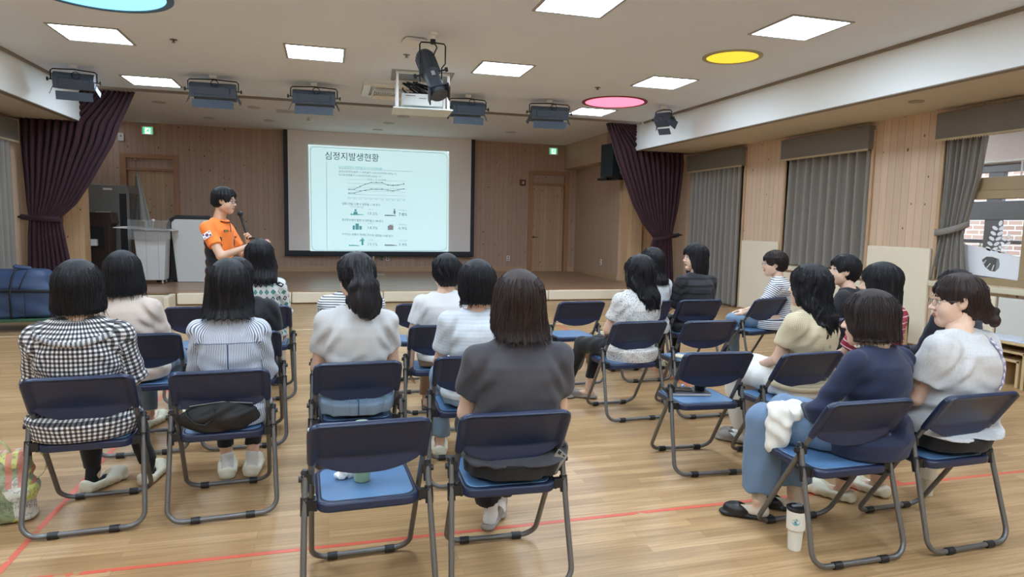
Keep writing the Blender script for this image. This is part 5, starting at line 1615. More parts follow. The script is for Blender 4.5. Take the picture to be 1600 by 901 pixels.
def hair_strands(F, st, seed, n=240):
    rng = np.random.RandomState(seed)
    k = st['kind']; L = st.get('L', -.14)
    if k in ('pony', 'bun'): n = int(n * .45); L = -.05
    th = rng.uniform(-2.0, 2.0, n)      # 0 = back of the head
    K = 12
    zs = np.linspace(0, 1, K)[None, :]
    z0 = rng.uniform(.02, .11, n)[:, None]; z1 = (L + rng.uniform(-.02, .015, n))[:, None]
    if k == 'short': z1 = rng.uniform(L + .0, .0, n)[:, None]
    Z = z0 + (z1 - z0) * zs
    TH = th[:, None] + rng.normal(0, .04, (n, 1)) * zs + .05 * np.sin(zs * 7 + rng.uniform(0, 6, (n, 1)))
    cy = -.02 - np.clip(-.09 - Z, 0, .11) * (.62 if k == 'long' else 0)
    R = np.full(Z.shape, .19); hit = np.zeros(Z.shape, bool)
    for i in range(70):
        P = np.stack([R * np.sin(TH), cy - R * np.cos(TH), Z], -1)
        d = F(P)
        hit |= d < .0012
        R = np.where(hit, R, R - .0026)
        if hit.all(): break
    ok = R > .03
    for i in range(1, K): R[:, i] = np.where(ok[:, i], R[:, i], R[:, i - 1])
    R = R + .0012 + .001 * rng.rand(n, 1)
    R[:, -1] += rng.uniform(-.004, .010, n)
    P = np.stack([R * np.sin(TH), cy - R * np.cos(TH), Z], -1)
    P = P[ok[:, 0]]
    # fringe strands over the forehead
    m = 70; t2 = rng.uniform(2.0, 2 * PI - 2.0, m)[:, None]; fz = st.get('fringe', .045)
    za = rng.uniform(.085, .12, m)[:, None]; zb_ = fz - .012 + rng.uniform(-.022, .012, m)[:, None] - .02 * (np.abs(t2 - PI) > .75)
    Z2 = za + (zb_ - za) * zs; T2 = t2 + rng.normal(0, .12, (m, 1)) * zs
    R2 = np.full(Z2.shape, .17); hit = np.zeros(Z2.shape, bool); hd = head_sdf_cached()
    for i in range(60):
        q = np.stack([R2 * np.sin(T2), -.015 - R2 * np.cos(T2), Z2], -1)
        hit |= np.minimum(F(q), hd(q)) < .0015
        R2 = np.where(hit, R2, R2 - .0026)
        if hit.all(): break
    R2 += .001
    Q = np.stack([R2 * np.sin(T2), -.015 - R2 * np.cos(T2), Z2], -1)
    return np.concatenate([P, Q])

def shoe_sdf(style):
    F = SDF()
    if style == 'clog':
        F.cone((0, -.035, .022), (0, .150, .020), .040, .045, .01, flat=(1, 1, .55)).ell((0, .12, .045), (.045, .072, .036), .015).cone((.036, -.03, .04), (.038, .10, .04), .012, .014, .015).cone((-.036, -.03, .04), (-.038, .10, .04), .012, .014, .015)
        F.ell((0, .02, .10), (.030, .085, .060), .01, 'sub').ell((0, -.045, .045), (.036, .022, .022), .015)
    elif style == 'slipper':
        F.cone((0, -.045, .016), (0, .150, .014), .036, .044, .01, flat=(1, 1, .40)).ell((0, .105, .038), (.046, .070, .036), .012)
        F.ell((0, .02, .075), (.036, .075, .050), .008, 'sub')
    else:
        F.cone((0, -.035, .018), (0, .145, .016), .036, .042, .01, flat=(1, 1, .45)).ell((0, .115, .038), (.042, .070, .034), .015).ell((0, -.03, .045), (.036, .034, .034), .015)
        F.cone((.033, -.03, .04), (.036, .10, .04), .010, .012, .012).cone((-.033, -.03, .04), (-.036, .10, .04), .010, .012, .012)
        F.ell((0, .02, .085), (.027, .060, .050), .008, 'sub')
    F.half((0, 0, 0.002), (0, 0, -1))
    if style == 'clog': F.fn(lambda P: .0018 * np.sin(150 * P[..., 1]) * (P[..., 2] < .03))
    return F
_sc = {}
def shoe_mesh(style):
    if style not in _sc: _sc[style] = shoe_sdf(style).mesh(.005)
    return _sc[style]

SITARMS = {
 'lap': dict(e=(.212, .03, .17), w=(.085, .245, .075), d=(-.75, .6, -.12), n=(.1, .1, 1)),
 'knee': dict(e=(.235, .07, .18), w=(.13, .29, .075), d=(-.15, 1, -.15), n=(0, .1, 1)),
 'hang': dict(e=(.245, -.05, .17), w=(.255, -.02, -.08), d=(0, .15, -1), n=(1, 0, 0)),
 'front': dict(e=(.20, .08, .20), w=(.03, .25, .16), d=(-.9, .35, .2), n=(0, .6, .8)),
}
def person(key, label, x, y, ztop, rz=0.0, twist=0.0, lean=0.0, slean=0.0, ts=None, g=1.0, sw=.165, head=(0, 0, 0), hoff=(0, 0, 0), male=False,
           top='white', sleeve='short', loose=.008, hem=-.07, neck=.50, pants='jeans', pl=.0, pcut=None, hair=None, hmat=None, skin=None, arms=('lap', 'lap'),
           shoes=('clog', M_CROC), sock=None, stand=False, seed=1, wr=.004, legs=None, glasses=None, hipz=.54, strands=240, group=None, fine_hands=True, hs=1.12, chair=None):
    if chair is None and key in CHAIR: chair = key
    skin = skin or M_SKIN; hmat = hmat or H_BLACK
    if not stand:
        x, y = x + .018 * math.sin(math.radians(rz)), y - .018 * math.cos(math.radians(rz)); lean -= 1.0
    root = empty('person', (x, y, 0), math.radians(rz), label, 'person', group)
    if stand: hipz = .93
    if ts is None: ts = (ztop - hipz - .138 * hs) / .655
    tab = MALE if male else TORSO
    Rt = rotm(twist, -lean, slean)       # torso frame -> person frame
    hip = np.array([0, 0, hipz])
    toP = lambda V: V @ Rt.T + hip
    hc = np.array([hoff[0], -.012 + hoff[1], .655 * ts + hoff[2]])   # head centre in the torso frame
    def fit(V, off):
        """keeps the back of the sitter in front of the chair's backrest"""
        if chair is None: return V
        c = CHAIR[chair]; k = c.scale[0]; a = math.radians(rz) ; ca = c.rotation_euler.z
        wx = x + V[:, 0] * math.cos(a) - V[:, 1] * math.sin(a) - c.location.x
        wy = y + V[:, 0] * math.sin(a) + V[:, 1] * math.cos(a) - c.location.y
        lx = (wx * math.cos(ca) + wy * math.sin(ca)) / k; ly = (-wx * math.sin(ca) + wy * math.cos(ca)) / k; lz = V[:, 2] / k
        yp = .24 - .48 * (lz - .02) / .76 + .028 + off
        w = np.clip((.285 - np.abs(lx)) / .03, 0, 1) * np.clip((lz - .545) / .03, 0, 1) * np.clip((.88 - lz) / .07, 0, 1)
        ny = np.where(ly < yp, ly + (yp - ly) * w, ly)
        dy = (ny - ly) * k
        gx = -dy * math.sin(ca); gy = dy * math.cos(ca)
        V = V.copy()
        V[:, 0] += gx * math.cos(a) + gy * math.sin(a); V[:, 1] += -gx * math.sin(a) + gy * math.cos(a)
        return V
    # ---- arms
    S = [np.array([s * sw, -.057, .424 * ts]) for s in (-1, 1)]
    A = []
    for s, nm in ((-1, arms[0]), (1, arms[1])):
        q = SITARMS[nm] if isinstance(nm, str) else nm
        m = lambda p: np.array([p[0] * (s if isinstance(nm, str) else 1), p[1], p[2] * (1 if p is q['d'] or p is q['n'] else ts)], float)
        A.append((m(q['e']), m(q['w']), m(q['d']), m(q['n']), q.get('curl', .35), q.get('fingers')))
    # ---- body (skin): torso + arms, legs, head, hands in one mesh
    B = SDF(); B.loft(torso_rows(tab, ts, g, -.014, -.01), .03)
    nb = S[0] * 0 + np.array([0, -.045, .48 * ts])
    B.cone(nb, hc + np.array([0, -.03, -.055]), .052 * (1.08 if male else 1), .048 * (1.08 if male else 1), .03)
    for s in (-1, 1): B.cone((s * .045, -.05, .470 * ts), (s * (sw - .02), -.057, .430 * ts), .026, .022, .03)
    ar = (.050, .041, .037, .0245) if male else (.045 * (g ** .5), .037 * (g ** .5), .035 * (g ** .5), .0225)
    B.cone(S[0], S[1], .040, .040, .05)
    for (e, w, d, n, c_, f_), s in zip(A, S):
        B.cone(s, e, ar[0], ar[1], .03); B.cone(e, w, ar[2], ar[3], .02)
    V1, F1 = B.mesh(.010)
    V1 = fit(toP(V1), -.0 + .012)
    # legs in the person frame
    if stand: LG = [dict(h=(s * .09, 0, -.02), k=(s * .105, .03, -.46), a=(s * .115, 0, -.845), f=s * 6) for s in (-1, 1)]
    else: LG = [dict(h=(s * .088, .0, .0), k=(s * .105, .41, -.005), a=(s * .10, .40, -.44), f=s * 6) for s in (-1, 1)]
    if legs:
        for i in (0, 1): LG[i].update(legs[i] or {})
    B = SDF()
    B.ell((0, .0, -.01), (.15 * g, .11, .10), .03)
    for L_ in LG:
        B.cone(L_['h'], L_['k'], .078 * g ** .5, .054, .03); B.cone(L_['k'], L_['a'], .050, .034, .02)
        a = np.array(L_['a'], float); fr = rotm(L_['f'])
        B.cone(a, a + fr @ np.array([0, -.025, -.055]), .034, .026, .015)
        B.cone(a + fr @ np.array([0, -.02, -.055]), a + fr @ np.array([0, .11, -.06]), .027, .022, .02)
    if not stand: B.half((0, 0, -.088), (0, 0, 0))if False else None
    V2, F2 = B.mesh(.012); V2 = V2 + hip
    if not stand:
        V2[:, 2] = np.where((V2[:, 2] < .452) & (V2[:, 2] > .38) & (V2[:, 1] < .30), .452, V2[:, 2])
    Rh = rotm(*head)
    Vh, Fh, mih = head_mesh(male)
    toH = lambda V: toP(V * hs @ Rh.T + hc)
    V3 = toH(Vh)
    parts = [(V1, F1, np.zeros(len(F1), int)), (V2, F2, np.zeros(len(F2), int)), (V3, Fh, mih)]
    for i, (e, w, d, n, c_, f_) in enumerate(A):
        H = hand_sdf(SDF(), w, d, n, (-1, 1)[i] * -1, c_, 1.04 if male else .95, fingers=f_)
        Vq, Fq = H.mesh(.0042 if fine_hands else .006); parts.append((toP(Vq), Fq, np.zeros(len(Fq), int)))
    off = 0; VV = []; FF = []; MM = []
    for a, b, c in parts:
        VV.append(a); FF.append(b + off); MM.append(c); off += len(a)
    np_mesh('body', np.concatenate(VV), np.concatenate(FF), [skin, M_BROW, M_LIP, M_EYEW, M_IRIS], root, np.concatenate(MM))
    # ---- top
    e = loose
    C = SDF()
    rows = [r for r in torso_rows(tab, ts, g, e) if r[0] <= .50 * ts and r[0] >= min(hem, -.09) - .001]
    if hem < -.09: rows.append((hem - .02, 0, -.02, .185 * g + e, .14 + e))
    C.loft(rows, .03)
    if hem < -.04 and not stand: C.ell((0, .0, -.01), (.198 * g + e, .152 * (1 + (g - 1) * 1.2) + e, .12), .04)
    if not male:
        for s in (-1, 1): C.ell((s * .07, .035, .325 * ts), (.06, .05, .06), .04)
    C.cone(S[0] + [0, 0, 0], S[1], .042 + e * .6, .042 + e * .6, .05)
    for s in (-1, 1): C.cone((s * .055, -.05, .480 * ts), (s * (sw - .02), -.057, .436 * ts), .034 + e * .5, .034 + e * .5, .04)
    C.cone(nb + [0, 0, -.02], nb * [1, 1, .985], .07, .066, .04) if False else None
    frac = {'short': .62, 'half': .95, 'puff': .72, 'none': .12}.get(sleeve)
    for (el, w, d, n, c_, f_), s in zip(A, S):
        u = (el - s)
        if sleeve == 'puff':
            C.cone(s + [0, 0, .012], s + u * .60, ar[0] + .022, ar[1] + .030, .02, cut=(s + u * .70, u)); C.cone(s + u * .5, s + u * .74, ar[1] + .014, ar[1] + .008, .015, cut=(s + u * .74, u))
        elif frac: C.cone(s, s + u * (frac + .1), ar[0] + e, ar[1] + e * 1.6 + .003, .03, cut=(s + u * frac, u))
        else:
            C.cone(s, el, ar[0] + e, ar[1] + e, .03)
            v = w - el; t1 = 1.0 if sleeve == 'long' else .55
            C.cone(el, el + v * t1, ar[2] + e, ar[3] + e * .9 + .004, .02, cut=(el + v * (t1 * .98), v))
    C.fn(wrinkles(seed, wr * 1.7))
    C.cone((0, -.028, neck * ts + .028), (0, .02, neck * ts + .09), .066, .10, .008, 'sub', flat=(1.15, 1, .8))
    C.half((0, 0, max(hem, -.10) if not stand else hem), (0, 0, -1))
    Vt, Ft = C.mesh(.0085)
    # texture coordinates that follow the body and the arms
    base = SDF().loft(torso_rows(tab, ts, g, e)); dt = base(Vt)
    uv = np.stack([np.arctan2(Vt[:, 0], -(Vt[:, 1] + .045)) * .150 * g, Vt[:, 2]], -1)
    for i, ((el, w, d, n, c_, f_), s) in enumerate(zip(A, S)):
        s0 = s + (s - el) * .0
        ba = el - s0; pa = Vt - s0; t_ = (pa @ ba) / (ba @ ba)
        q = pa - np.clip(t_, 0, 1)[:, None] * ba; da = np.linalg.norm(q, axis=1) - ar[0] - e
        sg = -1 if i == 0 else 1
        m = (Vt[:, 0] * sg > (.145 * g)) & (t_ > .05) & (da < dt + .01)
        fa = w - el; tf = ((Vt - el) @ fa) / (fa @ fa)
        mf = (tf > 0) & (np.linalg.norm(Vt - el - np.clip(tf, 0, 1)[:, None] * fa, axis=1) < ar[2] + e + .02)
        along = np.where(mf, np.linalg.norm(ba) + tf * np.linalg.norm(fa), t_ * np.linalg.norm(ba))
        m = m | mf
        uv[m, 0] = np.arctan2((Vt - s0)[m, 0] - (np.clip(t_, 0, 1)[:, None] * ba)[m, 0], -((Vt - s0)[m, 1] - (np.clip(t_, 0, 1)[:, None] * ba)[m, 1])) * .052
        uv[m, 1] = s0[2] - along[m]
    Vp = fit(toP(Vt), .003)
    if not stand: Vp[:, 2] = np.maximum(Vp[:, 2], .4535)
    names = {'gingham': 'shirt', 'dots': 'blouse', 'gauze': 'blouse', 'navy': 'cardigan', 'diamond': 'blouse', 'vstripe': 'shirt', 'orange': 'polo_shirt'}
    to = np_mesh(names.get(top, 'top'), Vp, Ft, T[top], root, uv=uv)
    # ---- trousers
    C = SDF()
    sh = .014 if (hem < -.04 and not stand) else 0
    C.ell((0, .0, -.005), (.190 * g - sh, .142 * (1 + (g - 1) * 1.2) - sh, .095 if not stand else .11), .04)
    if stand: C.loft([(-.12, 0, -.005, .165, .12), (0, 0, -.01, .172 * g, .128), (.08, 0, -.012, .160 * g, .116)], .03)
    else: C.loft([(z, 0, cy, rx * g + .002 - sh, ry * (1 + (g - 1) * 1.2) + .002 - sh) for z, rx, ry, cy in [(-.07, .190, .148, -.02), (0, .199, .154, -.032), (.08, .178, .130, -.04), (.14, .158, .114, -.045)]], .03)
    for L_ in LG:
        h, k_, a = (np.array(L_[q], float) for q in 'hka')
        C.cone(h, k_, .090 * g ** .5 + pl * .3, .066 + pl * .6, .04)
        v = a - k_; cut = pcut if pcut is not None else .93
        C.cone(k_, k_ + v * (cut + .06), .062 + pl * .7, .046 + pl, .025, cut=(k_ + v * cut, v))
    rs = np.random.RandomState(seed + 50).uniform(0, 6, 4)
    C.fn(lambda P: .0035 * np.sin(55 * P[..., 1] + 20 * P[..., 2] + rs[0] + 4 * np.sin(11 * P[..., 0] + rs[1])) + .002 * np.sin(40 * P[..., 2] + rs[2] + 9 * P[..., 0]))
    Vq, Fq = C.mesh(.011); 
    uvq = np.stack([Vq[:, 0], Vq[:, 2]], -1)
    Vq = Vq + hip
    if not stand:
        m = (Vq[:, 1] < .27) & (Vq[:, 2] < .4545) & (Vq[:, 2] > .36)
        Vq[m, 2] = .4545
    np_mesh('trousers', fit(Vq, 0), Fq, T[pants], root, uv=uvq)
    # ---- hair
    Fh_ = hair_sdf(hair, seed)
    V_, F_ = Fh_.mesh(.0055)
    P = hair_strands(Fh_, hair, seed, strands)
    Vs, Fs = tubes_np(P, .0021, .0005)
    if hair.get('locks'):
        rng = np.random.RandomState(seed + 9); lk = []
        for (a, z0, ln, out) in hair['locks']:
            zz = np.linspace(0, 1, 12); th = a + .25 * np.sin(zz * 5 + a * 3)
            R = .095 + out * zz ** 1.5
            lk.append(np.stack([R * np.sin(th), -.02 - R * np.cos(th), z0 - ln * zz], -1))
        Vl, Fl = tubes_np(np.array(lk), .009, .0015, 6)
        Fs = np.concatenate([Fs, Fl + len(Vs)]); Vs = np.concatenate([Vs, Vl])
    V_ = np.concatenate([V_, Vs]); F_ = np.concatenate([F_, Fs + len(V_) - len(Vs)])
    uvh = np.stack([np.arctan2(V_[:, 0], -(V_[:, 1] + .02)) * .1, V_[:, 2]], -1)
    Vw = toH(V_)
    np_mesh('hair', Vw, F_, hmat, root, uv=uvh)
    # ---- shoes and socks
    if shoes:
        for i, L_ in enumerate(LG):
            if L_.get('skip'): continue
            a = np.array(L_['a'], float) + hip; fr = rotm(L_['f'], L_.get('fp', 0))
            V_, F_ = shoe_mesh(shoes[0]); V_ = V_ * (1.12 if shoes[0] == 'clog' else 1.04)
            org = np.array([a[0], a[1], L_.get('fz', 0.0)])
            np_mesh('shoe', V_ @ fr.T + org, F_, shoes[1], root)
            if sock:
                K = SDF().cone((0, 0, .13), (0, -.02, .045), .038, .031, .02).cone((0, -.02, .042), (0, .10, .036), .031, .026, .02)
                V_, F_ = K.mesh(.006)
                np_mesh('sock', V_ @ fr.T + org, F_, sock, root)
    if glasses:
        gm = MB()
        for s in (-1, 1):
            gm.tube([(s * .033 + .021 * math.cos(t), .098 - .003 * math.cos(t) * s, -.002 + .0165 * math.sin(t)) for t in np.linspace(0, 2 * PI, 19)[:-1]], .0013 if glasses == 'thin' else .0020, 6, close=True)
            gm.tube([(s * .054, .097, .003), (s * .074, .060, .004), (s * .080, -.005, .003), (s * .078, -.02, -.01)], .0013, 6)
        gm.tube([(-.012, .099, .002), (0, .101, .004), (.012, .099, .002)], .0013, 6)
        V_ = np.array([tuple(q) for q in gm.v]); gm.v = [tuple(q) for q in toH(V_)]
        gm.build('eyeglasses', M_WIRE if glasses == 'thin' else M_BLACKPL, root, smooth=60)
    INFO = dict(root=root, toP=toP, toH=toH, A=A, S=S, hip=hip, hc=hc, ts=ts, LG=LG, Rt=Rt)
    return INFO
# ------------------------------------------------------------------ the audience and the speaker
SS = 3.0
HB = dict(kind='bob')
G = 'seated audience'
I = {}
# left block
I['l1'] = person('l1', 'person in a black and white gingham shirt with frilled collar and black bob', -1.195, 3.79, 1.34, rz=3, head=(-2, 2, 0), top='gingham', sleeve='half', loose=.016, g=1.16, sw=.178,
    hem=-.09, pants='blackp', hair=dict(kind='bob', L=-.112, hw=.102, dp=.100, vol=.010, ym=-.006, flare=.98, amp=.003), shoes=('clog', M_CROC), sock=M_SOCKB, seed=11, wr=.005,
    legs=[dict(a=(-.07, .36, -.44), f=-35), dict(a=(.20, .40, -.44), f=-10)], group=G)
I['l2'] = person('l2', 'person in a beige long-sleeved top and blue jeans with a black bob', -1.255, 4.93, 1.329, rz=-12, twist=5, slean=-3, head=(12, 0, 0), top='beige', sleeve='long', loose=.010, g=1.05, sw=.17,
    hem=-.07, pants='jeans2', pl=.01, hair=dict(kind='bob', L=-.135, hw=.108, dp=.102, vol=.011, flare=1.03, amp=.003), seed=12, wr=.006, group=G)
I['l3'] = person('l3', 'person in a fine blue-white striped shirt with long straight black hair, white slippers', -.505, 3.84, 1.345, rz=2, arms=(dict(e=(-.185, .04, .17), w=(-.07, .25, .08), d=(.75, .6, -.12), n=(.1, .1, 1)), dict(e=(.185, .04, .17), w=(.07, .25, .08), d=(-.75, .6, -.12), n=(.1, .1, 1))), head=(0, 4, 0), top='vstripe', sleeve='long', loose=.008, g=.95, sw=.148,
    hem=-.09, pants='blackp', pcut=.8, hair=dict(kind='long', L=-.135, hw=.106, hwb=.114, dp=.10, dpb=.06, back=.03, vol=.009, amp=.0035), shoes=('clog', M_CROC), sock=M_SOCKW, seed=13,
    legs=[dict(a=(-.07, .36, -.44), f=4), dict(a=(.07, .36, -.44), f=-4)], group=G)
I['l4'] = person('l4', 'person in a green and black diamond-pattern blouse with wavy black hair, front row', -.562, 6.15, 1.375, rz=0, head=(8, 0, 0), top='diamond', sleeve='long', loose=.014, g=1.0, ts=None,
    pants='sand', pl=.03, hair=dict(kind='long', L=-.20, hw=.118, hwb=.125, dp=.105, dpb=.08, back=.01, vol=.016, amp=.006, wave=.6, n=11), seed=14, strands=150, fine_hands=False, group=G)
I['l5'] = person('l5', 'person in a black short-sleeved top and light trousers, half hidden behind the striped shirt', -.555, 4.9, 1.30, rz=6, slean=0, head=(20, -4, 0), hoff=(-.045, .02, 0), top='black', sleeve='short', loose=.016, g=1.0, sw=.160,
    hem=-.08, pants='sand', pl=.03, hair=dict(kind='short', L=-.10, vol=.0), hmat=H_SOFT, seed=15, strands=150, group=G)
# middle block
I['m1'] = person('m1', 'person in a navy and white striped top, almost hidden behind the ponytail lady', .17, 4.95, 1.33, rz=0, head=(5, -3, 0), top='navystripe', sleeve='long', loose=.014, g=1.03, sw=.175, pants='jeans', neck=.47,
    hair=dict(kind='short', L=-.10), hmat=H_SOFT, seed=16, strands=80, group=G)
I['m2'] = person('m2', 'person in a pale grey t-shirt and blue jeans with a wavy low ponytail', .160, 3.87, 1.388, rz=1, head=(12, -3, 0), top='palegrey', sleeve='short', loose=.014, g=1.06, sw=.168,
    hem=.03, pants='jeans', hair=dict(kind='pony', pz=.015, vol=.004, ears=True, tail=[(0, -.115, .02), (-.005, -.15, -.04), (.0, -.140, -.10), (.010, -.14, -.14), (.018, -.15, -.165)], tr=[.034, .052, .062, .052, .03], amp=.006, wave=.7, n=12), hmat=H_SOFT, shoes=('slipper', M_SLIPGREY), sock=M_SOCKW, seed=17, wr=.006, group=G)
I['m3'] = person('m3', 'person in a plain white t-shirt and brown trousers with short curly black hair', .865, 4.99, 1.324, rz=-4, slean=-1, head=(6, -3, 0), hoff=(.02, 0, 0), top='white', sleeve='short', loose=.014, g=1.0, sw=.172,
    hem=-.02, pants='khaki', pl=.01, hair=dict(kind='short', L=-.085, vol=.008, amp=.008, wave=.9, n=10), arms=('hang', 'lap'), shoes=('slipper', M_SHOEBLACK), seed=18, group=G)
I['m4'] = person('m4', 'person in a white textured puff-sleeve top and light jeans with a short black bob', .868, 3.92, 1.338, rz=-2, head=(6, -4, 0), top='seer', sleeve='puff', loose=.010, g=1.0, sw=.168, neck=.475,
    hem=-.03, pants='jeans', pl=.02, hair=dict(kind='bob', L=-.105, hw=.090, dp=.100, vol=.011, flare=.92, soft=True, amp=.004), seed=19, wr=.004, group=G,
    legs=[dict(k=(-.15, .40, 0), a=(-.16, .38, -.44)), None])
I['m5'] = person('m5', 'person in a charcoal t-shirt and black trousers with shoulder-length dark brown hair, nearest the camera', .805, 2.80, 1.363, rz=-3, head=(6, 2, 0), top='charcoal', sleeve='short', loose=.018, g=1.15, sw=.180,
    hem=-.03, pants='blackp', pl=.02, hair=dict(kind='long', L=-.130, hw=.108, hwb=.104, dp=.10, dpb=.07, back=.02, vol=.009, amp=.0045, wave=.15), hmat=H_BROWN, shoes=('slipper', M_SLIPGREY), sock=M_SOCKW, seed=20, wr=.005, group=G,
    legs=[dict(k=(-.13, .40, 0), a=(-.02, .40, -.44), f=-25), dict(k=(.10, .42, 0), a=(.05, .52, -.44), f=-10)])
# right block
I['r1'] = person('r1', 'person in a black-dotted white blouse and black leggings with long wavy black hair', 2.42, 4.97, 1.322, rz=26, twist=-18, head=(24, 0, 0), hoff=(.03, 0, 0), top='dots', sleeve='short', loose=.018, g=1.04, sw=.160,
    hem=-.10, pants='blackp', pcut=.78, hair=dict(kind='long', L=-.250, hw=.106, hwb=.116, dp=.10, dpb=.07, back=.01, vol=.012, amp=.010, wave=1.0, n=8,
        locks=[(-.9, -.10, .22, .05), (.9, -.12, .24, .05), (.3, -.15, .24, .03), (-.4, -.15, .20, .03), (1.3, -.1, .2, .06)]), glasses='thin', shoes=('slipper', M_SLIPGREY), seed=21, group=G,
    legs=[dict(k=(-.12, .43, -.02), a=(-.10, .64, -.44), f=20), dict(k=(.08, .43, -.02), a=(.06, .50, -.44), f=30)])
I['r2'] = person('r2', 'person in a white blouse with straight black hair, half hidden behind the dotted blouse', 3.17, 6.13, 1.344, rz=8, head=(20, 0, 0), top='offwhite', sleeve='half', loose=.016, g=1.02, pants='navyp',
    hair=dict(kind='long', L=-.20, hw=.098, hwb=.09, dp=.10, dpb=.07, vol=.008), seed=22, strands=120, fine_hands=False, group=G)
I['r3'] = person('r3', 'person in a black banded top looking left in profile, shoulder-length black hair', 3.672, 6.13, 1.389, rz=4, head=(80, 0, 0), hoff=(.0, .01, 0), top='band', sleeve='half', loose=.018, g=1.06, sw=.180,
    pants='blackp', hair=dict(kind='bob', L=-.175, hw=.102, dp=.105, vol=.010, fw=.070, fd=.108, soft=True, amp=.005, wave=.3), seed=23, group=G, strands=160,
    arms=(dict(e=(-.24, .05, .17), w=(-.20, .24, .03), d=(.2, 1, -.2), n=(0, .1, 1)), 'lap'))
I['r4'] = person('r4', 'person in a white and navy striped top, glasses and jeans, short dark hair, looking left', 4.70, 6.18, 1.322, rz=44, twist=0, lean=2, head=(26, 0, 0), hoff=(0, .02, 0), top='bstripe', sleeve='half', loose=.014, g=1.08, sw=.172,
    pants='jeans', hair=dict(kind='short', L=-.075, vol=.010, fw=.068, fd=.096, fringe=.052), hmat=H_BROWN2, glasses='thin', seed=24, group=G, strands=160, arms=('knee', dict(e=(.23, .06, .18), w=(.06, .32, .09), d=(-.5, 1, -.1), n=(0, .1, 1))), shoes=('slipper', M_SHOEBLACK))
I['r5'] = person('r5', 'person in a beige openwork knit top and white trousers with very long wavy black hair', 3.03, 3.68, 1.333, rz=24, twist=-6, head=(14, 0, 0), top='knit', sleeve='short', loose=.020, g=1.14, sw=.185,
    hem=-.02, pants='whitep', pl=.03, hair=dict(kind='long', L=-.330, hw=.104, hwb=.122, dp=.100, dpb=.075, back=.03, vol=.012, amp=.011, wave=1.0, n=7,
        locks=[(-.7, -.16, .22, .06), (.9, -.12, .26, .06), (.3, -.2, .24, .04), (-.3, -.2, .2, .03), (1.4, -.15, .22, .09), (-1.2, -.14, .2, .05)]), hmat=H_BLACK, shoes=('slipper', M_SLIPGREY), sock=M_SOCKW, seed=25, wr=.004, group=G,
    legs=[dict(k=(-.06, .45, .01), a=(.02, .40, -.44), f=15), dict(k=(.12, .43, .02), a=(.10, .44, -.44), f=10)])
I['r6'] = person('r6', 'person in a plain black top with short black hair, looking up and left in profile', 4.46, 4.92, 1.342, rz=30, head=(40, 6, 0), hoff=(.0, .03, 0), top='black2', sleeve='half', loose=.016, g=1.08, sw=.178,
    pants='blackp', hair=dict(kind='short', L=-.085, vol=.011, fw=.068, fd=.096, fringe=.055), seed=26, group=G, strands=160)
I['r7'] = person('r7', 'person in a dark red top with thin white stripes and a flicked black bob', 3.745, 3.82, 1.339, rz=10, head=(34, -2, 0), top='redstripe', sleeve='half', loose=.014, g=1.02, sw=.172, neck=.49,
    pants='navyp', hair=dict(kind='bob', L=-.155, hw=.100, dp=.105, vol=.010, flare=1.12, soft=True, amp=.005, fd=.080), seed=27, group=G)
I['r8'] = person('r8', 'person in a navy cardigan and wide jeans with a dark brown bob', 2.60, 2.66, 1.267, rz=36, twist=-24, lean=4, slean=1, head=(22, -3, 0), hoff=(0, .02, 0), top='navy', sleeve='long', loose=.012, g=1.06, sw=.172, neck=.49,
    hem=-.10, pants='jeans2', pl=.05, pcut=.86, hair=dict(kind='bob', L=-.098, hw=.106, dp=.106, vol=.010, flare=.95, soft=True, amp=.0035, fd=.082), hmat=H_BROWN2, shoes=('slipper', M_SHOEBLACK), sock=plain('beige_sock', (206, 190, 170), .9), seed=28, group=G,
    legs=[dict(k=(-.12, .46, -.01), a=(-.14, .46, -.44), f=18), dict(k=(.10, .42, 0), a=(.08, .34, -.44), f=12)],
    arms=(dict(e=(-.265, .08, .13), w=(-.14, .28, .08), d=(.35, 1, -.15), n=(-.2, .1, 1)), 'lap'))
I['r9'] = person('r9', 'person in a white gauze blouse with lilac strap, low dark bun and glasses', 3.105, 2.66, 1.357, rz=12, lean=2, slean=0, head=(46, -3, 0), hoff=(.03, .01, 0), top='gauze', sleeve='short', loose=.030, g=1.2, sw=.190, neck=.505,
    hem=-.03, pants='blackp', pl=.01, hair=dict(kind='bun', bun=(.035, -.148, -.078), vol=.002, ears=True, fd=.085, fringe=.052, amp=.005), hmat=H_BROWN, glasses='thin', shoes=('clog', M_CROC), seed=29, wr=.006, group=G,
    legs=[dict(k=(-.14, .42, 0), a=(-.16, .44, -.44), f=20), None])
I['r10'] = person('r10', 'person in a dark navy top, mostly hidden behind the lady with the bun', 4.42, 3.82, 1.30, rz=10, head=(20, 0, 0), top='darknavy', sleeve='long', loose=.018, g=1.1, sw=.185, pants='navyp',
    hair=dict(kind='short', L=-.09), seed=30, strands=80, fine_hands=False, group=G)
# the speaker, standing on the floor in front of the stage
sp_ = I['sp'] = person('sp', 'person standing in an orange and black rescue polo and glasses, talking into a microphone', -1.02, 7.2, 1.86, rz=-112, male=True, stand=True, head=(6, -4, 0), hoff=(0, .035, 0), top='orange', sleeve='short', loose=.014, g=.96, sw=.180, neck=.50, hs=1.03,
    hem=-.16, pants='blackp', pl=.02, hair=dict(kind='short', L=-.070, vol=.009, fringe=.068, fd=.088, fw=.074, amp=.007, n=17, eh=.055), hmat=H_BLACK, glasses='dark', shoes=('slipper', M_SHOEBLACK), seed=31, skin=M_SKIN2, wr=.004, lean=2,
    arms=(dict(e=(-.22, .12, .17), w=(-.04, .26, .30), d=(.25, .25, .9), n=(-.85, .5, .1), curl=1.0),
          dict(e=(.25, .13, .21), w=(.10, .37, .31), d=(-.25, .9, .28), n=(.5, .0, .8), curl=.5, fingers=(.12, .22, .8, .9))))
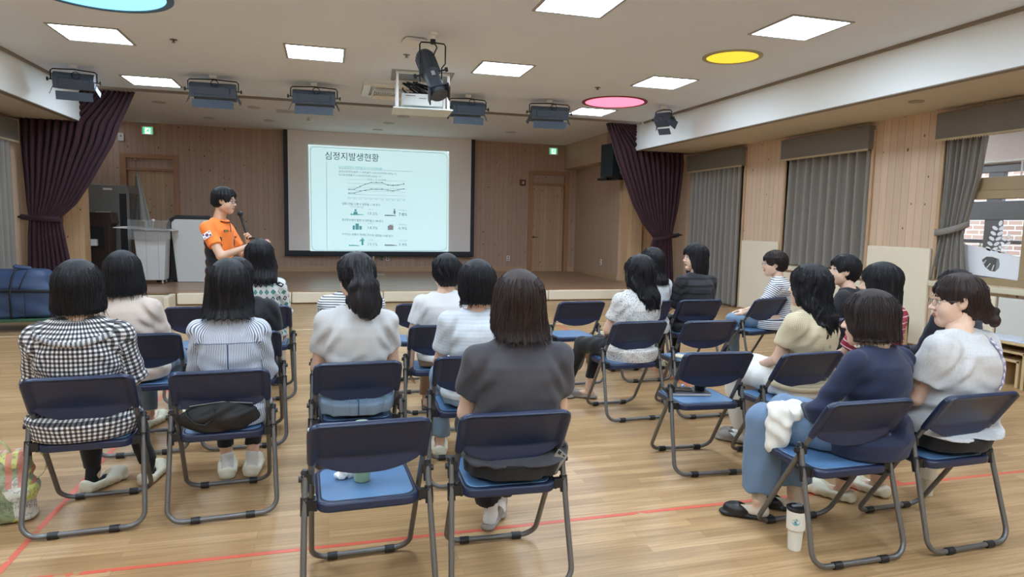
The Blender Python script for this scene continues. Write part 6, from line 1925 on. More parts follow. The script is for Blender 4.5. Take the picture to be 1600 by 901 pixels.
# ------------------------------------------------------------------ clothing details
def spts(info, pts, frame='P'):
    f = info['toP'] if frame == 'P' else info['toH']
    return [tuple(q) for q in f(np.array(pts, float))]
SKINS = {}
def on_torso(info, name, child='polo_shirt'): ...
# speaker: black side panel, collar, flag patch, name tag
sp = I['sp']
def shell_patch(info, top_obj, cond, mat, name, off=.003):
    """copies the faces of a garment that meet cond (in torso coordinates) as a thin overlay panel"""
    me = top_obj.data
    n = len(me.vertices); co = np.empty(n * 3, np.float32); me.vertices.foreach_get('co', co); co = co.reshape(-1, 3).astype(float)
    no = np.empty(n * 3, np.float32); me.vertices.foreach_get('normal', no); no = no.reshape(-1, 3)
    L = (co - info['hip']) @ info['Rt']
    F = np.empty(len(me.loops), np.int32); me.loops.foreach_get('vertex_index', F); F = F.reshape(-1, 4)
    c = L[F].mean(1)
    keep = F[cond(c)]
    if not len(keep): return None
    u, inv = np.unique(keep, return_inverse=True)
    o_ = off(L[u]) if callable(off) else off
    V = co[u] + no[u] * (o_[:, None] if callable(off) else o_)
    uv = None
    if me.uv_layers:
        q = np.empty(len(me.loops) * 2, np.float32); me.uv_layers[0].data.foreach_get('uv', q); q = q.reshape(-1, 2)
        full = np.zeros((n, 2), np.float32); full[F.ravel()] = q; uv = full[u]
    return np_mesh(name, V, inv.reshape(-1, 4), mat, info['root'], uv=uv)
def child(info, *names):
    for o in info['root'].children:
        if o.name.split('.')[0] in names: return o
po = child(sp, 'polo_shirt')
shell_patch(sp, po, lambda c: (c[:, 0] < -.105) & (c[:, 2] < .36 * sp['ts']) & (np.abs(c[:, 1] + .02) < .075) & (c[:, 0] > -.215), T['black'], 'side_panel')
shell_patch(sp, po, lambda c: (c[:, 0] > .105) & (c[:, 2] < .36 * sp['ts']) & (np.abs(c[:, 1] + .02) < .075) & (c[:, 0] < .215), T['black'], 'side_panel')
ts = sp['ts']
cl = MB()
ringp = [(.070 * math.cos(a), -.012 + .066 * math.sin(a), (.497 - .012 * math.sin(a)) * ts) for a in np.linspace(0, 2 * PI, 25)[:-1]]
cl.tube(spts(sp, ringp), .011, 8, close=True)
cl.build('collar', T['orange'], sp['root'], smooth=60)
cl = MB(); cl.tube(spts(sp, [(p[0] * 1.12, -.012 + (p[1] + .012) * 1.12, p[2] - .008) for p in ringp]), .003, 6, close=True)
cl.tube(spts(sp, [(0, .072, .485 * ts), (.002, .085, .44 * ts), (.002, .088, .40 * ts)]), .004, 6)
cl.build('collar_piping', T['black'], sp['root'], smooth=60)
# flag patch on the left... upper sleeve facing the camera, and chest name tag
s0, e0 = sp['S'][1], sp['A'][1][0]
u_ = (e0 - s0) / np.linalg.norm(e0 - s0)
def badge(c, ux, uy, w, h, mats, info, name, art):
    c, ux, uy = (np.array(q, float) for q in (c, ux, uy))
    ux /= np.linalg.norm(ux); uy = uy - ux * (uy @ ux); uy /= np.linalg.norm(uy); nz = np.cross(ux, uy)
    P = lambda a, b, d: c + ux * a + uy * b + nz * d
    par = None
    for k, (poly, mat, d, nm) in enumerate(art):
        mb = MB(); n = len(poly)
        vs = [P(a, b, d) for a, b in poly] + [P(a, b, d + .0015) for a, b in poly]
        vs = spts(info, vs)
        mb.add(vs, [tuple(range(n - 1, -1, -1)), tuple(range(n, 2 * n))] + [(i, (i + 1) % n, n + (i + 1) % n, n + i) for i in range(n)])
        o = mb.build(nm, mat, par or info['root'])
        if par is None: par = o
    return par
def circ(cx, cy, r, a0=0, a1=360, n=14): return [(cx + r * math.cos(math.radians(a0 + (a1 - a0) * i / n)), cy + r * math.sin(math.radians(a0 + (a1 - a0) * i / n))) for i in range(n + (0 if a1 - a0 >= 360 else 1))]
M_W = plain('patch_white', (236, 236, 238), .7); M_R = plain('patch_red', (190, 50, 60), .7); M_B = plain('patch_blue', (40, 60, 120), .7); M_K = plain('patch_black', (30, 30, 34), .7)
up = -u_
outn = np.array([1, .15, .0]); outn = outn - u_ * (outn @ u_); outn /= np.linalg.norm(outn)
ux = np.cross(up, outn)
cen = s0 + (e0 - s0) * .30 + outn * .070
art = [([(-.045, -.03), (.045, -.03), (.045, .03), (-.045, .03)], M_W, 0, 'flag_patch'), (circ(0, 0, .016, 0, 180), M_R, .002, 'flag_red_half'), (circ(0, 0, .016, 180, 360), M_B, .002, 'flag_blue_half')]
for sx in (-1, 1):
    for sy in (-1, 1):
        x, y = sx * .031, sy * .018
        art.append(([(x - .008, y - .006), (x + .008, y - .006 + .004 * sx * sy), (x + .008, y + .006), (x - .008, y + .006 - .004 * sx * sy)], M_K, .002, 'flag_bars'))
badge(cen, ux, up, .09, .06, None, sp, 'flag_patch', art)
ch = np.array([.088, .088, .410 * ts])
art = [([(-.035, -.011), (.035, -.011), (.035, .011), (-.035, .011)], M_K, 0, 'name_tag')] + [([(x - .007, -.005), (x + .007, -.005), (x + .004, .006), (x - .006, .005)], plain('tag_gold', (210, 180, 90), .5), .002, 'name_tag_lettering') for x in (-.02, 0, .02)]
badge(ch, (-1, .12, 0), (0, -.15, 1), 0, 0, None, sp, 'name_tag', art)
# microphone and clicker (held), watch
w, d, n = sp['A'][0][1:4]
d = np.array(d) / np.linalg.norm(d)
def bld(info, fn, name, mat, parent=None, **kw):
    o = fn.build(name, mat, parent, **kw); return o
root = sp['root']
hand = np.array(w) + d * .06
# microphone runs from below the hand up to the mouth
bpy.context.view_layer.update()
mouth = sp['hc'] + rotm(6, -4, 0) @ np.array([.0, .150, -.085])
mic_top = mouth; mic_bot = np.array(w) + d * .06 + np.array([.03, 0, 0])
ax = mic_bot - mic_top; ax /= np.linalg.norm(ax); mic_bot = mic_top + ax * .26
def world(info, pts):
    M = info['root'].matrix_world
    return [M @ Vector(q) for q in info['toP'](np.array(pts, float))]
mp = world(sp, [mic_top, mic_top + ax * .05, mic_top + ax * .06, mic_bot])
me_ = empty('microphone', tuple(mp[3]), 0, 'black handheld microphone held up to the mouth of the speaker', 'microphone')
b_ = MB().tube([tuple(p - mp[3]) for p in (mp[1], mp[2], mp[3])], [.019, .015, .011], 14).build('handle', M_BLACKPL, me_, smooth=50)
h_ = MB().ball(tuple((mp[0] + mp[1]) / 2 - mp[3]), .027, 14).build('mesh_head', plain('mic_mesh', (44, 46, 50), .5, .5, bump=.5, bscale=900), me_, smooth=60)
rm = world(sp, [mic_bot + np.array([.02, .05, -.02])])[0]
cp = empty('presentation_clicker', tuple(rm), math.radians(-40), 'small black remote held beside the microphone', 'remote')
MB().prism(rrect(-.05, .05, -.013, .013, .006, 3), -.010, .010).build('case', M_BLACKPL, cp, bevel=.003)
MB().bx(-.03, -.01, -.006, .006, .010, .012).build('button', M_GREYMETAL, cp)
wd = np.array(sp['A'][0][1]) - np.array(sp['A'][0][0]); wd /= np.linalg.norm(wd)
wc = np.array(sp['A'][0][1]) - wd * .03
a1 = np.cross(wd, [0, 0, 1]); a1 /= np.linalg.norm(a1); a2 = np.cross(wd, a1)
MB().tube(spts(sp, [wc + .033 * (math.cos(t) * a1 + math.sin(t) * a2) for t in np.linspace(0, 2 * PI, 19)[:-1]]), .007, 6, close=True).build('watch_strap', M_BLACKPL, root, smooth=60)
# gingham frill collar: ruffled band across the upper back
g1 = I['l1']; ts = g1['ts']
def frill(info, mat, z_in, z_out, r_in, r_out, amp, n, name='frill_collar'):
    V = []; F = []; N = 180; K = 8
    for i in range(N):
        a = 2 * PI * i / N
        for k in range(K):
            t = k / (K - 1)
            rx = r_in[0] + (r_out[0] - r_in[0]) * t; ry = r_in[1] + (r_out[1] - r_in[1]) * t
            z = z_in + (z_out - z_in) * t ** 1.3
            w_ = amp * t * math.sin(n * a) 
            V.append((rx * math.sin(a), -.052 - (ry + w_) * math.cos(a), z + w_ * .5))
    for i in range(N):
        for k in range(K - 1):
            j = (i + 1) % N
            F.append((i * K + k, j * K + k, j * K + k + 1, i * K + k + 1))
    V = np.array(V); uv = np.stack([np.repeat(np.arange(N) / N * 1.15, K), V[:, 2] * 1.4], -1)
    o = np_mesh(name, info['toP'](V), F, mat, info['root'], uv=uv)
    md = o.modifiers.new('s', 'SOLIDIFY'); md.thickness = .003
fz = lambda x_: (.405 + .04 * (np.abs(x_) / .17) ** 2) * ts
shell_patch(g1, child(g1, 'shirt'), lambda c: (c[:, 2] > fz(c[:, 0])) & (np.abs(c[:, 0]) < .172), T['gingham'], 'frill_collar',
            off=lambda L_: .006 + .012 * np.clip((fz(L_[:, 0]) + .06 - L_[:, 2]) / .06, 0, 1) + .004 * np.sin(L_[:, 0] * 190) * np.clip((fz(L_[:, 0]) + .03 - L_[:, 2]) / .03, 0, 1))
for dz_, w_ in ((0, .012),):
    xs_ = np.linspace(-.165, .165, 15)
    strap_args = (g1, [(q, fz(q) + .004) for q in xs_], w_)
# round necklines
def neckband(info, mat, name='neckband', r=(.074, .066), z=.497, th=.006, cy=-.020, dz=-.010):
    ts = info['ts']
    pts = [(r[0] * math.cos(a), cy + r[1] * math.sin(a), z * ts + dz * math.sin(a)) for a in np.linspace(0, 2 * PI, 33)[:-1]]
    MB().tube(spts(info, pts), th, 6, close=True).build(name, mat, info['root'], smooth=60)
for k, m_ in (('m2', 'palegrey'), ('m3', 'white'), ('m5', 'charcoal'), ('r9', 'gauze')): pass
# lace collar of the navy cardigan
fr_ = I['r8']; ts = fr_['ts']
pts = [((.078 + .006 * math.sin(a * 18)) * math.cos(a), -.022 + (.068 + .006 * math.sin(a * 18)) * math.sin(a), .497 * ts + .012 + .004 * math.cos(a * 18) - .010 * math.sin(a)) for a in np.linspace(0, 2 * PI, 150)[:-1]]
MB().tube(spts(fr_, pts), .0055, 5, close=True).build('lace_collar', plain('lace_cream', (226, 214, 196), .8), fr_['root'], smooth=60)
# white cloth on the lap of the navy cardigan lady
def lump(name, mat, c, r, amp, seed, freq=26, flatz=None, parts=None, h=.006):
    F = SDF(); F.ell((0, 0, 0), r, .03)
    for (p, q) in (parts or []): F.ell(p, q, .03)
    a = np.random.RandomState(seed).uniform(0, 6, 6)
    F.fn(lambda P: amp * (np.sin(freq * P[..., 0] + a[0] + 3 * np.sin(freq * .5 * P[..., 2] + a[1])) * np.sin(freq * P[..., 2] + a[2] + 2 * np.sin(freq * .6 * P[..., 1] + a[3])) + .6 * np.sin(freq * 2 * P[..., 1] + a[4] + 2 * np.sin(freq * P[..., 0]))))
    V, Fq = F.mesh(h)
    if flatz is not None: V[:, 2] = np.maximum(V[:, 2], flatz)
    o = np_mesh(name, V, Fq, mat, None); o.location = c
    return o
M_CLOTHW = plain('white_lap_cloth', (224, 220, 208), .9, bump=.2, bscale=300)
P0 = fr_['root'].matrix_world @ Vector((-.13, .34, .62))
o = lump('cloth', M_CLOTHW, tuple(P0), (.10, .10, .045), .010, 3, freq=38, parts=[((-.08, .02, -.07), (.045, .07, .10)), ((-.10, .03, -.15), (.03, .05, .07))])
o.rotation_euler = (0, 0, math.radians(36)); tag(o, 'crumpled white cloth lying over the knee of the lady in navy', 'cloth')
# cross-body strap on the gauze blouse
g9 = I['r9']; to = child(g9, 'blouse')
ts = g9['ts']
def strap(info, pts, w, mat, name, on="blouse", th=.006, lift=.005):
    """ribbon lying on the garment: ray-cast from behind in torso coordinates"""
    me = child(info, on).data
    n = len(me.vertices); co = np.empty(n * 3, np.float32); me.vertices.foreach_get('co', co)
    L = (co.reshape(-1, 3).astype(float) - info['hip']) @ info['Rt']
    V = []
    pts = np.array(pts, float)
    t = np.linspace(0, 1, 30); s_ = np.linspace(0, 1, len(pts))
    X = np.interp(t, s_, pts[:, 0]); Z = np.interp(t, s_, pts[:, 1])
    tx = np.gradient(X); tz = np.gradient(Z); nn = np.hypot(tx, tz); px_, pz_ = -tz / nn, tx / nn
    for x, z, a, b in zip(X, Z, px_, pz_):
        for s in (-1, 1):
            xx, zz = x + s * a * w, z + s * b * w
            m = (np.abs(L[:, 0] - xx) < .014) & (np.abs(L[:, 2] - zz) < .014)
            y = L[m, 1].min() - lift if m.any() else -.16
            V.append((xx, y, zz))
    F = [(2 * i, 2 * i + 2, 2 * i + 3, 2 * i + 1) for i in range(29)]
    o = np_mesh(name, info['toP'](np.array(V)), F, mat, info['root'], uv=np.array([[s * .5, i * .012] for i in range(30) for s in (0, 1)]))
    md = o.modifiers.new('s', 'SOLIDIFY'); md.thickness = th
t = NT('lilac_woven_strap'); uvs = t.sep(t.n('ShaderNodeUVMap', uv_map='UVMap').outputs[0])
zig = t.math('FRACT', t.math('ADD', t.math('DIVIDE', uvs[1], .03), t.math('MULTIPLY', t.math('ABSOLUTE', t.math('SUBTRACT', uvs[0], .25)), 2.0)))
t.set(t.mix(t.math('LESS_THAN', zig, .5), lin((226, 222, 232)), lin((150, 140, 184))), .8)
strap(g9, [(.065, .480 * ts), (.09, .42 * ts), (.095, .33 * ts), (.08, .25 * ts), (.03, .16 * ts), (-.08, .06 * ts)], .011, t.m, 'cross_body_strap')
strap(*strap_args, T['gingham'], 'collar_ruffle', 'shirt', .010, .018)
# jeans details: pocket stitching and belt seam on the ponytail lady
m2 = I['m2']
M_THREAD = plain('seam_thread', (140, 142, 138), .8); M_SEAMD = plain('seam_dark', (60, 84, 112), .9)
for s_x in (-1, 1):
    strap(m2, [(s_x * .045, .045), (s_x * .050, -.06)], .0012, M_THREAD, 'pocket_seam', 'trousers', .002, .001)
    strap(m2, [(s_x * .155, .070), (s_x * .135, -.04)], .0012, M_THREAD, 'pocket_seam', 'trousers', .002, .001)
    strap(m2, [(s_x * .045, .045), (s_x * .10, .050), (s_x * .155, .075)], .0014, M_THREAD, 'pocket_seam', 'trousers', .002, .001)
strap(m2, [(0, .10), (0, -.06)], .0035, M_SEAMD, 'centre_seam', 'trousers', .002, .001)
strap(m2, [(-.165, .105), (0, .085), (.165, .105)], .0025, M_SEAMD, 'waistband_seam', 'trousers', .002, .001)
l3 = I['l3']; M_SN = plain('shirt_seam', (96, 110, 140), .9)
strap(l3, [(-.17, .365 * l3['ts']), (-.06, .372 * l3['ts']), (.06, .372 * l3['ts']), (.17, .365 * l3['ts'])], .0018, M_SN, 'yoke_seam', 'shirt', .002, .001)
strap(l3, [(0, .368 * l3['ts']), (.002, .12 * l3['ts'])], .0035, M_SN, 'back_pleat', 'shirt', .003, .001)

# hidden phone in the hip pocket of the charcoal t-shirt lady
m5 = I['m5']
M5w = m5['root'].matrix_world
ph = empty('smartphone', tuple(M5w @ Vector((.158, -.148, .530))), 0, 'phone sticking out of the back pocket of the lady in charcoal', 'phone')
ph.rotation_euler = (math.radians(-8), math.radians(38), math.radians(-8))
MB().prism(rrect(-.037, .037, -.005, .005, .004, 3), -.06, .07).build('case', plain('phone_silver', (150, 148, 142), .3, .6), ph, bevel=.002)
ph.scale = (.72, .9, .72)
MB().bx(-.03, -.01, -.0065, -.005, .045, .065).bx(.005, .02, -.0065, -.005, .05, .06).build('camera_window', M_BLACKPL, ph)

# ------------------------------------------------------------------ small things
# green tumbler and tissue on the empty front chair
x, y, z = on_chair('e1', -.012, .035)
tb = empty('tumbler', (x, y, z), 0, 'sage green steel tumbler standing on the empty front chair', 'tumbler')
MB().lathe([(.001, 0), (.030, 0), (.034, .004), (.036, .10), (.036, .225), (.033, .23)], n=32).build('cup_body', plain('sage_green', (150, 178, 148), .35, .1, var=.02), tb, smooth=40)
MB().lathe([(.0365, .225), (.0365, .25), (.030, .258), (.001, .258)], n=32).build('lid', plain('lid_green', (140, 166, 138), .4), tb, smooth=40)
x, y, z = on_chair('e1', -.075, .075)
o = lump('tissue', plain('tissue_white', (240, 240, 238), .9), (x, y, z + .022), (.026, .022, .022), .006, 5, freq=90, flatz=-.0215, parts=[((-.03, .0, -.005), (.02, .012, .010)), ((.012, .01, .02), (.012, .012, .02))], h=.0028)
tag(o, 'crumpled white tissue beside the green tumbler', 'tissue')
# notebook, phone, keys, black cup on the empty chair
x, y, z = on_chair('e2', -.03, .095)
a = math.radians(-14)
nb_ = empty('notebook', (x, y, z), a, 'black notebook with white pages lying on the empty chair seat', 'notebook')
MB().bx(-.15, .13, -.085, .085, 0, .003).bx(-.15, .13, -.085, .085, .018, .021).bx(-.15, -.147, -.085, .085, 0, .021).build('cover', M_BLACKPL, nb_, bevel=.001)
MB().bx(-.146, .127, -.083, .083, .003, .018).build('pages', plain('paper_white', (226, 222, 212), .8), nb_)
def rot2(dx, dy): return (x + dx * math.cos(a) - dy * math.sin(a), y + dx * math.sin(a) + dy * math.cos(a))
q = rot2(-.055, .0)
p2 = empty('smartphone', (*q, z + .0215), a - .12, 'phone in a brown case lying on the black notebook', 'phone')
MB().prism(rrect(-.078, .078, -.038, .038, .010, 4), 0, .010).build('case', plain('phone_brown_case', (96, 82, 72), .4), p2, bevel=.002)
MB().prism(rrect(-.074, .074, -.035, .035, .008, 4), .010, .0112).build('screen', plain('phone_screen', (70, 62, 56), .15), p2)
q = rot2(.075, -.01)
cu = empty('cup', (*q, z + .0215), 0, 'black insulated cup standing on the notebook', 'cup')
MB().lathe([(.001, 0), (.030, 0), (.033, .005), (.041, .10), (.043, .115)], n=30).build('cup_body', plain('cup_black', (24, 24, 28), .35), cu, smooth=40)
MB().lathe([(.044, .112), (.045, .122), (.040, .128), (.001, .128)], n=30).build('lid', M_BLACKPL, cu, smooth=40)
mb = MB(); mb.lathe([(.014, 0), (.014, .001), (.011, .001), (.011, 0)], (0, -.0385, .06), n=18, rot=(PI / 2, 0, 0)).lathe([(.006, 0), (.006, .001)], (0, -.0385, .06), n=12, rot=(PI / 2, 0, 0))
mb.build('round_emblem', M_CHROME, cu)
q = rot2(.005, .055)
ky = empty('key_ring', (*q, z + .0215), 0, 'small silver key ring behind the black cup', 'keys')
MB().tube([(.016 * math.cos(t_), .016 * math.sin(t_), .004 + .003 * math.sin(t_ * 2)) for t_ in np.linspace(0, 2 * PI, 17)[:-1]], .002, 6, close=True).build('ring', M_CHROME, ky)
MB().prism([(-.01, 0), (.03, -.006), (.045, 0), (.03, .006)], .001, .004).ball((-.02, .015, .012), (.014, .012, .011), 8).build('key', plain('key_blue_white', (150, 164, 196), .4, .3), ky)
# papers / package on the chair behind
x, y, z = on_chair('e3', -.12, .02)
o = MB().prism(rrect(-.06, .06, -.05, .05, .015, 3), 0, .018).build('snack_packet', plain('packet_beige', (206, 190, 160), .6, var=.3, scale=30), bevel=.006)
o.location = (x, y, z); o.rotation_euler = (0, 0, .4); tag(o, 'small beige packet on the empty chair behind the notebook chair', 'packet')
x, y, z = on_chair('e5', .02, .10)
o = MB().tube([(-.05, 0, .004), (.0, .01, .006), (.06, -.02, .004)], .003, 6).build('pen', plain('pen_wood', (170, 120, 84), .5)); o.location = (x, y, z); tag(o, 'thin brown pen on the empty front-row chair near the white t-shirt', 'pen')
# tall white tumbler with black lid on the floor
def tall_tumbler(x, y, label, body, lid, art=False, s=1.0):
    e = empty('tumbler', (x, y, 0), 0, label, 'tumbler')
    prof = [(.001, 0), (.028, 0), (.031, .003), (.035, .095), (.036, .100), (.043, .108), (.0455, .20), (.0455, .205)]
    MB().lathe([(a * s, b * s) for a, b in prof], n=36).build('cup_body', body, e, smooth=35)
    l_ = MB().lathe([(a * s, b * s) for a, b in [(.0455, .200), (.047, .206), (.047, .214), (.040, .218), (.001, .217)]], n=36).build('lid', lid, e, smooth=35)
    MB().box((.0, 0, .221 * s), (.05 * s, .018 * s, .008 * s)).lathe([(.010 * s, .217 * s), (.010 * s, .226 * s)], (.02 * s, .012 * s, 0), n=12).build('lid_slider', plain('slider_clear', (120, 124, 128), .2), l_, bevel=.002)
    return e
tt = tall_tumbler(2.19, 2.60, 'tall white tumbler with black lid and teal print on the floor at front right', plain('tumbler_white', (226, 222, 208), .35, var=.02), M_BLACKPL)
# round teal print, conformed to the cup wall facing the camera
def on_cup(u, z, r=.0446): 
    a0 = math.atan2(-2.60, -2.19) ; a = a0 + u / r
    return (r * math.cos(a), r * math.sin(a), z)
mb = MB(); n = 20
for k in range(n):
    a, b = 2 * PI * k / n, 2 * PI * (k + 1) / n
    mb.add([on_cup(0, .155), on_cup(.019 * math.cos(a), .155 + .019 * math.sin(a)), on_cup(.019 * math.cos(b), .155 + .019 * math.sin(b))], [(0, 1, 2)])
mb.build('round_print', plain('print_teal', (120, 182, 190), .5), tt)
mb = MB()
for (u, z, w_, h) in ((-.012, .160, .012, .003), (.004, .160, .014, .003), (-.008, .152, .02, .004), (-.004, .145, .016, .003), (.002, .167, .008, .004)):
    mb.add([on_cup(u, z, .0452), on_cup(u + w_ * .5, z, .0452), on_cup(u + w_ * .5, z + h, .0452), on_cup(u, z + h, .0452)], [(0, 1, 2, 3)])
mb.build('print_lettering', plain('print_dark', (30, 60, 76), .5), tt)
tall_tumbler(3.42, 2.98, 'tall cream tumbler with clear lid on the floor under the far right chair', plain('tumbler_cream', (196, 190, 172), .4, var=.05), plain('lid_clear_grey', (150, 148, 140), .15), s=1.0)
# woven basket with a bottle
wk = NT('wicker'); c_ = wk.coord(); s3 = wk.sep(c_)
ww = wk.math('MULTIPLY', wk.math('SINE', wk.math('MULTIPLY', s3[2], 420.0)), wk.math('SINE', wk.math('MULTIPLY', wk.math('ARCTAN2', s3[0], s3[1]), 26.0)))
wk.set(wk.mix(wk.math('ADD', wk.math('MULTIPLY', ww, .5), .5), lin((84, 52, 32)), lin((150, 104, 68))), .7); wk.bump(ww, .6, .004)
bk = empty('basket', (2.90, 6.75, 0), 0, 'brown woven basket on the floor beside the grey slippers', 'basket')
MB().lathe([(.001, .005), (.10, .005), (.12, .02), (.14, .22), (.145, .24), (.135, .24), (.11, .03), (.001, .02)], n=40).build('wicker_body', wk.m, bk, smooth=30)
MB().tube([(.14 * math.cos(t_), .0, .23 + .16 * math.sin(t_)) for t_ in np.linspace(0, PI, 20)], .008, 8).build('handle', wk.m, bk, smooth=60)
bo = empty('water_bottle', (2.92, 6.72, .02), 0, 'cream drinking bottle with a loop handle standing in the woven basket', 'bottle')
MB().lathe([(.001, 0), (.045, 0), (.05, .01), (.05, .24), (.042, .27), (.04, .29)], n=28).build('bottle_body', plain('bottle_dark', (70, 84, 84), .3), bo, smooth=40)
MB().lathe([(.046, .28), (.048, .34), (.04, .36), (.001, .36)], n=28).tube([(-.035, 0, .35), (-.03, 0, .40), (.03, 0, .40), (.035, 0, .35)], .008, 8).build('cap', plain('cap_cream', (224, 216, 190), .5), bo, smooth=40)
# black bag on the chair seat behind the striped shirt
x, y, z = on_chair('l3', .0, -.12)
hb = empty('handbag', (x, y - .028, z), math.radians(4), 'soft black handbag lying on the chair behind the striped shirt', 'bag')
F = SDF().ell((0, 0, .078), (.185, .036, .085), .02).ell((-.05, -.003, .07), (.16, .034, .07), .02)
F.fn(lambda P: .004 * np.sin(38 * P[..., 0] + 3 * np.sin(30 * P[..., 2])) + .003 * np.sin(60 * P[..., 2]))
V, Fq = F.mesh(.006); V[:, 2] = np.maximum(V[:, 2], .001)
np_mesh('bag_body', V, Fq, plain('black_nylon', (20, 20, 22), .55, bump=.2), hb)
MB().tube([(-.17, -.02, .12), (-.16, -.035, .10), (-.12, -.045, .06), (-.08, -.045, .05), (-.04, -.042, .08), (-.03, -.03, .13)], .006, 8).build('handle', plain('black_strap', (26, 26, 28), .5), hb, smooth=60)
MB().tube([(-.15, -.02, .148), (0, -.012, .160), (.15, -.02, .145)], .003, 6).build('zip', M_GREYMETAL, hb, smooth=60)
# colourful shopping bag at the left edge
t = NT('printed_shopping_bag')
g_ = t.coord()
s_ = t.sep(g_)
vo = t.n('ShaderNodeTexVoronoi', feature='F1'); t.put(vo.inputs['Vector'], g_); vo.inputs['Scale'].default_value = 9.0
cells = t.ramp(t.sep(vo.outputs['Color'])[0], [(0.0, lin((226, 222, 212))), (0.30, lin((120, 140, 92))), (0.45, lin((232, 226, 216))), (0.62, lin((214, 150, 130))), (0.75, lin((128, 152, 168))), (0.88, lin((206, 206, 120)))])
n_ = t.noise(g_, 45, 4, .7)
col = t.mix(t.math('MULTIPLY', t.math('GREATER_THAN', n_, .55), .45), cells, lin((92, 96, 84)))
top_ = t.math('GREATER_THAN', s_[2], .19)
redst = t.math('MULTIPLY', t.math('MULTIPLY', top_, stripe(t, s_[0], .05, .55)), t.math('GREATER_THAN', s_[0], .03))
col = t.mix(t.math('MULTIPLY', redst, .8), col, lin((208, 122, 108)))
band = stripe(t, t.math('ADD', s_[2], -.157), .6, .05, .004)
col = t.mix(t.math('MULTIPLY', band, .8), col, lin((230, 170, 84)))
t.set(col, .4); t.bump(t.noise(g_, 22, 3), .5, .01)
M_SHOP = t.m
sbg = empty('shopping_bag', (-1.62, 3.80, 0), math.radians(8), 'colourful printed shopping bag on the floor at the left edge', 'bag')
F = SDF().loft([(.0, 0, 0, .145, .075), (.02, 0, 0, .16, .09), (.15, 0, 0, .175, .10), (.27, .0, 0, .165, .075), (.36, .0, 0, .14, .045)], .02, p=3)
F.fn(lambda P: .007 * np.sin(24 * P[..., 0] + 5 * np.sin(13 * P[..., 2])) * np.sin(18 * P[..., 2] + 2) + .004 * np.sin(50 * P[..., 2] + 20 * P[..., 0]))
V, Fq = F.mesh(.007); V[:, 2] = np.maximum(V[:, 2], .001)
np_mesh('bag_body', V, Fq, M_SHOP, sbg)
def ribbon(pts, w, mat, name, parent):
    vs = []; fs = []
    for p in pts: vs += [(p[0], p[1] - w, p[2]), (p[0], p[1] + w, p[2])]
    for i in range(len(pts) - 1): fs.append((2 * i, 2 * i + 2, 2 * i + 3, 2 * i + 1))
    return MB().add(vs, fs).build(name, mat, parent, smooth=60, solid=.003)
ribbon([(-.02 + .10 * math.cos(a), -.03, .34 + .10 * math.sin(a)) for a in np.linspace(.0, PI, 16)], .014, plain('bag_handle_print', (206, 204, 150), .5, var=.2, scale=40), 'handle', sbg)
ribbon([(.16 + .055 * math.cos(a), .02, .27 + .075 * math.sin(a)) for a in np.linspace(1.9, -1.9, 16)], .014, plain('bag_handle_print', (206, 204, 150), .5), 'handle', sbg)
o = lump('tied_bag_knot', plain('white_plastic_film', (228, 228, 226), .35), (-1.70, 3.80, .37), (.035, .022, .035), .007, 8, freq=70, parts=[((-.03, 0, .02), (.02, .01, .03)), ((.035, 0, .015), (.02, .01, .025))], h=.004)
tag(o, 'white plastic bag knot poking out of the shopping bag', 'plastic bag')
# little printed text block on the bag
pt = text_mesh('쓰레기는 분리배출\n장바구니로 재활용', .022, plain('bag_print_ink', (88, 88, 84), .6), sbg, 'bag_lettering', (.03, -.108, .115), (PI / 2, 0, 0))
# blue bag on the dolly
M_BLUEB = cloth_mat('blue_nylon', (46, 66, 98), .12, .55, 260)
bb = empty('duffel_bag', (-4.05, 10.3, .178), .05, 'big blue nylon bag strapped on the green dolly at the left edge', 'bag')
F = SDF().loft([(.0, 0, 0, .50, .30), (.03, 0, 0, .54, .33), (.3, 0, 0, .54, .34), (.42, 0, 0, .53, .34), (.56, -.02, 0, .47, .30), (.62, -.04, 0, .42, .24)], .02, p=4.5)
F.fn(lambda P: .008 * np.sin(9 * P[..., 0] + 3 * np.sin(8 * P[..., 2]) + 4 * P[..., 1]) + .005 * np.sin(23 * P[..., 2] + 9 * P[..., 0]))
V, Fq = F.mesh(.014); V[:, 2] = np.maximum(V[:, 2], 0)
np_mesh('bag_body', V, Fq, M_BLUEB, bb)
mb = MB()
M_BSTRAP = plain('black_webbing', (24, 28, 36), .7)
def band_(pts, w=.03, ax='z'):
    vs = []; fs = []
    for p in pts: vs += [(p[0], p[1], p[2] - w), (p[0], p[1], p[2] + w)] if ax == 'z' else [(p[0] - w, p[1], p[2]), (p[0] + w, p[1], p[2])]
    for i in range(len(pts) - 1): fs.append((2 * i, 2 * i + 2, 2 * i + 3, 2 * i + 1))
    mb.add(vs, fs)
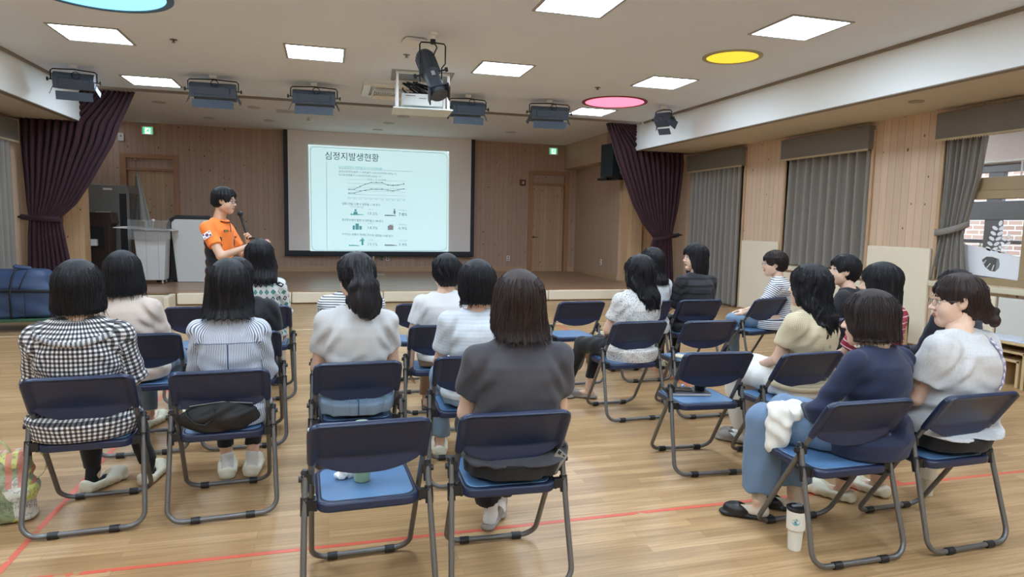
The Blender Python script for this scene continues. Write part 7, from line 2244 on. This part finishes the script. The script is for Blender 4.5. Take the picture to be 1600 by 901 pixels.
hh = [(x_, -.355 if abs(x_) < .5 else -.30, .37 - .04 * max(0, x_ - .2)) for x_ in np.linspace(-.52, .52, 12)] + [(.555, -.2, .34), (.56, 0, .34), (.555, .2, .34)]
band_(hh, .022)
band_([(.08, -.365, .0), (.08, -.375, .35), (.10, -.35, .52), (.12, -.26, .64), (.12, 0, .66), (.12, .26, .62)], .012, 'x')
mb.build('strap', M_BSTRAP, bb, smooth=60, solid=.006)
mb = MB(); band_([(.24, -.372, .0), (.24, -.375, .35)], .004, 'x'); band_([(.18, -.375, .38), (.22, -.35, .52), (.26, -.27, .64)], .006, 'x')
mb.build('seam', M_BSTRAP, bb, smooth=60, solid=.004)
MB().box((.14, -.08, .655), (.20, .18, .05), rot=(0, .2, .3)).build('top_handle_flap', M_BLUEB, bb, bevel=.02)
# low wooden shelf blocks by the right wall, with papers
M_PINE = plain('light_pine', (196, 168, 124), .45, var=.16, scale=8)
def nest(x, y, w, h, label, rz=0.0):
    e = empty('wooden_shelf_box', (x, y, 0), rz, label, 'wooden shelf')
    MB().bx(0, .36, -w / 2, w / 2, h - .025, h).bx(0, .36, -w / 2, -w / 2 + .03, 0, h).bx(0, .36, w / 2 - .03, w / 2, 0, h).bx(.33, .36, -w / 2, w / 2, 0, h).build('outer_box', M_PINE, e, bevel=.004)
    for k in range(1, 3):
        a, hh_ = w / 2 - .07 * k, h - .09 * k
        MB().bx(.02 * k, .30, -a, a, hh_ - .025, hh_).bx(.02 * k, .30, -a, -a + .03, 0, hh_).bx(.02 * k, .30, a - .03, a, 0, hh_).build('nested_box', M_PINE, e, bevel=.003)
    return e
nest(6.62, 5.02, .52, .46, 'nested wooden box shelf under the open window, nearest the right edge')
nest(6.62, 5.58, .52, .46, 'nested wooden box shelf under the open window, just right of the white blouse')
nest(6.9, 7.05, .52, .46, 'nested wooden box shelf seen between the red striped lady and the navy shoulder')
o = MB().bx(6.66, 6.98, 4.85, 5.55, .462, .47).bx(6.70, 7.0, 4.95, 5.3, .470, .476).build('paper_stack', plain('paper_bluegrey', (206, 212, 222), .7)); tag(o, 'sheets of paper lying on the wooden box shelves at right', 'paper')
